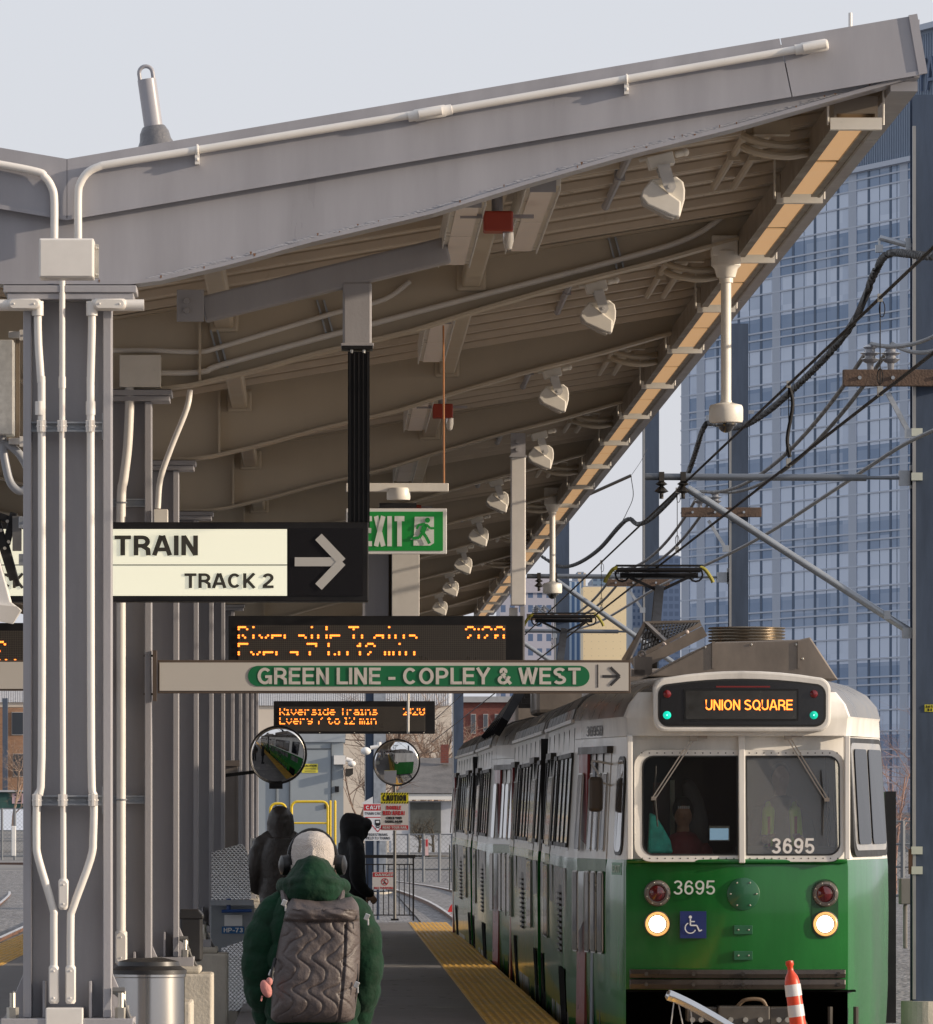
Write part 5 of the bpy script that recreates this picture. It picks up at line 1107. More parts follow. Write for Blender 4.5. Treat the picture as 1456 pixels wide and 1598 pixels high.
track([(3.43, 24, zr(24)), (3.43, 60, zr(60)), (3.50, 80, zr(80)), (3.36, 100, zr(100)), (3.35, 125, zr(125)), (3.1, 165, zr(150)+.05), (2.0, 205, zr(150)+.09), (-1.5, 245, zr(150)+.2), (-9, 285, zr(150)+.3), (-22, 315, .1)], 'rusty track the tram stands on, curving away to the left beyond the platform')
track([(-5.7, 30, zr(30)), (-5.72, 60, zr(60)), (-5.9, 100, zr(100)), (-6.6, 160, zr(150)), (-9.5, 210, zr(150)), (-18, 250, zr(150))], 'rusty track left of the platform, seen at the left edge')
track([(-9.3, 30, zr(30)), (-9.4, 80, zr(80)), (-10.4, 120, zr(120)), (-13, 170, zr(150)), (-20, 215, zr(150))], 'outer track farther left beyond the nearer rusty rails')
# ------------------------------------------------------------------ people
def finish(o, voxel, smooth_it=3, disp=0, dsize=.1):
    r = o.modifiers.new('remesh', 'REMESH'); r.mode = 'VOXEL'; r.voxel_size = voxel; r.use_smooth_shade = True
    s = o.modifiers.new('smooth', 'SMOOTH'); s.iterations = smooth_it; s.factor = .6
    if disp:
        tx = bpy.data.textures.new('folds', 'CLOUDS'); tx.noise_scale = dsize; tx.noise_depth = 2
        d = o.modifiers.new('folds', 'DISPLACE'); d.texture = tx; d.strength = disp; d.mid_level = .5; d.texture_coords = 'LOCAL'
    return o
def limb(m, pts, rs, seg=12, puff=0, pitch=.1):
    P = smooth_path(pts, 6); n = len(P); L = [0]
    for a, b in zip(P[:-1], P[1:]): L.append(L[-1]+(b-a).length)
    R_ = []
    for i in range(n):
        t = L[i]/L[-1]*(len(rs)-1); k = min(int(t), len(rs)-2); r = rs[k]+(rs[k+1]-rs[k])*(t-k)
        if puff: r *= 1+puff*(abs(math.sin(math.pi*L[i]/pitch))**.6-.7)
        R_.append(r)
    if puff:
        N = int(L[-1]/.012); Q = []; RR = []
        for j in range(N+1):
            l = L[-1]*j/N; k = max(i for i in range(n) if L[i] <= l+1e-9); k = min(k, n-2); t = (l-L[k])/(L[k+1]-L[k]); Q.append(P[k].lerp(P[k+1], t))
            tt = l/L[-1]*(len(rs)-1); kk = min(int(tt), len(rs)-2); r = rs[kk]+(rs[kk+1]-rs[kk])*(tt-kk); RR.append(r*(1+puff*(abs(math.sin(math.pi*l/pitch))**.5-.7)))
        m.tube(Q, RR, seg)
    else: m.tube(P, R_, seg)
    for p, r in ((P[0], R_[0]), (P[-1], R_[-1])): m.ell(p, r, r, r, seg=seg, rings=8)
def ovals(m, rings, seg=28, sq=2.4):
    out = []
    for z, cx, cy, rx, ry in rings:
        out.append([Vector((cx+rx*math.copysign(abs(math.cos(a))**(2/sq), math.cos(a)), cy+ry*math.copysign(abs(math.sin(a))**(2/sq), math.sin(a)), z)) for a in [2*math.pi*j/seg for j in range(seg)]])
    m.loft(out)
def hand(m, w, d, curl, side, sc_=1.0):                  # palm, four bent fingers of different length and a thumb from the side
    d = Vector(d).normalized(); x = Vector((0, 1, 0)); n = d.cross(x).normalized()*side; x = n.cross(d).normalized()*side
    w = Vector(w); m.ell(w+d*.045*sc_, .018, .042, .05, seg=10, rings=8)
    for j, L in enumerate((.070, .078, .072, .056)):
        b = w+d*.085*sc_+x*((j-1.5)*.019); p1 = b+d*L*.45; p2 = p1+(d*math.cos(curl)-n*math.sin(curl))*L*.32; p3 = p2+(d*math.cos(curl*1.8)-n*math.sin(curl*1.8))*L*.25; m.tube([b-d*.02, b, p1, p2, p3], [.010, .010, .0095, .009, .007], 8); m.ell(p3, .007, .007, .007, seg=8, rings=5)
    b = w+d*.025+x*(-.036); m.tube([b, b+d*.03-x*.018, b+d*.055-x*.02-n*.008], [.012, .011, .008], 8)
SKIN = mat('skin', (.42, .25, .18), .5, var=.08)
def body(t, H, skin, arms, hands=True, lean=0):
    s = H/1.75; m = MB()
    ovals(m, [(.90*s, 0, 0, .15*s, .10*s), (1.0*s, 0, 0, .14*s, .095*s), (1.15*s, 0, 0, .13*s, .09*s), (1.32*s, 0, 0, .155*s, .10*s), (1.42*s, 0, 0, .13*s, .08*s), (1.47*s, 0, 0, .06*s, .055*s)])
    limb(m, [(0, 0, 1.44*s), (0, .015, 1.54*s)], [.058*s, .054*s])
    m.ell((0, .015, 1.635*s), .075*s, .093*s, .112*s, seg=20, rings=14); m.ell((0, .05*s, 1.575*s), .052*s, .05*s, .05*s)
    m.ell((0, .108*s, 1.61*s), .013, .018, .026)               # nose
    for q in (-1, 1):
        m.ell((q*.032*s, .088*s, 1.64*s), .016, .012, .012, seg=8, rings=6); m.ell((q*.078*s, .01, 1.62*s), .01, .018, .03)
        limb(m, [(q*.09*s, 0, .92*s), (q*.10*s, .01, .50*s), (q*.10*s, -.02, .08*s)], [.085*s, .06*s, .058*s, .04*s]); limb(m, [(q*.10*s, -.04, .045), (q*.105*s, .13, .035)], [.042, .034])
    m.ell((0, .093*s, 1.578*s), .024, .012, .007)
    for q, a in zip((-1, 1), arms):
        limb(m, a, [.055*s, .043*s, .03*s]); d = Vector(a[-1])-Vector(a[-2])
        hand(m, Vector(a[-1]), d, .5, q)
    return finish(m.build('body', skin, t, local=True), .0085, 2)
def person(loc, rz, label, group=None): return empty('person', loc, label, 'person', group, rz)
def trousers(t, s, m_, leg_r=.085):
    m = MB(); ovals(m, [(.80*s, 0, 0, .17*s, .12*s), (.95*s, 0, 0, .165*s, .115*s), (1.02*s, 0, 0, .155*s, .11*s)])
    for q in (-1, 1): limb(m, [(q*.09*s, 0, .88*s), (q*.10*s, .01, .50*s), (q*.10*s, -.02, .09*s)], [leg_r*1.12, leg_r, leg_r*.85])
    finish(m.build('trousers', m_, t, local=True), .014, 3, .018, .12)
    m = MB()
    for q in (-1, 1): limb(m, [(q*.10*s, -.055, .05), (q*.105*s, .05, .05), (q*.108*s, .14, .04)], [.055, .052, .045]); m.boxc((q*.104*s, .045, .012), (.10, .27, .024))
    finish(m.build('shoes', mat('shoe_black', (.02, .02, .02), .5), t, local=True), .010, 2)

# main figure with the backpack
KP = 345.0; DP = FP/KP; pc = W(488, 1293, KP)
JG = mat('green_velvet_puffer', (.0022, .024, .0105), .8, var=.35, scale=9, bump=.75, bscale=13, spec=.2); JG.node_tree.nodes['Principled BSDF'].inputs['Sheen Weight'].default_value = .06
t = person((pc.x, DP, gz(DP)+.105), 0, 'person seen from behind in dark green puffer jacket, pale beanie and black headphones')
arms = [[(q*.145, 0, 1.21), (q*.232, -.02, 1.02), (q*.205, .05, .76)] for q in (-1, 1)]
body(t, 1.52, SKIN, arms)
m = MB(); P = []
for j in range(70):
    z = .64+(1.36-.64)*j/69; u = (z-.64)/.72
    rx = .205+.02*math.sin(u*2.6) if u < .8 else .205+.02*math.sin(.8*2.6)-(u-.8)*.55; ry = .165+.01*math.sin(u*3)-(max(0, u-.8)*.3); pf = 1+.075*(abs(math.sin(math.pi*(z-.64)/.115))**.5-.7); P.append((z, 0, .0, rx*pf, ry*pf))
ovals(m, P, 40, 2.3)
finish(m.build('jacket', JG, t, local=True), .007, 2, .020, .12)
for q in (-1, 1):
    m = MB(); limb(m, [(q*.135, 0, 1.27), (q*.20, -.015, 1.19), (q*.238, -.03, 1.04), (q*.232, -.01, .90), (q*.205, .05, .755)], [.076, .086, .080, .076, .060], 24, .17, .125)
    finish(m.build('sleeve', JG, t, local=True), .006, 2, .020, .11)
m = MB(); ovals(m, [(1.26, 0, -.02, .125, .125), (1.30, 0, -.035, .148, .15), (1.345, 0, -.045, .146, .158), (1.39, 0, -.045, .124, .148), (1.43, 0, -.04, .098, .128), (1.475, 0, -.035, .07, .105), (1.495, 0, -.03, .03, .08)], 36, 2.2)
for q in (-1, 1): limb(m, [(q*.02, -.172, 1.385), (q*.085, -.140, 1.375), (q*.130, -.03, 1.355), (q*.12, .09, 1.36)], [.024, .030, .036, .034])
finish(m.build('hood', JG, t, local=True), .006, 2, .024, .10)
BE = mat('beanie_knit', (.47, .43, .40), .95, var=.12, scale=30, bump=.6, bscale=220)
m = MB(); ovals(m, [(1.42, 0, .01, .090, .100), (1.45, 0, .01, .097, .108), (1.50, 0, .01, .099, .111), (1.54, 0, .008, .095, .107), (1.572, 0, .005, .080, .092), (1.595, 0, .002, .050, .062), (1.605, 0, 0, .02, .025)], 40, 2.0)
m.tube([(.0, -.098, 1.44), (.0, -.109, 1.50), (0, -.088, 1.565), (0, -.03, 1.605)], .005, 6)
finish(m.build('beanie', BE, t, local=True), .006, 3, .010, .06)
m = MB()
for j in range(56): a = 2*math.pi*j/56; m.tube([(.098*math.cos(a), .01+.110*math.sin(a), 1.405), (.100*math.cos(a), .01+.112*math.sin(a), 1.452)], .0045, 5)
m.build('beanie_rib', BE, t, local=True, smooth=True)
hp = None
HPM = mat('headphone_black', (.010, .010, .011), .35, spec=.3, var=.1)
m = MB(); m.tube([(.108*math.cos(R(a)), .035, 1.475+.135*math.sin(R(a))) for a in range(-5, 186, 8)], .011, 8); hb = m.build('headphone_band', HPM, t, local=True, smooth=True)
for q in (-1, 1):
    m = MB(); m.lathe([(.0, -.022), (.042, -.02), (.048, 0), (.044, .02), (.02, .03)], (q*.122, .015, 1.452), (q, -.25, 0), 22); m.ell((q*.108, .02, 1.452), .022, .045, .05); m.build('ear_cup', HPM, t, local=True, smooth=True)
m = MB()
for q in (-1, 1):
    for j in range(7): a = rnd.uniform(.1, .8); m.tube(smooth_path([(q*(.07+.005*j), -.07, 1.43), (q*(.09+.004*j), -.09, 1.38), (q*(.085+.005*j), -.12, 1.34)], 4), .003, 5)
m.build('hair', mat('hair_brown', (.05, .025, .015), .6), t, local=True)
trousers(t, .90, mat('dark_trousers', (.03, .03, .035), .8))
# backpack
bp_ = empty('backpack', (pc.x, DP-.17, .78), 'taupe backpack with wavy quilting and a pink charm, worn by the person in green', 'backpack')
PKM = mat('pack_nylon', (.075, .060, .058), .55, var=.2, scale=10, bump=.2, bscale=70)
def packsurf(NU=96, NV=150):
    m = MB(); front = []; 
    for iv in range(NV+1):
        v = iv/NV; row = []
        z = .775+(1.345-.775)*v; xl = -.190+.085*v-.02*math.sin(math.pi*v); xr = .185+.02*v+.018*math.sin(math.pi*v)
        if v < .05: z += 0; e = (.05-v)/.05; xl += .03*e*e; xr -= .03*e*e
        if v > .9: e = (v-.9)/.1; xl += .02*e*e; xr -= .03*e*e
        for iu in range(NU+1):
            u = iu/NU; x = xl+(xr-xl)*u; du = 1-abs(2*u-1)**4.0; dv = 1-abs(2*v-1)**7
            d = .14*max(0, du)**.5*max(0, dv)**.5*(1.08-.30*v)
            zz = z
            if v < .80:
                w = u*5.6+.52*math.sin(v*24+u*2.2+.7*math.sin(v*5))+.12*math.sin(v*50+3*u)
                d += .010*(1-math.exp(-4.5*abs(math.sin(math.pi*w))))-.008+.0025*noise.noise(Vector((u*14, v*20, 3)))
                d += .006*noise.noise(Vector((u*6, v*9, 1)))
            else:                                           # rolled top flap with folds
                e = (v-.80)/.20; d += .045*math.sin(math.pi*min(1, e*1.02))**.6+.012*noise.noise(Vector((u*7+e*3, e*5, 4)))+.007*abs(math.sin(9*u+6*e)); 
                if e < .07: d -= .014
            if .80 < u < .83 and v < .78: d -= .012
            row.append(Vector((pc.x+x, DP-.135-d, zz-.018*math.sin(u*3.1)*(v > .9))))
        front.append(row)
    n = NU+1; vs = [p for r_ in front for p in r_]; fs = [(i*n+j, i*n+j+1, (i+1)*n+j+1, (i+1)*n+j) for i in range(NV) for j in range(NU)]
    base = len(vs)
    ring = [j for j in range(n)]+[i*n+NU for i in range(1, NV+1)]+[NV*n+j for j in range(NU-1, -1, -1)]+[i*n for i in range(NV-1, 0, -1)]
    vs += [Vector((vs[i].x, DP-.10, vs[i].z)) for i in ring]; L = len(ring)
    fs += [(ring[i], ring[(i+1) % L], base+(i+1) % L, base+i) for i in range(L)]+[[base+i for i in range(L)][::-1]]
    m.add(vs, fs); return m
packsurf().build('pack_body', PKM, bp_, smooth='full')
def PP(px, py, d): p = W(px, py, KP); return Vector((p.x, DP-d, p.z))
for q in (-1, 1):
    m = MB(); m.tube(smooth_path([Vector((pc.x+q*x, DP+y, z)) for x, y, z in ((.10, -.17, 1.27), (.125, -.14, 1.33), (.13, -.02, 1.375), (.125, .12, 1.31), (.12, .19, 1.16), (.14, .10, .95))], 5), .016, 8); m.build('shoulder_strap', PKM, bp_, smooth=True)
for x, y in ((444, 1408), (572, 1430), (424, 1517), (556, 1535)):
    m = MB(); m.boxc(PP(x, y, .24), (.022, .012, .03), Matrix.Rotation(.4, 3, 'Y')); m.boxc(PP(x+2, y+8, .24), (.008, .006, .03)); m.build('buckle', mat('buckle_silver', (.5, .5, .5), .35, metal=.8), bp_, bevel=.003)
m = MB(); m.tube(smooth_path([PP(552, 1475, .18), PP(557, 1520, .19), PP(553, 1560, .18), PP(549, 1590, .16)], 5), .006, 6); m.build('side_strap', BLACK, bp_)
m = MB(); m.tube(smooth_path([PP(430, 1495, .2), PP(426, 1512, .25), PP(424, 1524, .26)], 5), .008, 6); ch = m.build('charm_cord', BLACK, bp_)
m = MB(); M = Matrix.Rotation(-.35, 3, 'Y'); m.ell(PP(416, 1541, .26), .024, .022, .042, M); m.ell(PP(421, 1530, .26), .015, .014, .02); m.tube([PP(410, 1552, .26), PP(408, 1560, .26)], .004, 6); m.build('pink_charm', mat('charm_pink', (.50, .20, .18), .8, bump=.3), ch, smooth=True)

# two hooded people farther on
def hooded(px, k, H, rz, label, jm, lean, hoodfwd):
    D = FP/k; x = (px-VX)/k; t = person((x, D, gz(D)+.004), rz, label); s = H/1.75
    arms = [[(q*.20*s, 0, 1.40*s), (q*.27*s, -.03, 1.12*s), (q*.20*s, .13, .93*s)] for q in (-1, 1)]; body(t, H, SKIN, arms)
    m = MB(); P = []
    for j in range(30):
        u = j/29; z = (.80+(1.47-.80)*u)*s; rx = (.215+.02*u)*s if u < .72 else (.234-(u-.72)*.30)*s; P.append((z, 0, 0, rx, (.145-.03*max(0, u-.7))*s))
    ovals(m, P, 32, 2.3)
    for q in (-1, 1): limb(m, [(q*.18*s, 0, 1.40*s), (q*.25*s, -.01, 1.28*s), (q*.275*s, -.03, 1.10*s), (q*.255*s, .06, .97*s), (q*.19*s, .14, .93*s)], [.075*s, .082*s, .074*s, .066*s, .05*s], 16)
    for q in (-1, 1): limb(m, [(q*.04, 0, 1.49*s), (q*.12*s, 0, 1.455*s), (q*.20*s, 0, 1.40*s)], [.085, .085, .08], 14)
    finish(m.build('jacket', jm, t, local=True), .013, 3, .030, .20)
    m = MB(); f = hoodfwd
    ovals(m, [(1.40*s, 0, -.0, .17*s, .12*s), (1.46*s, 0, 0, .142*s, .125*s), (1.54*s, 0, .01+f*.3, .138*s, .135*s), (1.63*s, 0, .01+f*.4, .138*s, .14*s), (1.70*s, 0, f*.45, .122*s, .13*s), (1.755*s, 0, f*.35, .085*s, .10*s), (1.785*s, 0, -.01, .035*s, .05*s)], 28, 2.0)
    if f: limb(m, [(0, .06, 1.66*s), (0, .15*s, 1.655*s)], [.115*s, .085*s]); limb(m, [(0, .08, 1.6*s), (0, .125*s, 1.565*s)], [.10*s, .07*s])
    finish(m.build('hood', jm, t, local=True), .011, 4, .018, .16)
    trousers(t, s, mat('dark_trousers2', (.025, .025, .028), .8)); return t
hooded(438, 150, 1.80, R(4), 'person in a dark brown hooded top facing away, left of the green jacket', mat('brown_hoodie', (.050, .042, .038), .42, var=.25, scale=5, bump=.3, bscale=30), 0, 0)
hooded(548, 148, 1.73, R(-72), 'person in a black hooded jacket turned to the right, beyond the green jacket', mat('black_hoodie', (.010, .010, .012), .8, var=.3, scale=5), 0, .02)

# driver and passenger inside the cab
def q_tram(px, py, y):
    k = FP/(FP/192.1+y); return Vector(((px-VX)/k-3.427, y, HC-(py-VY)/k))
dv = empty('person', (3.427+.36, FP/192.1+.95, .5), 'tram driver in a yellow high-visibility vest behind the right windscreen', 'person')
m = MB(); c = q_tram(1218, 1240, .95); o0 = Vector((3.427, FP/192.1, 0)); cx = c.x+3.427; cy = FP/192.1+.95
def seated(t, cx, cy, zs, skin, top, topname, arms, capm=None):
    m = MB(); L = lambda x, y, z: Vector((cx+x, cy+y, zs+z))
    def lb(pts, rs): limb(m, [L(*p) for p in pts], rs)
    out = MB(); lb([(0, .05, .0), (0, .03, .30), (0, 0, .50)], [.14, .14, .13]); lb([(0, 0, .55), (0, -.01, .66)], [.055, .052]); m.ell(L(0, -.015, .77), .076, .094, .115, seg=18, rings=12); m.ell(L(0, -.115, .75), .012, .016, .024)
    for q in (-1, 1):
        m.ell(L(q*.03, -.10, .78), .014, .01, .01, seg=8, rings=5); lb([(q*.09, 0, 0), (q*.11, -.42, .03), (q*.11, -.45, -.38)], [.08, .06, .045]); lb([(q*.11, -.43, -.42), (q*.11, -.55, -.42)], [.04, .035])
    for q, a in zip((-1, 1), arms): lb(a, [.05, .042, .032]); w = L(*a[-1]); hand(m, w, w-L(*a[-2]), .6, q)
    finish(m.build('body', skin, t), .009, 2)
    m = MB(); limb(m, [L(0, .05, .02), L(0, .03, .30), L(0, 0, .48)], [.17, .175, .16]); 
    for q, a in zip((-1, 1), arms): limb(m, [L(*p) for p in a[:-1]]+[L(*a[-1]).lerp(L(*a[-2]), .2)], [.075, .06, .05])
    finish(m.build('jacket', top, t), .013, 3, .03, .1)
    m = MB(); limb(m, [L(0, .03, .1), L(0, -.01, .02)], [.16, .15])
    for q in (-1, 1): limb(m, [L(q*.09, 0, .02), L(q*.11, -.42, .04), L(q*.11, -.44, -.30)], [.10, .08, .06])
    finish(m.build('trousers', mat('dark_trousers2', (.02, .02, .02), .8), t), .014, 3)
    return L
HIV = mat('hi_vis', (.62, .95, .05), .6, var=.1)
L = seated(dv, cx, cy, 1.30, SKIN, mat('navy_jacket', (.03, .035, .05), .7), 'x', [[(q*.18, 0, .46), (q*.24, -.12, .22), (q*.14, -.36, .26)] for q in (-1, 1)])
for q in (-1, 1):
    m = MB(); m.tube(smooth_path([L(q*.10, -.06, .55), L(q*.11, -.17, .46), L(q*.12, -.19, .30), L(q*.13, -.18, .12)], 5), [.03]*3+[.05]*13, 10); m.build('safety_vest', HIV, dv, smooth=True)
    m = MB(); m.box(L(q*.11, -.24, 0).x-.012, L(q*.11, -.24, 0).x+.012, cy-.245, cy-.21, 1.30+.15, 1.30+.45); m.build('red_stripe', mat('vest_red', (.5, .08, .04), .5), dv)
m = MB(); m.ell(L(0, .01, .80), .085, .10, .10, seg=18, rings=12); finish(m.build('dark_cap', mat('cap_navy', (.03, .03, .04), .8), dv), .01)
pa = empty('person', (3.427-.45, FP/192.1+1.0, .5), 'passenger in a red top and black lettered beanie seated behind the left windscreen', 'person'); c = q_tram(1066, 1270, 1.0); cx2 = c.x+3.427; cy2 = FP/192.1+1.0
L = seated(pa, cx2, cy2, 1.00, mat('skin_tan', (.36, .19, .12), .5), mat('red_top', (.22, .03, .04), .7), 'x', [[(q*.17, 0, .46), (q*.22, -.1, .24), (q*.06, -.32, .24)] for q in (-1, 1)])
m = MB(); m.ell(L(0, .01, .80), .09, .105, .12, seg=20, rings=14); finish(m.build('beanie', mat('black_beanie', (.02, .02, .022), .9), pa), .008)
m = MB(); limb(m, [L(.10, .12, .45), L(.09, .13, .85), L(.05, .12, 1.0)], [.11, .12, .06]); finish(m.build('grey_hood', mat('grey_hood', (.08, .08, .085), .9), pa), .012)
m = MB(); w = L(0, -.096, .82)
for j in range(6): m.boxc(L(-.042+j*.017, -.102, .825), (.010, .006, .022))
m.build('beanie_badge', mat('badge_white', (.6, .6, .6), .5, var=0), pa)
# ------------------------------------------------------------------ overhead line poles and wires
def pole(px0, px1, k, ytop, ybase, label, plinth=None):
    D = FP/k; x0 = (px0-VX)/k; x1 = (px1-VX)/k; z1 = HC-(ytop-VY)/k; z0 = HC-(ybase-VY)/k; w = x1-x0; t = empty('line_pole', ((x0+x1)/2, D, z0), label, 'pole', 'steel poles of the overhead line')
    m = MB(); m.box(x0, x1, D-.13, D-.115, z0, z1); m.box(x0, x1, D+.115, D+.13, z0, z1); m.box((x0+x1)/2-.006, (x0+x1)/2+.006, D-.115, D+.115, z0, z1); m.build('shaft', POLEM, t)
    m = MB(); m.box(x0+.0, x0+.03, D-.17, D-.132, z0+.02, z1-.3); m.build('cable_duct', mat('duct_grey', (.30, .30, .30), .4, metal=.4), t)
    m = MB(); m.cyl(((x0+x1)/2, D, z0-1.0), ((x0+x1)/2, D, z0), w*.85, 28); m.build('pole_footing', CONC, t)
    return t
P1 = pole(1422, 1468, 164, 150, 1562, 'nearest and largest blue-grey steel line pole, at the right edge')
P2 = pole(1137, 1167, 112, 506, 1500, 'second line pole, its flat top against the glass tower')
P3 = pole(1003, 1028, 92.4, 332, 1460, 'third line pole, seen against the sky right of the canopy edge')
P4 = pole(865, 888, 70, 564, 1420, 'fourth line pole, seen between the dome camera and the pantograph')
P5 = pole(706, 723, 58, 690, 1398, 'slim line pole standing left of the second tram car')
P6 = pole(569, 601, 60, 700, 1392, 'two-tone pole behind the far hooded person and the caution signs')
m = MB(); rect_px(m, 583, 1390, 602, 700, 60, .17, .08); m.build('front_face', GALV, P6)
def at(px, py, k, dy=0): p = W(px, py, k); p.y += dy; return p
def wire(pts, r, label, m_=None, seg=6, n=8, name='overhead_wire'):
    m = MB(); m.tube(smooth_path(pts, n), r, seg); return tag(m.build(name, m_ or mat('wire', (.018, .018, .020), .6, spec=.2, var=.1), smooth=True), label, 'wire', 'overhead wires')
XWr = 3.48
def xw(k, zz): return Vector((XWr, FP/k, HC+zz))
wire([xw(k, 3.30+.0) for k in (400, 300, 251, 210, 164, 140, 112, 92, 80, 70, 60, 50)], .011, 'upper suspension wire running along the track above the contact wire', n=2)
wire([xw(k, 2.70) for k in (400, 300, 251, 210, 164, 140, 112, 92, 80, 70, 60, 50)], .011, 'contact wire touched by both pantographs', n=2)
def dropper(k, label, thick=False):
    a, b = xw(k, 3.30), xw(k, 2.71); t = empty('dropper', b, label, 'dropper', 'droppers between the two wires'); m = MB(); m.tube([a, b], .004, 5); m.build('drop_wire', BLACK, t)
    m = MB(); m.boxc(a, (.03, .03, .05)); m.boxc(b+Vector((0, 0, .01)), (.035, .035, .06)); m.build('clamp', BRASS, t)
    m = MB(); m.tube([b+Vector((.018*math.cos(R(q))+.0, 0, .10+.05*math.sin(R(q)))) for q in range(0, 360, 30)], .0035, 5, closed=True); m.tube([a+Vector((.018*math.cos(R(q))+.012, 0, -.07+.05*math.sin(R(q)))) for q in range(0, 360, 30)], .0035, 5, closed=True); m.build('wire_loop', BLACK, t)
    if thick: m = MB(); m.tube(smooth_path([a, a+Vector((.03, 0, -.15)), a+Vector((-.01, 0, -.4)), b+Vector((.01, 0, .05))], 5), .014, 8); m.build('jumper_hose', BLACK, t, smooth=True)
for k, lb, th in ((251, 'nearest dropper, before the wooden crossarm', False), (210, 'dropper with a thick hanging jumper hose', True), (160, 'dropper just right of the nearest dome camera', False), (126, 'dropper hanging above the first pantograph', False), (104, 'small dropper hanging over the gap between the pantographs', False), (84, 'farthest dropper above the second pantograph', False)): dropper(k, lb, th)
def crossarm(k, px0, px1, y0, y1, pxp, label, brace):
    D = FP/k-.2; kk = FP/D; a = at(px0, y1, kk); b = at(px1, y0, kk); t = empty('wooden_crossarm', ((a.x+b.x)/2, D, a.z), label, 'crossarm', 'wooden crossarms on the line poles')
    m = MB(); m.box(a.x, b.x, D-.05, D+.05, a.z, b.z); m.build('timber', WOOD, t, bevel=.008)
    for q in (.14, .42, .78): m = MB(); m.cyl((a.x+(b.x-a.x)*q, D-.07, (a.z+b.z)/2), (a.x+(b.x-a.x)*q, D-.05, (a.z+b.z)/2), .018, 8); m.build('bolt', GALV, t)
    m = MB(); p0 = at(brace[0], brace[1], kk); p1 = at(brace[2], brace[3], kk); m.bar(p0+Vector((0, .06, 0)), p1+Vector((0, .06, 0)), .045, .045, (0, 1, 0)); m.boxc(p1+Vector((.0, .05, 0)), (.09, .06, .09)); m.build('brace', GALV, t)
    return t
def insulators(t, k, xs, ytop, ybase):
    for x in xs:
        kk = FP/(FP/k-.2); c = at(x, ybase, kk); h = (ybase-ytop)/kk; m = MB()
        m.lathe([(.03, 0), (.035, .25*h), (.06, .30*h), (.09, .42*h), (.05, .48*h), (.05, .55*h), (.10, .66*h), (.05, .72*h), (.045, .82*h), (.07, .9*h), (.03, h)], c, (0, 0, 1), 16); m.build('insulator', mat('porcelain', (.20, .21, .24), .15, var=.1, coat=.5), t, smooth=True)
C1 = crossarm(164, 1315, 1500, 577, 603, 1440, 'large weathered wooden crossarm at the right edge with two insulators', (1386, 612, 1420, 676)); insulators(C1, 164, (1358, 1390), 538, 577)
C2 = crossarm(112, 1063, 1188, 792, 807, 1150, 'short wooden crossarm on the second line pole', (1106, 812, 1133, 856)); insulators(C2, 112, (1092, 1116), 768, 792)
C3 = crossarm(92.4, 947, 1045, 904, 915, 1015, 'wooden crossarm on the third line pole, behind the first pantograph', (980, 918, 1003, 952)); insulators(C3, 92.4, (962, 980), 890, 904)
C4 = crossarm(70, 822, 902, 958, 968, 876, 'farthest wooden crossarm, behind the second pantograph', (850, 970, 866, 992)); insulators(C4, 70, (836, 848), 946, 958)
def cantilever(k, xl, xr, y, dl, dr, label):
    t = empty('cantilever_arm', at(xr, y, k), label, 'cantilever arm', 'tubular arms holding the wires'); m = MB(); m.cyl(at(xl, y, k), at(xr-(xr-xl)*.18, y+1.5, k), .033, 12); m.cyl(at(xr-(xr-xl)*.18, y+1.5, k), at(xr-10, y+2, k), .018, 10); m.build('top_tube', mat('tube_grey', (.15, .17, .20), .45, metal=.5), t, smooth=True)
    m = MB(); m.cyl(at(*dl, k), at(*dr, k), .036, 12); m.build('diagonal_tube', mat('tube_light', (.30, .33, .37), .4, metal=.5), t, smooth=True)
    m = MB(); m.boxc(at(xr-12, y+2, k), (.16, .1, .14)); m.boxc(at(xr, y, k), (.10, .1, .22)); m.boxc(at(dr[0]-6, dr[1], k), (.12, .1, .10)); m.boxc(at(dr[0]-40*k/164, dr[1]-28*k/164, k), (.06, .08, .08)); m.build('bracket', GALV, t)
    for f in (.06, .14): m = MB(); c = at(xl+(xr-xl)*f, y, k); m.boxc(c, (.05, .09, .09)); m.lathe([(.02, 0), (.06, -.03), (.02, -.05), (.07, -.10), (.02, -.12), (.02, -.17)], c+Vector((0, 0, -.04)), (0, 0, 1), 10); m.build('hanger', DARKMET, t)
cantilever(164, 1007, 1428, 744, (1073, 762), (1424, 988), 'nearest tubular cantilever arm, reaching left from the big right-hand pole')
cantilever(112, 822, 1140, 899, (868, 906), (1136, 1094), 'second tubular cantilever arm, passing behind the first pantograph')
cantilever(92.4, 770, 1008, 984, (800, 992), (1004, 1130), 'third tubular cantilever arm, low beside the second pantograph')
def sag(p0, p1, s, n=8): return [p0.lerp(p1, i/n)+Vector((0, 0, -s*4*(i/n)*(1-i/n))) for i in range(n+1)]
FEED = mat('feeder_cable', (.035, .035, .038), .5, spec=.3, var=.1); FEEDL = mat('feeder_cable_light', (.16, .17, .185), .5, spec=.3, var=.1)
i1a, i1b = at(1358, 539, 164, -.2), at(1390, 539, 164, -.2); i2a, i2b = at(1092, 768, 112, -.2), at(1116, 768, 112, -.2); i3a, i3b = at(962, 889, 92.4, -.2), at(980, 889, 92.4, -.2); i4a, i4b = at(836, 946, 70, -.2), at(848, 946, 70, -.2)
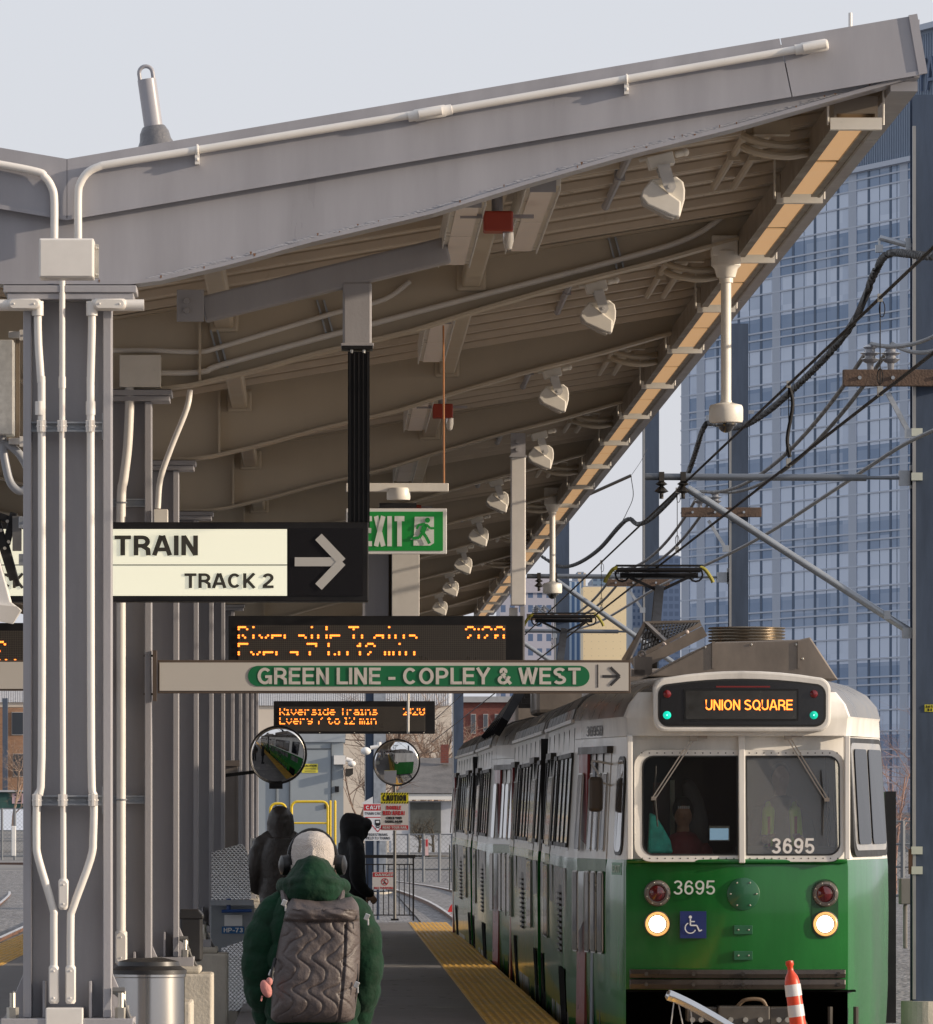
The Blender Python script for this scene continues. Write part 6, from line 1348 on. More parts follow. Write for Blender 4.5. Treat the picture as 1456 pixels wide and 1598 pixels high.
for a, b, s, lb in ((i1a, i2a, .42, 'left feeder cable sagging from the large crossarm to the second pole'), (i1b, i2b, .42, 'right feeder cable sagging from the large crossarm to the second pole'), (i2a, i3a, .30, 'left feeder cable between the second and third poles'), (i2b, i3b, .30, 'right feeder cable between the second and third poles'), (i3a, i4a, .5, 'left feeder cable between the third and fourth poles'), (i3b, i4b, .5, 'right feeder cable between the third and fourth poles')):
    wire(sag(a, b, s), .022, lb, FEED, 8, 3, 'feeder_cable')
for a, p, lb in ((i1a, (1480, 512), 'upper pale feeder cable leaving right from the large crossarm'), (i1b, (1480, 537), 'lower pale feeder cable leaving right from the large crossarm')):
    q = at(*p, 172); wire(sag(a, q, .08), .020, lb, FEEDL, 8, 3, 'feeder_cable')
wire([at(1480, 662, 176), at(1456, 672, 172), at(1400, 700, 164), at(1300, 766, 150), at(1205, 828, 138), at(1130, 868, 126), at(1060, 900, 112), at(1020, 920, 104), at(940, 968, 92), at(880, 988, 80)], .020, 'bent pale conduit cable dropping from the big pole to the left', FEEDL, 8, 6, 'feeder_cable')
# twisted bundle
BP = [(1500, 403, 190), (1440, 399, 176), (1388, 396, 166), (1366, 424, 162), (1338, 492, 155), (1300, 545, 148), (1240, 606, 138), (1190, 648, 128), (1150, 667, 120), (1112, 661, 113), (1098, 668, 112), (1078, 728, 108), (1060, 764, 104), (1020, 806, 97), (996, 818, 93), (982, 810, 92), (966, 822, 90), (936, 856, 82), (908, 876, 76), (886, 884, 72), (868, 882, 70), (845, 868, 69)]
path = smooth_path([at(*p) for p in BP], 24)
m = MB(); L = 0; tw = MB(); P2_ = [[], [], []]
for i in range(len(path)-1):
    d = path[i+1]-path[i]
    nsub = max(1, int(d.length/.05))
    for q in range(nsub):
        p = path[i]+d*(q/nsub); L += d.length/nsub; t_ = d.normalized(); x = t_.cross(Vector((0, 0, 1))).normalized(); y = t_.cross(x)
        for s in range(3): a = L*30+s*2.094; P2_[s].append(p+x*(.021*math.cos(a))+y*(.021*math.sin(a)))
for s in range(3):
    m.tube(P2_[s], .021, 5)
tag(m.build('twisted_cable', mat('twisted_black', (.007, .007, .008), .5, spec=.25, var=.3, scale=30), smooth=True), 'heavy twisted black cable bundle slung from the big right-hand pole down to the left', 'cable', 'overhead wires')
t = empty('cable_bracket', at(1415, 385, 164), 'small steel bracket on the big pole holding up the twisted cable', 'bracket'); m = MB(); m.cyl(at(1424, 385, 164), at(1373, 371, 164), .028, 10); m.cyl(at(1372, 372, 164), at(1372, 392, 164), .012, 8); m.bar(at(1416, 372, 164), at(1418, 398, 164), .05, .1, (0, 1, 0)); m.boxc(at(1372, 388, 164), (.07, .07, .07)); m.build('arm', GALV, t)
t2_ = empty('cable_bracket', at(1108, 650, 112), 'small steel bracket on the second pole holding up the twisted cable', 'bracket'); m = MB(); m.cyl(at(1140, 644, 112), at(1104, 650, 112), .02, 8); m.boxc(at(1104, 655, 112), (.05, .05, .12)); m.boxc(at(1170, 643, 112), (.12, .05, .05)); m.build('arm', GALV, t2_)
m = MB(); m.cyl(at(880, 789, 100), at(985, 742, 100), .025, 8); tag(m.build('strut_tube', DARKMET, smooth=True), 'short dark strut tube beside the canopy edge left of the third pole', 'strut')
wire([at(985, 742, 100), at(1000, 720, 98), at(1010, 700, 96)], .004, 'thin stay wire rising to the third pole'); wire([at(985, 745, 100), at(988, 775, 100), at(978, 800, 99), at(972, 812, 98)], .006, 'thin looping cable under the dark strut tube')
# fittings of the big pole
m = MB(); rect_px(m, 1441, 1100, 1457, 1111, 164, .132, .006); t = m.build('number_plate', mat('plate_yellow', (.55, .50, .03), .5), P1); text_px('365', 1442, 1101, 1454, 1105, 164, BLACK, t, .142, t=.2); text_px('88', 1445, 1106, 1453, 1110, 164, BLACK, t, .142, t=.2)
for y_ in (676, 745, 1327, 1358): m = MB(); rect_px(m, 1420, y_+6, 1437, y_-6, 164, .13, .06); m.build('clamp', mat('clamp_pale', (.5, .52, .45), .4, metal=.3), P1)
m = MB(); rect_px(m, 1416, 1364, 1422, 1325, 164, .1, .06); m.build('rusty_strip', RAILM, P1)
m = MB(); rect_px(m, 1402, 1411, 1422, 1370, 160, 0, .25); rect_px(m, 1408, 1480, 1414, 1411, 160, .1, .06); tag(m.build('signal_box', mat('box_grey', (.22, .21, .20), .5, metal=.3), bevel=.01), 'grey trackside equipment box on a leg left of the big pole', 'box')
t = empty('marker_board', at(1388, 1592, 168), 'tall narrow black board standing beside the tram, right of its nose', 'board'); m = MB(); rect_px(m, 1380, 1596, 1397, 1235, 168, 0, .10); m.build('board', BLACK, t); m = MB(); rect_px(m, 1371, 1300, 1381, 1236, 168, -.06, .01); m.build('side_panel', mat('board_green', (.03, .13, .08), .5), t)
# orange delineator and chrome tube in front of the tram
ko = 270.0; t = empty('delineator_post', at(1243, 1640, ko), 'orange and white striped delineator post leaning in front of the tram', 'delineator'); a = at(1252, 1650, ko); b = at(1235, 1524, ko); ax = (b-a).normalized(); Lp = (b-a).length
m = MB(); m.lathe([(.050, 0), (.046, Lp*.5), (.043, Lp-.03), (.036, Lp), (.018, Lp+.03), (.016, Lp+.055), (.024, Lp+.07), (.022, Lp+.09), (.0, Lp+.095)], a, ax, 24); ORM = mat('delineator_orange', (.62, .055, .015), .4, var=.1); m.build('post', ORM, t, smooth=True)
for y_, h in ((1545, 18), (1577, 18)):
    s_ = (1650-y_)/(1650-1524); c = a.lerp(b, s_); m = MB(); m.lathe([(.0475, -.035), (.0465, .033)], c, ax, 24); m.build('reflective_band', mat('reflective_white', (.62, .62, .64), .35, var=.1), t, smooth=True)
kc = 235.0; t = empty('chrome_rail', at(1090, 1570, kc), 'bent polished steel tube lying low in front of the tram', 'rail'); m = MB(); m.tube(smooth_path([at(1043, 1553, kc), at(1050, 1555, kc), at(1085, 1572, kc), at(1140, 1604, kc), at(1190, 1640, kc)], 6), [.034]*25, 16); m.lathe([(.02, -.03), (.036, -.01), (.036, .02)], at(1046, 1554, kc), (1, 0, -.4), 16); m.build('tube', SS, t, smooth=True)
for x0_, x1_, y0_ in ((1052, 1044, 1562), (1058, 1070, 1562), (1078, 1082, 1572)): m = MB(); m.tube([at(x0_, y0_, kc), at(x1_, y0_+60, kc)], .004, 6); m.build('stay_wire', ALU, t)

# ------------------------------------------------------------------ mirrors and signs at the platform end
MIRM = mat('mirror_silver', (.82, .83, .84), .015, metal=1, var=0, rvar=0)
def mirror(px, py, rpx, k, nrm, label, ymax):
    c = at(px, py, k); r = rpx/k; t = empty('convex_mirror', c, label, 'mirror', 'round convex mirrors'); n = Vector(nrm).normalized(); Rc = r*5.0
    prof = []
    for j in range(13): rr_ = r*.97*(1-j/12); prof.append((rr_, math.sqrt(Rc*Rc-rr_*rr_)-math.sqrt(Rc*Rc-(r*.97)**2)))
    m = MB(); m.lathe([(r*.97, -.002)]+prof, c, n, 48); m.build('mirror_glass', MIRM, t, smooth='full')
    m = MB(); m.lathe([(r*.5, -.06), (r*.99, -.03), (r*1.02, -.004), (r*1.0, .006), (r*.975, .002), (r*.97, -.01)], c, n, 48, False); m.build('rim', BLACK, t, smooth=True); return t
t = mirror(434, 1178, 45.5, 137, (.20, -1, -.14), 'larger round convex mirror at left, reflecting the green side of the tram', 0)
m = MB(); rect_px(m, 420, 1231, 441, 1222, 137, -.08, .06); m.bar(at(434, 1200, 137, .08), at(352, 1210, 137, .08), .04, .04); m.build('bracket', BLACK, t)
t = mirror(619, 1190, 36.5, 100, (.075, -1, -.10), 'smaller round convex mirror at right, on a thin post above the caution sign', 0)
m = MB(); m.cyl(at(616, 1436, 99.5), at(616, 1215, 99.5), .025, 10); m.build('post', mat('post_dark', (.10, .10, .10), .5, metal=.4), t); m = MB(); m.boxc(at(616, 1435, 99.5), (.12, .12, .03)); m.build('foot', BLACK, t)
m = MB(); m.cyl(at(637, 1145, 112), at(637, 1000, 112), .018, 8); tag(m.build('hanger_pipe', PIPE, smooth=True), 'thin vertical pipe hanging in front of the small far LED board', 'pipe')
CY = mat('caution_yellow', (.55, .50, .02), .5, var=.03); SG = mat('sign_panel_grey', (.48, .48, .50), .5, var=.04); SRED = mat('sign_red', (.42, .02, .03), .5, var=.05)
k = 101.0; t = empty('caution_sign', at(615, 1297, k), 'yellow and grey CAUTION DOUBLE RED AREA sign on the thin post under the smaller mirror', 'sign')
m = MB(); rect_px(m, 594, 1296, 637.5, 1238, k, 0, .01); m.build('panel', SG, t)
m = MB(); rect_px(m, 594, 1254, 637.5, 1237, k, .011, .002); m.build('header', CY, t)
m = MB()
for y_ in (1238.6, 1252.4):
    for j in range(11): x = 594.5+j*4; poly_px(m, [(x, y_+1.4), (x+1.8, y_+1.4), (x+3.2, y_-1.4), (x+1.4, y_-1.4)], k, .0135, .001)
m.build('hazard_stripes', BLACK, t)
text_px('CAUTION', 597, 1240.6, 634, 1250, k, BLACK, t, .0145, t=.24, w0=.62); text_px('DOUBLE', 603, 1257.5, 626, 1263.5, k, SRED, t, .012, t=.24, w0=.66); text_px('RED AREA!', 597.5, 1265.5, 631.5, 1272, k, SRED, t, .012, t=.24, w0=.66)
text_px('CHECK YOUR', 603, 1274.5, 627, 1278.5, k, BLACK, t, .012, t=.24, w0=.7); text_px('SIGNAL AGAIN', 601, 1280, 628, 1284, k, BLACK, t, .012, t=.24, w0=.7)
m = MB(); rect_px(m, 616, 1286, 626, 1285.3, k, .012, .001); m.build('underline', BLACK, t)
m = MB(); rect_px(m, 594.5, 1294.5, 637, 1288, k, .0125, .002); m.build('footer', SRED, t); text_px('READ YOUR RAIL', 597, 1289.3, 635, 1293.3, k, SG, t, .016, t=.22, w0=.7)
k = 78.0; t = empty('crossing_sign', at(590, 1312, k), 'white CAUTION train crossing sign with a red triangle, behind the yellow caution sign', 'sign')
m = MB(); rect_px(m, 567, 1312, 612, 1254, k, 0, .01); m.build('panel', mat('sign_bright', (.58, .60, .64), .5, var=.03), t)
m = MB(); rect_px(m, 567.5, 1265, 611.5, 1255, k, .011, .002); m.build('header', SRED, t); text_px('CAUTION', 571, 1257.3, 608, 1263, k, mat('sign_bright', (.6, .6, .6)), t, .0145, t=.2, w0=.74)
text_px('TRAIN CROSSING', 569, 1267.5, 610, 1271.5, k, BLACK, t, .012, t=.14); text_px('PEDESTRIANS', 573, 1300.5, 605, 1304.5, k, BLACK, t, .012, t=.15); text_px('YIELD TO TRAINS', 570.5, 1306, 609, 1310, k, BLACK, t, .012, t=.15)
m = MB(); y_ = FP/k-.012; m.stroke([((x-VX)/k, HC-(y-VY)/k) for x, y in ((570, 1275.5), (609, 1275.5), (589.5, 1298))], 1.4/k, y_, .002, True); m.build('red_triangle', SRED, t)
m = MB(); poly_px(m, [(585.5, 1279), (593, 1279), (594, 1286), (592, 1289), (587, 1289), (585, 1286)], k, .012); m.stroke([((x-VX)/k, HC-(y-VY)/k) for x, y in ((586, 1292.5), (593, 1289.5))], .9/k, y_-.002); m.stroke([((x-VX)/k, HC-(y-VY)/k) for x, y in ((586, 1289.5), (593, 1292.5))], .9/k, y_-.003); m.build('tram_symbol', BLACK, t)
m = MB(); rect_px(m, 586.8, 1284, 591.8, 1281, k, .016, .001); m.build('symbol_window', mat('sign_bright', (.6, .6, .6)), t)
m = MB(); poly_px(m, [(563, 1254), (582, 1243), (582, 1254)], k, 0, .01); m.build('top_corner', mat('sign_bright', (.6, .6, .6)), t)
m = MB(); a = at(590, 1312, k, .05); m.cyl(a, (a.x, a.y, gz(111)-.6), .03, 10); m.build('post', POLEM, t)
# end gate
k = 98.2; t = empty('platform_gate', at(606, 1436, k), 'black baluster railing closing the end of the platform', 'railing'); m = MB()
rect_px(m, 548, 1339, 648, 1334, k, -.03, .06); m.build('top_rail', BLACK, t)
for y_ in (1349, 1428): m = MB(); rect_px(m, 548, y_+.9, 646, y_-.9, k, -.01, .02); m.build('rail', BLACK, t)
for j in range(12): x = 549.5+8.15*j; m = MB(); rect_px(m, x-.7, 1428, x+.7, 1349, k, -.008, .016); m.build('baluster', BLACK, t)
for x in (549, 645): m = MB(); rect_px(m, x-1.3, 1437, x+1.3, 1336, k, -.02, .03); m.build('end_post', BLACK, t)
t = empty('danger_sign', at(599, 1388, k), 'small DANGER sign with a no-walking symbol hung on the black platform-end railing', 'sign'); m = MB(); rect_px(m, 581, 1388, 618, 1361, k, .03, .008); m.build('panel', SG, t); m = MB(); rect_px(m, 582, 1368.5, 617, 1361.5, k, .039, .002); m.build('header', SRED, t)
text_px('DANGER', 585, 1363, 615, 1367.2, k, SG, t, .043, t=.2); text_px('NO PARKING', 584, 1384, 616, 1387.2, k, SRED, t, .040, t=.18)
m = MB(); y_ = FP/k-.04; c = at(600.5, 1376, k); m.stroke([(c.x+5.2/k*math.cos(R(a)), c.z+5.2/k*math.sin(R(a))) for a in range(0, 360, 20)], 1.1/k, y_, .002, True); m.stroke([(c.x-3.6/k, c.z+3.6/k), (c.x+3.6/k, c.z-3.6/k)], 1.0/k, y_-.003); m.build('prohibition_ring', SRED, t)
m = MB(); m.disc(c.x+.5/k, c.z+3.2/k, .9/k, y_-.001); m.stroke([(c.x, c.z+2/k), (c.x, c.z-.5/k), (c.x-2/k, c.z-3.5/k)], 1.2/k, y_-.001); m.stroke([(c.x, c.z-.5/k), (c.x+2/k, c.z-3.5/k)], 1.1/k, y_-.002); m.build('walking_figure', BLACK, t)

# ------------------------------------------------------------------ things by the columns: cabinet, lift, black box
t = empty('metal_cabinet', at(355, 1430, 128), 'tall brown-grey metal cabinet between the far columns', 'cabinet'); m = MB(); rect_px(m, 330, 1470, 372, 1196, 128, 0, .3); m.build('cabinet_body', mat('cabinet_brown', (.20, .175, .16), .5, var=.1), t, bevel=.01); m = MB(); rect_px(m, 328, 1196, 374, 1187, 128, -.05, .4); m.build('cabinet_hood', mat('cabinet_hood', (.13, .11, .10), .5), t); m = MB(); rect_px(m, 336, 1420, 367, 1201, 128, .302, .006); m.build('cabinet_door', mat('cabinet_brown', (.2, .17, .16)), t)
def tread_mat():
    m = mat('diamond_plate', (.72, .72, .72), .3, metal=.85, var=.05); nt = m.node_tree; b = nt.nodes['Principled BSDF']; tc = nt.nodes.new('ShaderNodeTexCoord'); W_ = []
    for ang in (45, -45):
        mp = nt.nodes.new('ShaderNodeMapping'); mp.inputs['Rotation'].default_value = (0, R(ang), 0); mp.inputs['Scale'].default_value = (12, 12, 12); nt.links.new(tc.outputs['Object'], mp.inputs[0]); wv = nt.nodes.new('ShaderNodeTexWave'); wv.inputs['Scale'].default_value = 1; nt.links.new(mp.outputs[0], wv.inputs[0]); W_.append(wv)
    mm = nt.nodes.new('ShaderNodeMath'); mm.operation = 'MAXIMUM'; nt.links.new(W_[0].outputs[1], mm.inputs[0]); nt.links.new(W_[1].outputs[1], mm.inputs[1]); bp = nt.nodes.new('ShaderNodeBump'); bp.inputs['Strength'].default_value = 1; bp.inputs['Distance'].default_value = .012; nt.links.new(mm.outputs[0], bp.inputs['Height']); nt.links.new(bp.outputs[0], b.inputs['Normal'])
    return m
TREAD = tread_mat(); k = 168.0; t = empty('wheelchair_lift', at(366, 1560, k), 'portable wheelchair lift with diamond-plate flap and blue handle behind the pedestals', 'wheelchair lift')
m = MB(); poly_px(m, [(330, 1330), (378, 1316), (386, 1330), (392, 1403), (330, 1405)], k, -.02, .03); m.build('tread_flap', TREAD, t)
m = MB(); rect_px(m, 328, 1412, 396, 1404, k, 0, .08); m.build('hinge_beam', GALV, t); LB = mat('lift_body', (.24, .26, .28), .5, var=.1); m = MB(); rect_px(m, 328, 1578, 396, 1413, k, -.5, .45); m.build('lift_body', LB, t, bevel=.01)
m = MB(); m.cyl(at(346, 1422, k, -.06), at(393, 1421, k, -.06), .016, 10); m.cyl(at(357, 1420, k, -.04), at(357, 1402, k, -.04), .02, 8); m.build('blue_handle', mat('handle_blue', (.02, .07, .24), .4), t, smooth=True)
m = MB(); rect_px(m, 350, 1445, 378, 1428, k, -.048, .006); m.build('paper_label', WHITEP, t); m = MB(); rect_px(m, 346, 1457, 381, 1446, k, -.048, .006); lb_ = m.build('blue_label', mat('label_blue', (.02, .12, .30), .5), t); text_px('HP-73', 349, 1448, 379, 1455, k, WHITEP, lb_, -.040, t=.18)
m = MB(); poly_px(m, [(345, 1480), (396, 1462), (396, 1577), (345, 1577)], k, -.04, .012); m.build('lower_tread', TREAD, t)
m = MB()
for j in range(5): x = 340+j*6; m.cyl(at(x, 1440, k, -.1), at(x-2, 1352, k, -.06), .0, 4) if False else None
t = empty('dark_bin', at(300, 1500, 196), 'black plastic salt bin between the second and third pedestals', 'bin'); m = MB(); rect_px(m, 281, 1500, 316, 1424, 196, -.2, .35); m.build('bin_body', mat('bin_black', (.03, .03, .03)), t, bevel=.02); m = MB(); poly_px(m, [(280, 1424), (281, 1419), (310, 1419), (318, 1428), (318, 1434), (280, 1434)], 196, -.21, .37); m.build('bin_lid', mat('bin_black', (.03, .03, .03)), t, bevel=.01)
t = empty('wall_phone', at(404, 1320, 140), 'small grey call box on a far column, left of the hooded person', 'call box'); m = MB(); rect_px(m, 391, 1328, 413, 1308, 140, 0, .12); m.build('housing', IVORY, t, bevel=.01); m = MB(); rect_px(m, 394, 1324, 402, 1312, 140, .121, .01); m.build('front_plate', STEEL, t)

# ------------------------------------------------------------------ signal hut with yellow handrails
k = 72.0; D = FP/k; HUT = mat('hut_grey', (.27, .31, .345), .5, var=.06, scale=1); t = empty('equipment_hut', at(480, 1400, k), 'blue-grey metal equipment hut with a door and yellow warning notice', 'hut')
m = MB(); rect_px(m, 395, 1420, 536, 1158, k, -2.2, 2.2); m.build('wall', HUT, t); m = MB(); rect_px(m, 392, 1158, 539, 1145, k, -2.25, 2.3); m.build('roof', mat('hut_roof', (.31, .35, .39), .5), t)
m = MB(); rect_px(m, 453, 1380, 516, 1168, k, .004, .03); d = m.build('door', HUT, t); m = MB(); rect_px(m, 506, 1262, 510, 1255, k, .036, .04); m.build('handle', DARKMET, d)
m = MB()
for x in (452, 517, 431): rect_px(m, x-.6, 1390, x+.6, 1160, k, .003, .045)
rect_px(m, 452, 1169.5, 517, 1168, k, .003, .045); m.build('door_gap', mat('gap_dark', (.06, .07, .08), .6), t)
m = MB(); rect_px(m, 471, 1206, 496, 1192, k, .04, .006); yn = m.build('warning_notice', mat('notice_yellow', (.62, .56, .06), .5), t); text_px('CAUTION', 474, 1193.5, 494, 1196.5, k, BLACK, yn, .050, t=.2)
m = MB(); [rect_px(m, 476, y_+.4, 493, y_-.4, k, .05, .001) for y_ in (1199, 1201.5, 1204)]; m.build('notice_lines', mat('notice_ink', (.2, .18, .05), .6), yn)
m = MB(); rect_px(m, 522.5, 1236, 529, 1227, k, .003, .08); m.build('key_box', BLACK, t)
m = MB(); rect_px(m, 521, 1193, 539, 1179, k, .003, .15); m.build('junction_box', WHITEP, t); m = MB(); m.cyl(at(540, 1185, k, -.1), at(550, 1188, k, -.1), .05, 12); m.ell(at(549, 1192, k, -.1), .09, .09, .07); m.build('lamp_arm', WHITEP, t, smooth=True); m = MB(); poly_px(m, [(539, 1200), (551, 1199), (551, 1208), (545, 1212), (539, 1212)], k, 0, .25); m.build('floodlight', DARKMET, t)
YR = mat('rail_yellow', (.66, .47, .02), .4, var=.06); k = 78.0
def hoop(x0, x1, ytop, label, mid=1284.5):
    m = MB(); c = 9; m.tube([at(x0, 1400, k)]+[at(x0+c-c*math.cos(R(a)), ytop+c-c*math.sin(R(a)), k) for a in range(0, 91, 15)]+[at(x1-c+c*math.sin(R(a)), ytop+c-c*math.cos(R(a)), k) for a in range(0, 91, 15)]+[at(x1, 1400, k)], .027, 10); m.cyl(at(x0, mid, k), at(x1, mid, k), .02, 8); tag(m.build('handrail', YR, smooth=True), label, 'handrail', 'yellow handrails by the hut')
hoop(455, 511.5, 1251, 'wide yellow hoop handrail in front of the hut door'); hoop(422, 446, 1254, 'narrow yellow hoop handrail at the left of the hut steps')
for x, lb in ((515.5, 'left of the two single yellow handrail posts right of the hoop'), (523, 'right-hand single yellow handrail post by the hut corner')): m = MB(); m.cyl(at(x, 1400, k), at(x, 1251, k), .024, 10); m.ell(at(x, 1251, k), .024, .024, .03, seg=10, rings=6); tag(m.build('handrail_post', YR, smooth=True), lb, 'handrail', 'yellow handrails by the hut')
m = MB(); m.cyl(at(578, 1167, 62), at(602, 1163, 62), .05, 10); m.ell(at(571, 1172, 62), .13, .13, .10); m.cyl(at(592, 1170, 62), at(592, 1158, 62), .05, 8); tag(m.build('pole_camera', WHITEP, smooth=True), 'white camera on an arm of the two-tone pole', 'security camera')

# ------------------------------------------------------------------ fences, houses, trees
def chain_fence(x0, x1, k, ytop, ybot, label, posts, rails=(0, .45, .66, .98), sign=None):
    t = empty('chain_link_fence', at((x0+x1)/2, ybot, k), label, 'fence', 'chain-link fences'); D = FP/k
    a = at(x0, ybot, k); b = at(x1, ytop, k); FM = mat('fence_steel', (.17, .185, .205), .6, metal=.2)
    for x in posts: m = MB(); m.cyl(at(x, ybot+4, k), at(x, ytop-1, k), .045, 8); m.build('post', FM, t)
    for q in rails: m = MB(); z = a.z+(b.z-a.z)*(1-q); m.cyl((a.x, D, z), (b.x, D, z), .022, 6); m.build('rail', FM, t)
    m = MB(); h = b.z-a.z; st = .14; n = int((b.x-a.x+h)/st)
    for j in range(n):
        for s in (1, -1):
            u0 = -h+j*st; p = [(a.x+u0, 0), (a.x+u0+h, h)]
            (xa, za), (xb, zb) = p
            if xa < a.x: za += a.x-xa; xa = a.x
            if xb > b.x: zb -= xb-b.x; xb = b.x
            if xb <= xa: continue
            if s < 0: za, zb = h-za, h-zb
            m.bar((xa, D+.01*s, a.z+za), (xb, D+.01*s, a.z+zb), .007, .007)
    m.build('mesh', FM, t)
    return t
k = 52.0; fc = chain_fence(540, 722, k, 1302, 1384, 'chain-link fence with pale posts beyond the curving track', (558, 602, 637.5, 661, 686, 706))
m = MB(); rect_px(m, 663.5, 1335, 668.5, 1309, k, .05, .01); m.build('fence_notice', mat('notice_pink', (.6, .42, .42), .5), fc); m = MB(); rect_px(m, 664.5, 1321, 667.5, 1310, k, .062, .004); m.build('notice_red', SRED, fc)
chain_fence(-60, 60, 46, 1262, 1338, 'chain-link fence at the far left behind the tracks', (-20, 3, 23, 45))
m = MB(); rect_px(m, 18, 1336, 25, 1289, 50, 0, .1); tag(m.build('marker_post', WHITEP, bevel=.02), 'short white marker post by the left tracks', 'marker')
def box_building(name, px0, px1, ytop, ybot, k, depth, wall, label, wins=(), rows=None, roof=None, cat='building', glass=None):
    t = empty(name, at((px0+px1)/2, ybot, k), label, cat); m = MB(); rect_px(m, px0, ybot, px1, ytop, k, -depth, depth); m.build('wall', wall, t)
    for (x0, y0, x1, y1) in wins:
        m = MB(); rect_px(m, x0-.8, y1+1.2, x1+.8, y0-.8, k, .003, .05); f = m.build('window', mat('window_trim', (.45, .43, .42), .6), t); m = MB(); rect_px(m, x0, y1, x1, y0, k, .055, .02); m.build('pane', glass or mat('far_glass', (.05, .06, .075), .1, var=0, coat=.6), f)
    if roof: m = MB(); rect_px(m, px0-1.5, ytop, px1+1.5, ytop-roof[0], k, -depth-.3, depth+.6); m.build('cornice', roof[1], t)
    return t
def brick(name, c1, c2, mort, s):
    m = bpy.data.materials.new(name); m.use_nodes = True; nt = m.node_tree; b = nt.nodes['Principled BSDF']; b.inputs['Roughness'].default_value = .85; tc = nt.nodes.new('ShaderNodeTexCoord'); mp = nt.nodes.new('ShaderNodeMapping'); mp.inputs['Rotation'].default_value = (R(90), 0, 0); mp.inputs['Scale'].default_value = (s, s, s)
    br = nt.nodes.new('ShaderNodeTexBrick'); br.inputs[1].default_value = (*c1, 1); br.inputs[2].default_value = (*c2, 1); br.inputs[3].default_value = (*mort, 1); br.inputs['Scale'].default_value = 1; br.inputs['Mortar Size'].default_value = .03
    nt.links.new(tc.outputs['Object'], mp.inputs[0]); nt.links.new(mp.outputs[0], br.inputs[0]); nt.links.new(br.outputs[0], b.inputs[0]); return m
RB = brick('brick_red', (.19, .050, .038), (.14, .036, .030), (.13, .07, .06), 3.2); TB = brick('brick_tan', (.36, .20, .11), (.28, .15, .085), (.3, .2, .15), 3)
box_building('brick_building', 718, 830, 1096, 1420, 27, 14, RB, 'dark red brick building behind the second tram car', [(735.5, 1115, 742, 1144), (755, 1115, 761, 1140), (773, 1115, 779, 1140)], roof=(9, mat('cornice_grey', (.30, .31, .33), .7)))
box_building('brick_building', -60, 36, 1104, 1238, 25, 15, TB, 'tan brick building at the far left edge', [(19, 1112, 36, 1146), (21, 1177, 37, 1211), (-25, 1112, -8, 1146), (-25, 1177, -8, 1211)], roof=None)
m = MB(); rect_px(m, 5, 1240, 13, 1090, 25, .5, .5); tag(m.build('brick_pier', mat('pier_blue', (.06, .08, .12), .6)), 'dark blue downpipe pier on the tan brick building', 'pier')
t = box_building('shop_front', -60, 40, 1236, 1262, 26, 8, mat('shop_green', (.03, .09, .08), .6, var=.2), 'low dark green shop front under the tan brick building', [], roof=(3, mat('shop_fascia', (.4, .42, .45), .6)), cat='shop'); m = MB(); rect_px(m, 19, 1254, 37, 1238, 26, .01, .06); m.build('sign_board', mat('sign_pinkish', (.55, .40, .45), .6), t); m = MB(); m.stroke([((x-VX)/26, HC-(y-VY)/26) for x, y in ((23, 1241), (33, 1241), (33, 1251), (25, 1251), (25, 1245))], 2/26, FP/26-.09, .02); m.build('sign_mark', BLACK, t)
# warehouse with white corrugated top
CORW = mat('corrugated_white', (.70, .72, .76), .5, var=.03)
t = box_building('warehouse', 395, 705, 1096, 1330, 30, 20, mat('warehouse_wall', (.62, .55, .47), .7, var=.1, scale=.3), 'pale warehouse with a white corrugated band behind the far LED board'); m = MB()
for j in range(88): x = 395+j*3.5; rect_px(m, x, 1101, x+2, 1070, 30, .06, .12)
rect_px(m, 395, 1101, 705, 1070, 30, 0, .06); m.build('corrugated_band', CORW, t)
t = box_building('warehouse', -80, 60, 1075, 1103, 24, 20, mat('warehouse_wall', (.6, .55, .5)), 'strip of white corrugated building at the left edge'); m = MB()
for j in range(40): x = -80+j*3.5; rect_px(m, x, 1096, x+2, 1074, 24, .06, .12)
rect_px(m, -80, 1096, 60, 1074, 24, 0, .06); m.build('corrugated_band', CORW, t)
# house with a grey roof
k = 42.0; t = empty('house', at(668, 1330, k), 'low house with a grey shingle roof and white eaves beyond the fence', 'house'); a, b = at(560, 1330, k), at(704, 1250, k); D = FP/k
m = MB(); m.box(a.x+1.2, b.x+3, D, D+8, a.z, b.z); m.build('wall', mat('house_wall', (.48, .50, .54), .7, var=.1), t)
m = MB(); e = at(620, 1238, k); r_ = at(652, 1181, k); e1 = at(760, 1238, k); r1 = at(760, 1181, k); m.add([(e.x, D-.5, e.z), (e1.x, D-.5, e1.z), (r1.x, D+4, r1.z), (r_.x, D+4, r_.z), (e.x, D+8.5, e.z), (e1.x, D+8.5, e1.z)], [(0, 1, 2, 3), (3, 2, 5, 4), (0, 3, 4), (1, 5, 2), (0, 4, 5, 1)]); m.build('roof', mat('shingles', (.13, .125, .125), .9, var=.3, scale=2, bump=.6, bscale=9), t)
m = MB(); rect_px(m, 624, 1248, 760, 1239, k, -.1, .5); m.build('eaves', WHITEP, t); m = MB(); rect_px(m, 640, 1301, 688, 1252, k, .004, .06); m.build('garage_door', mat('garage_dark', (.07, .075, .07), .6, var=.4, scale=3), t)
m = MB(); c = at(696, 1175, k, 3); m.boxc(c, (.3, .3, .7)); m.build('chimney', RB, t)

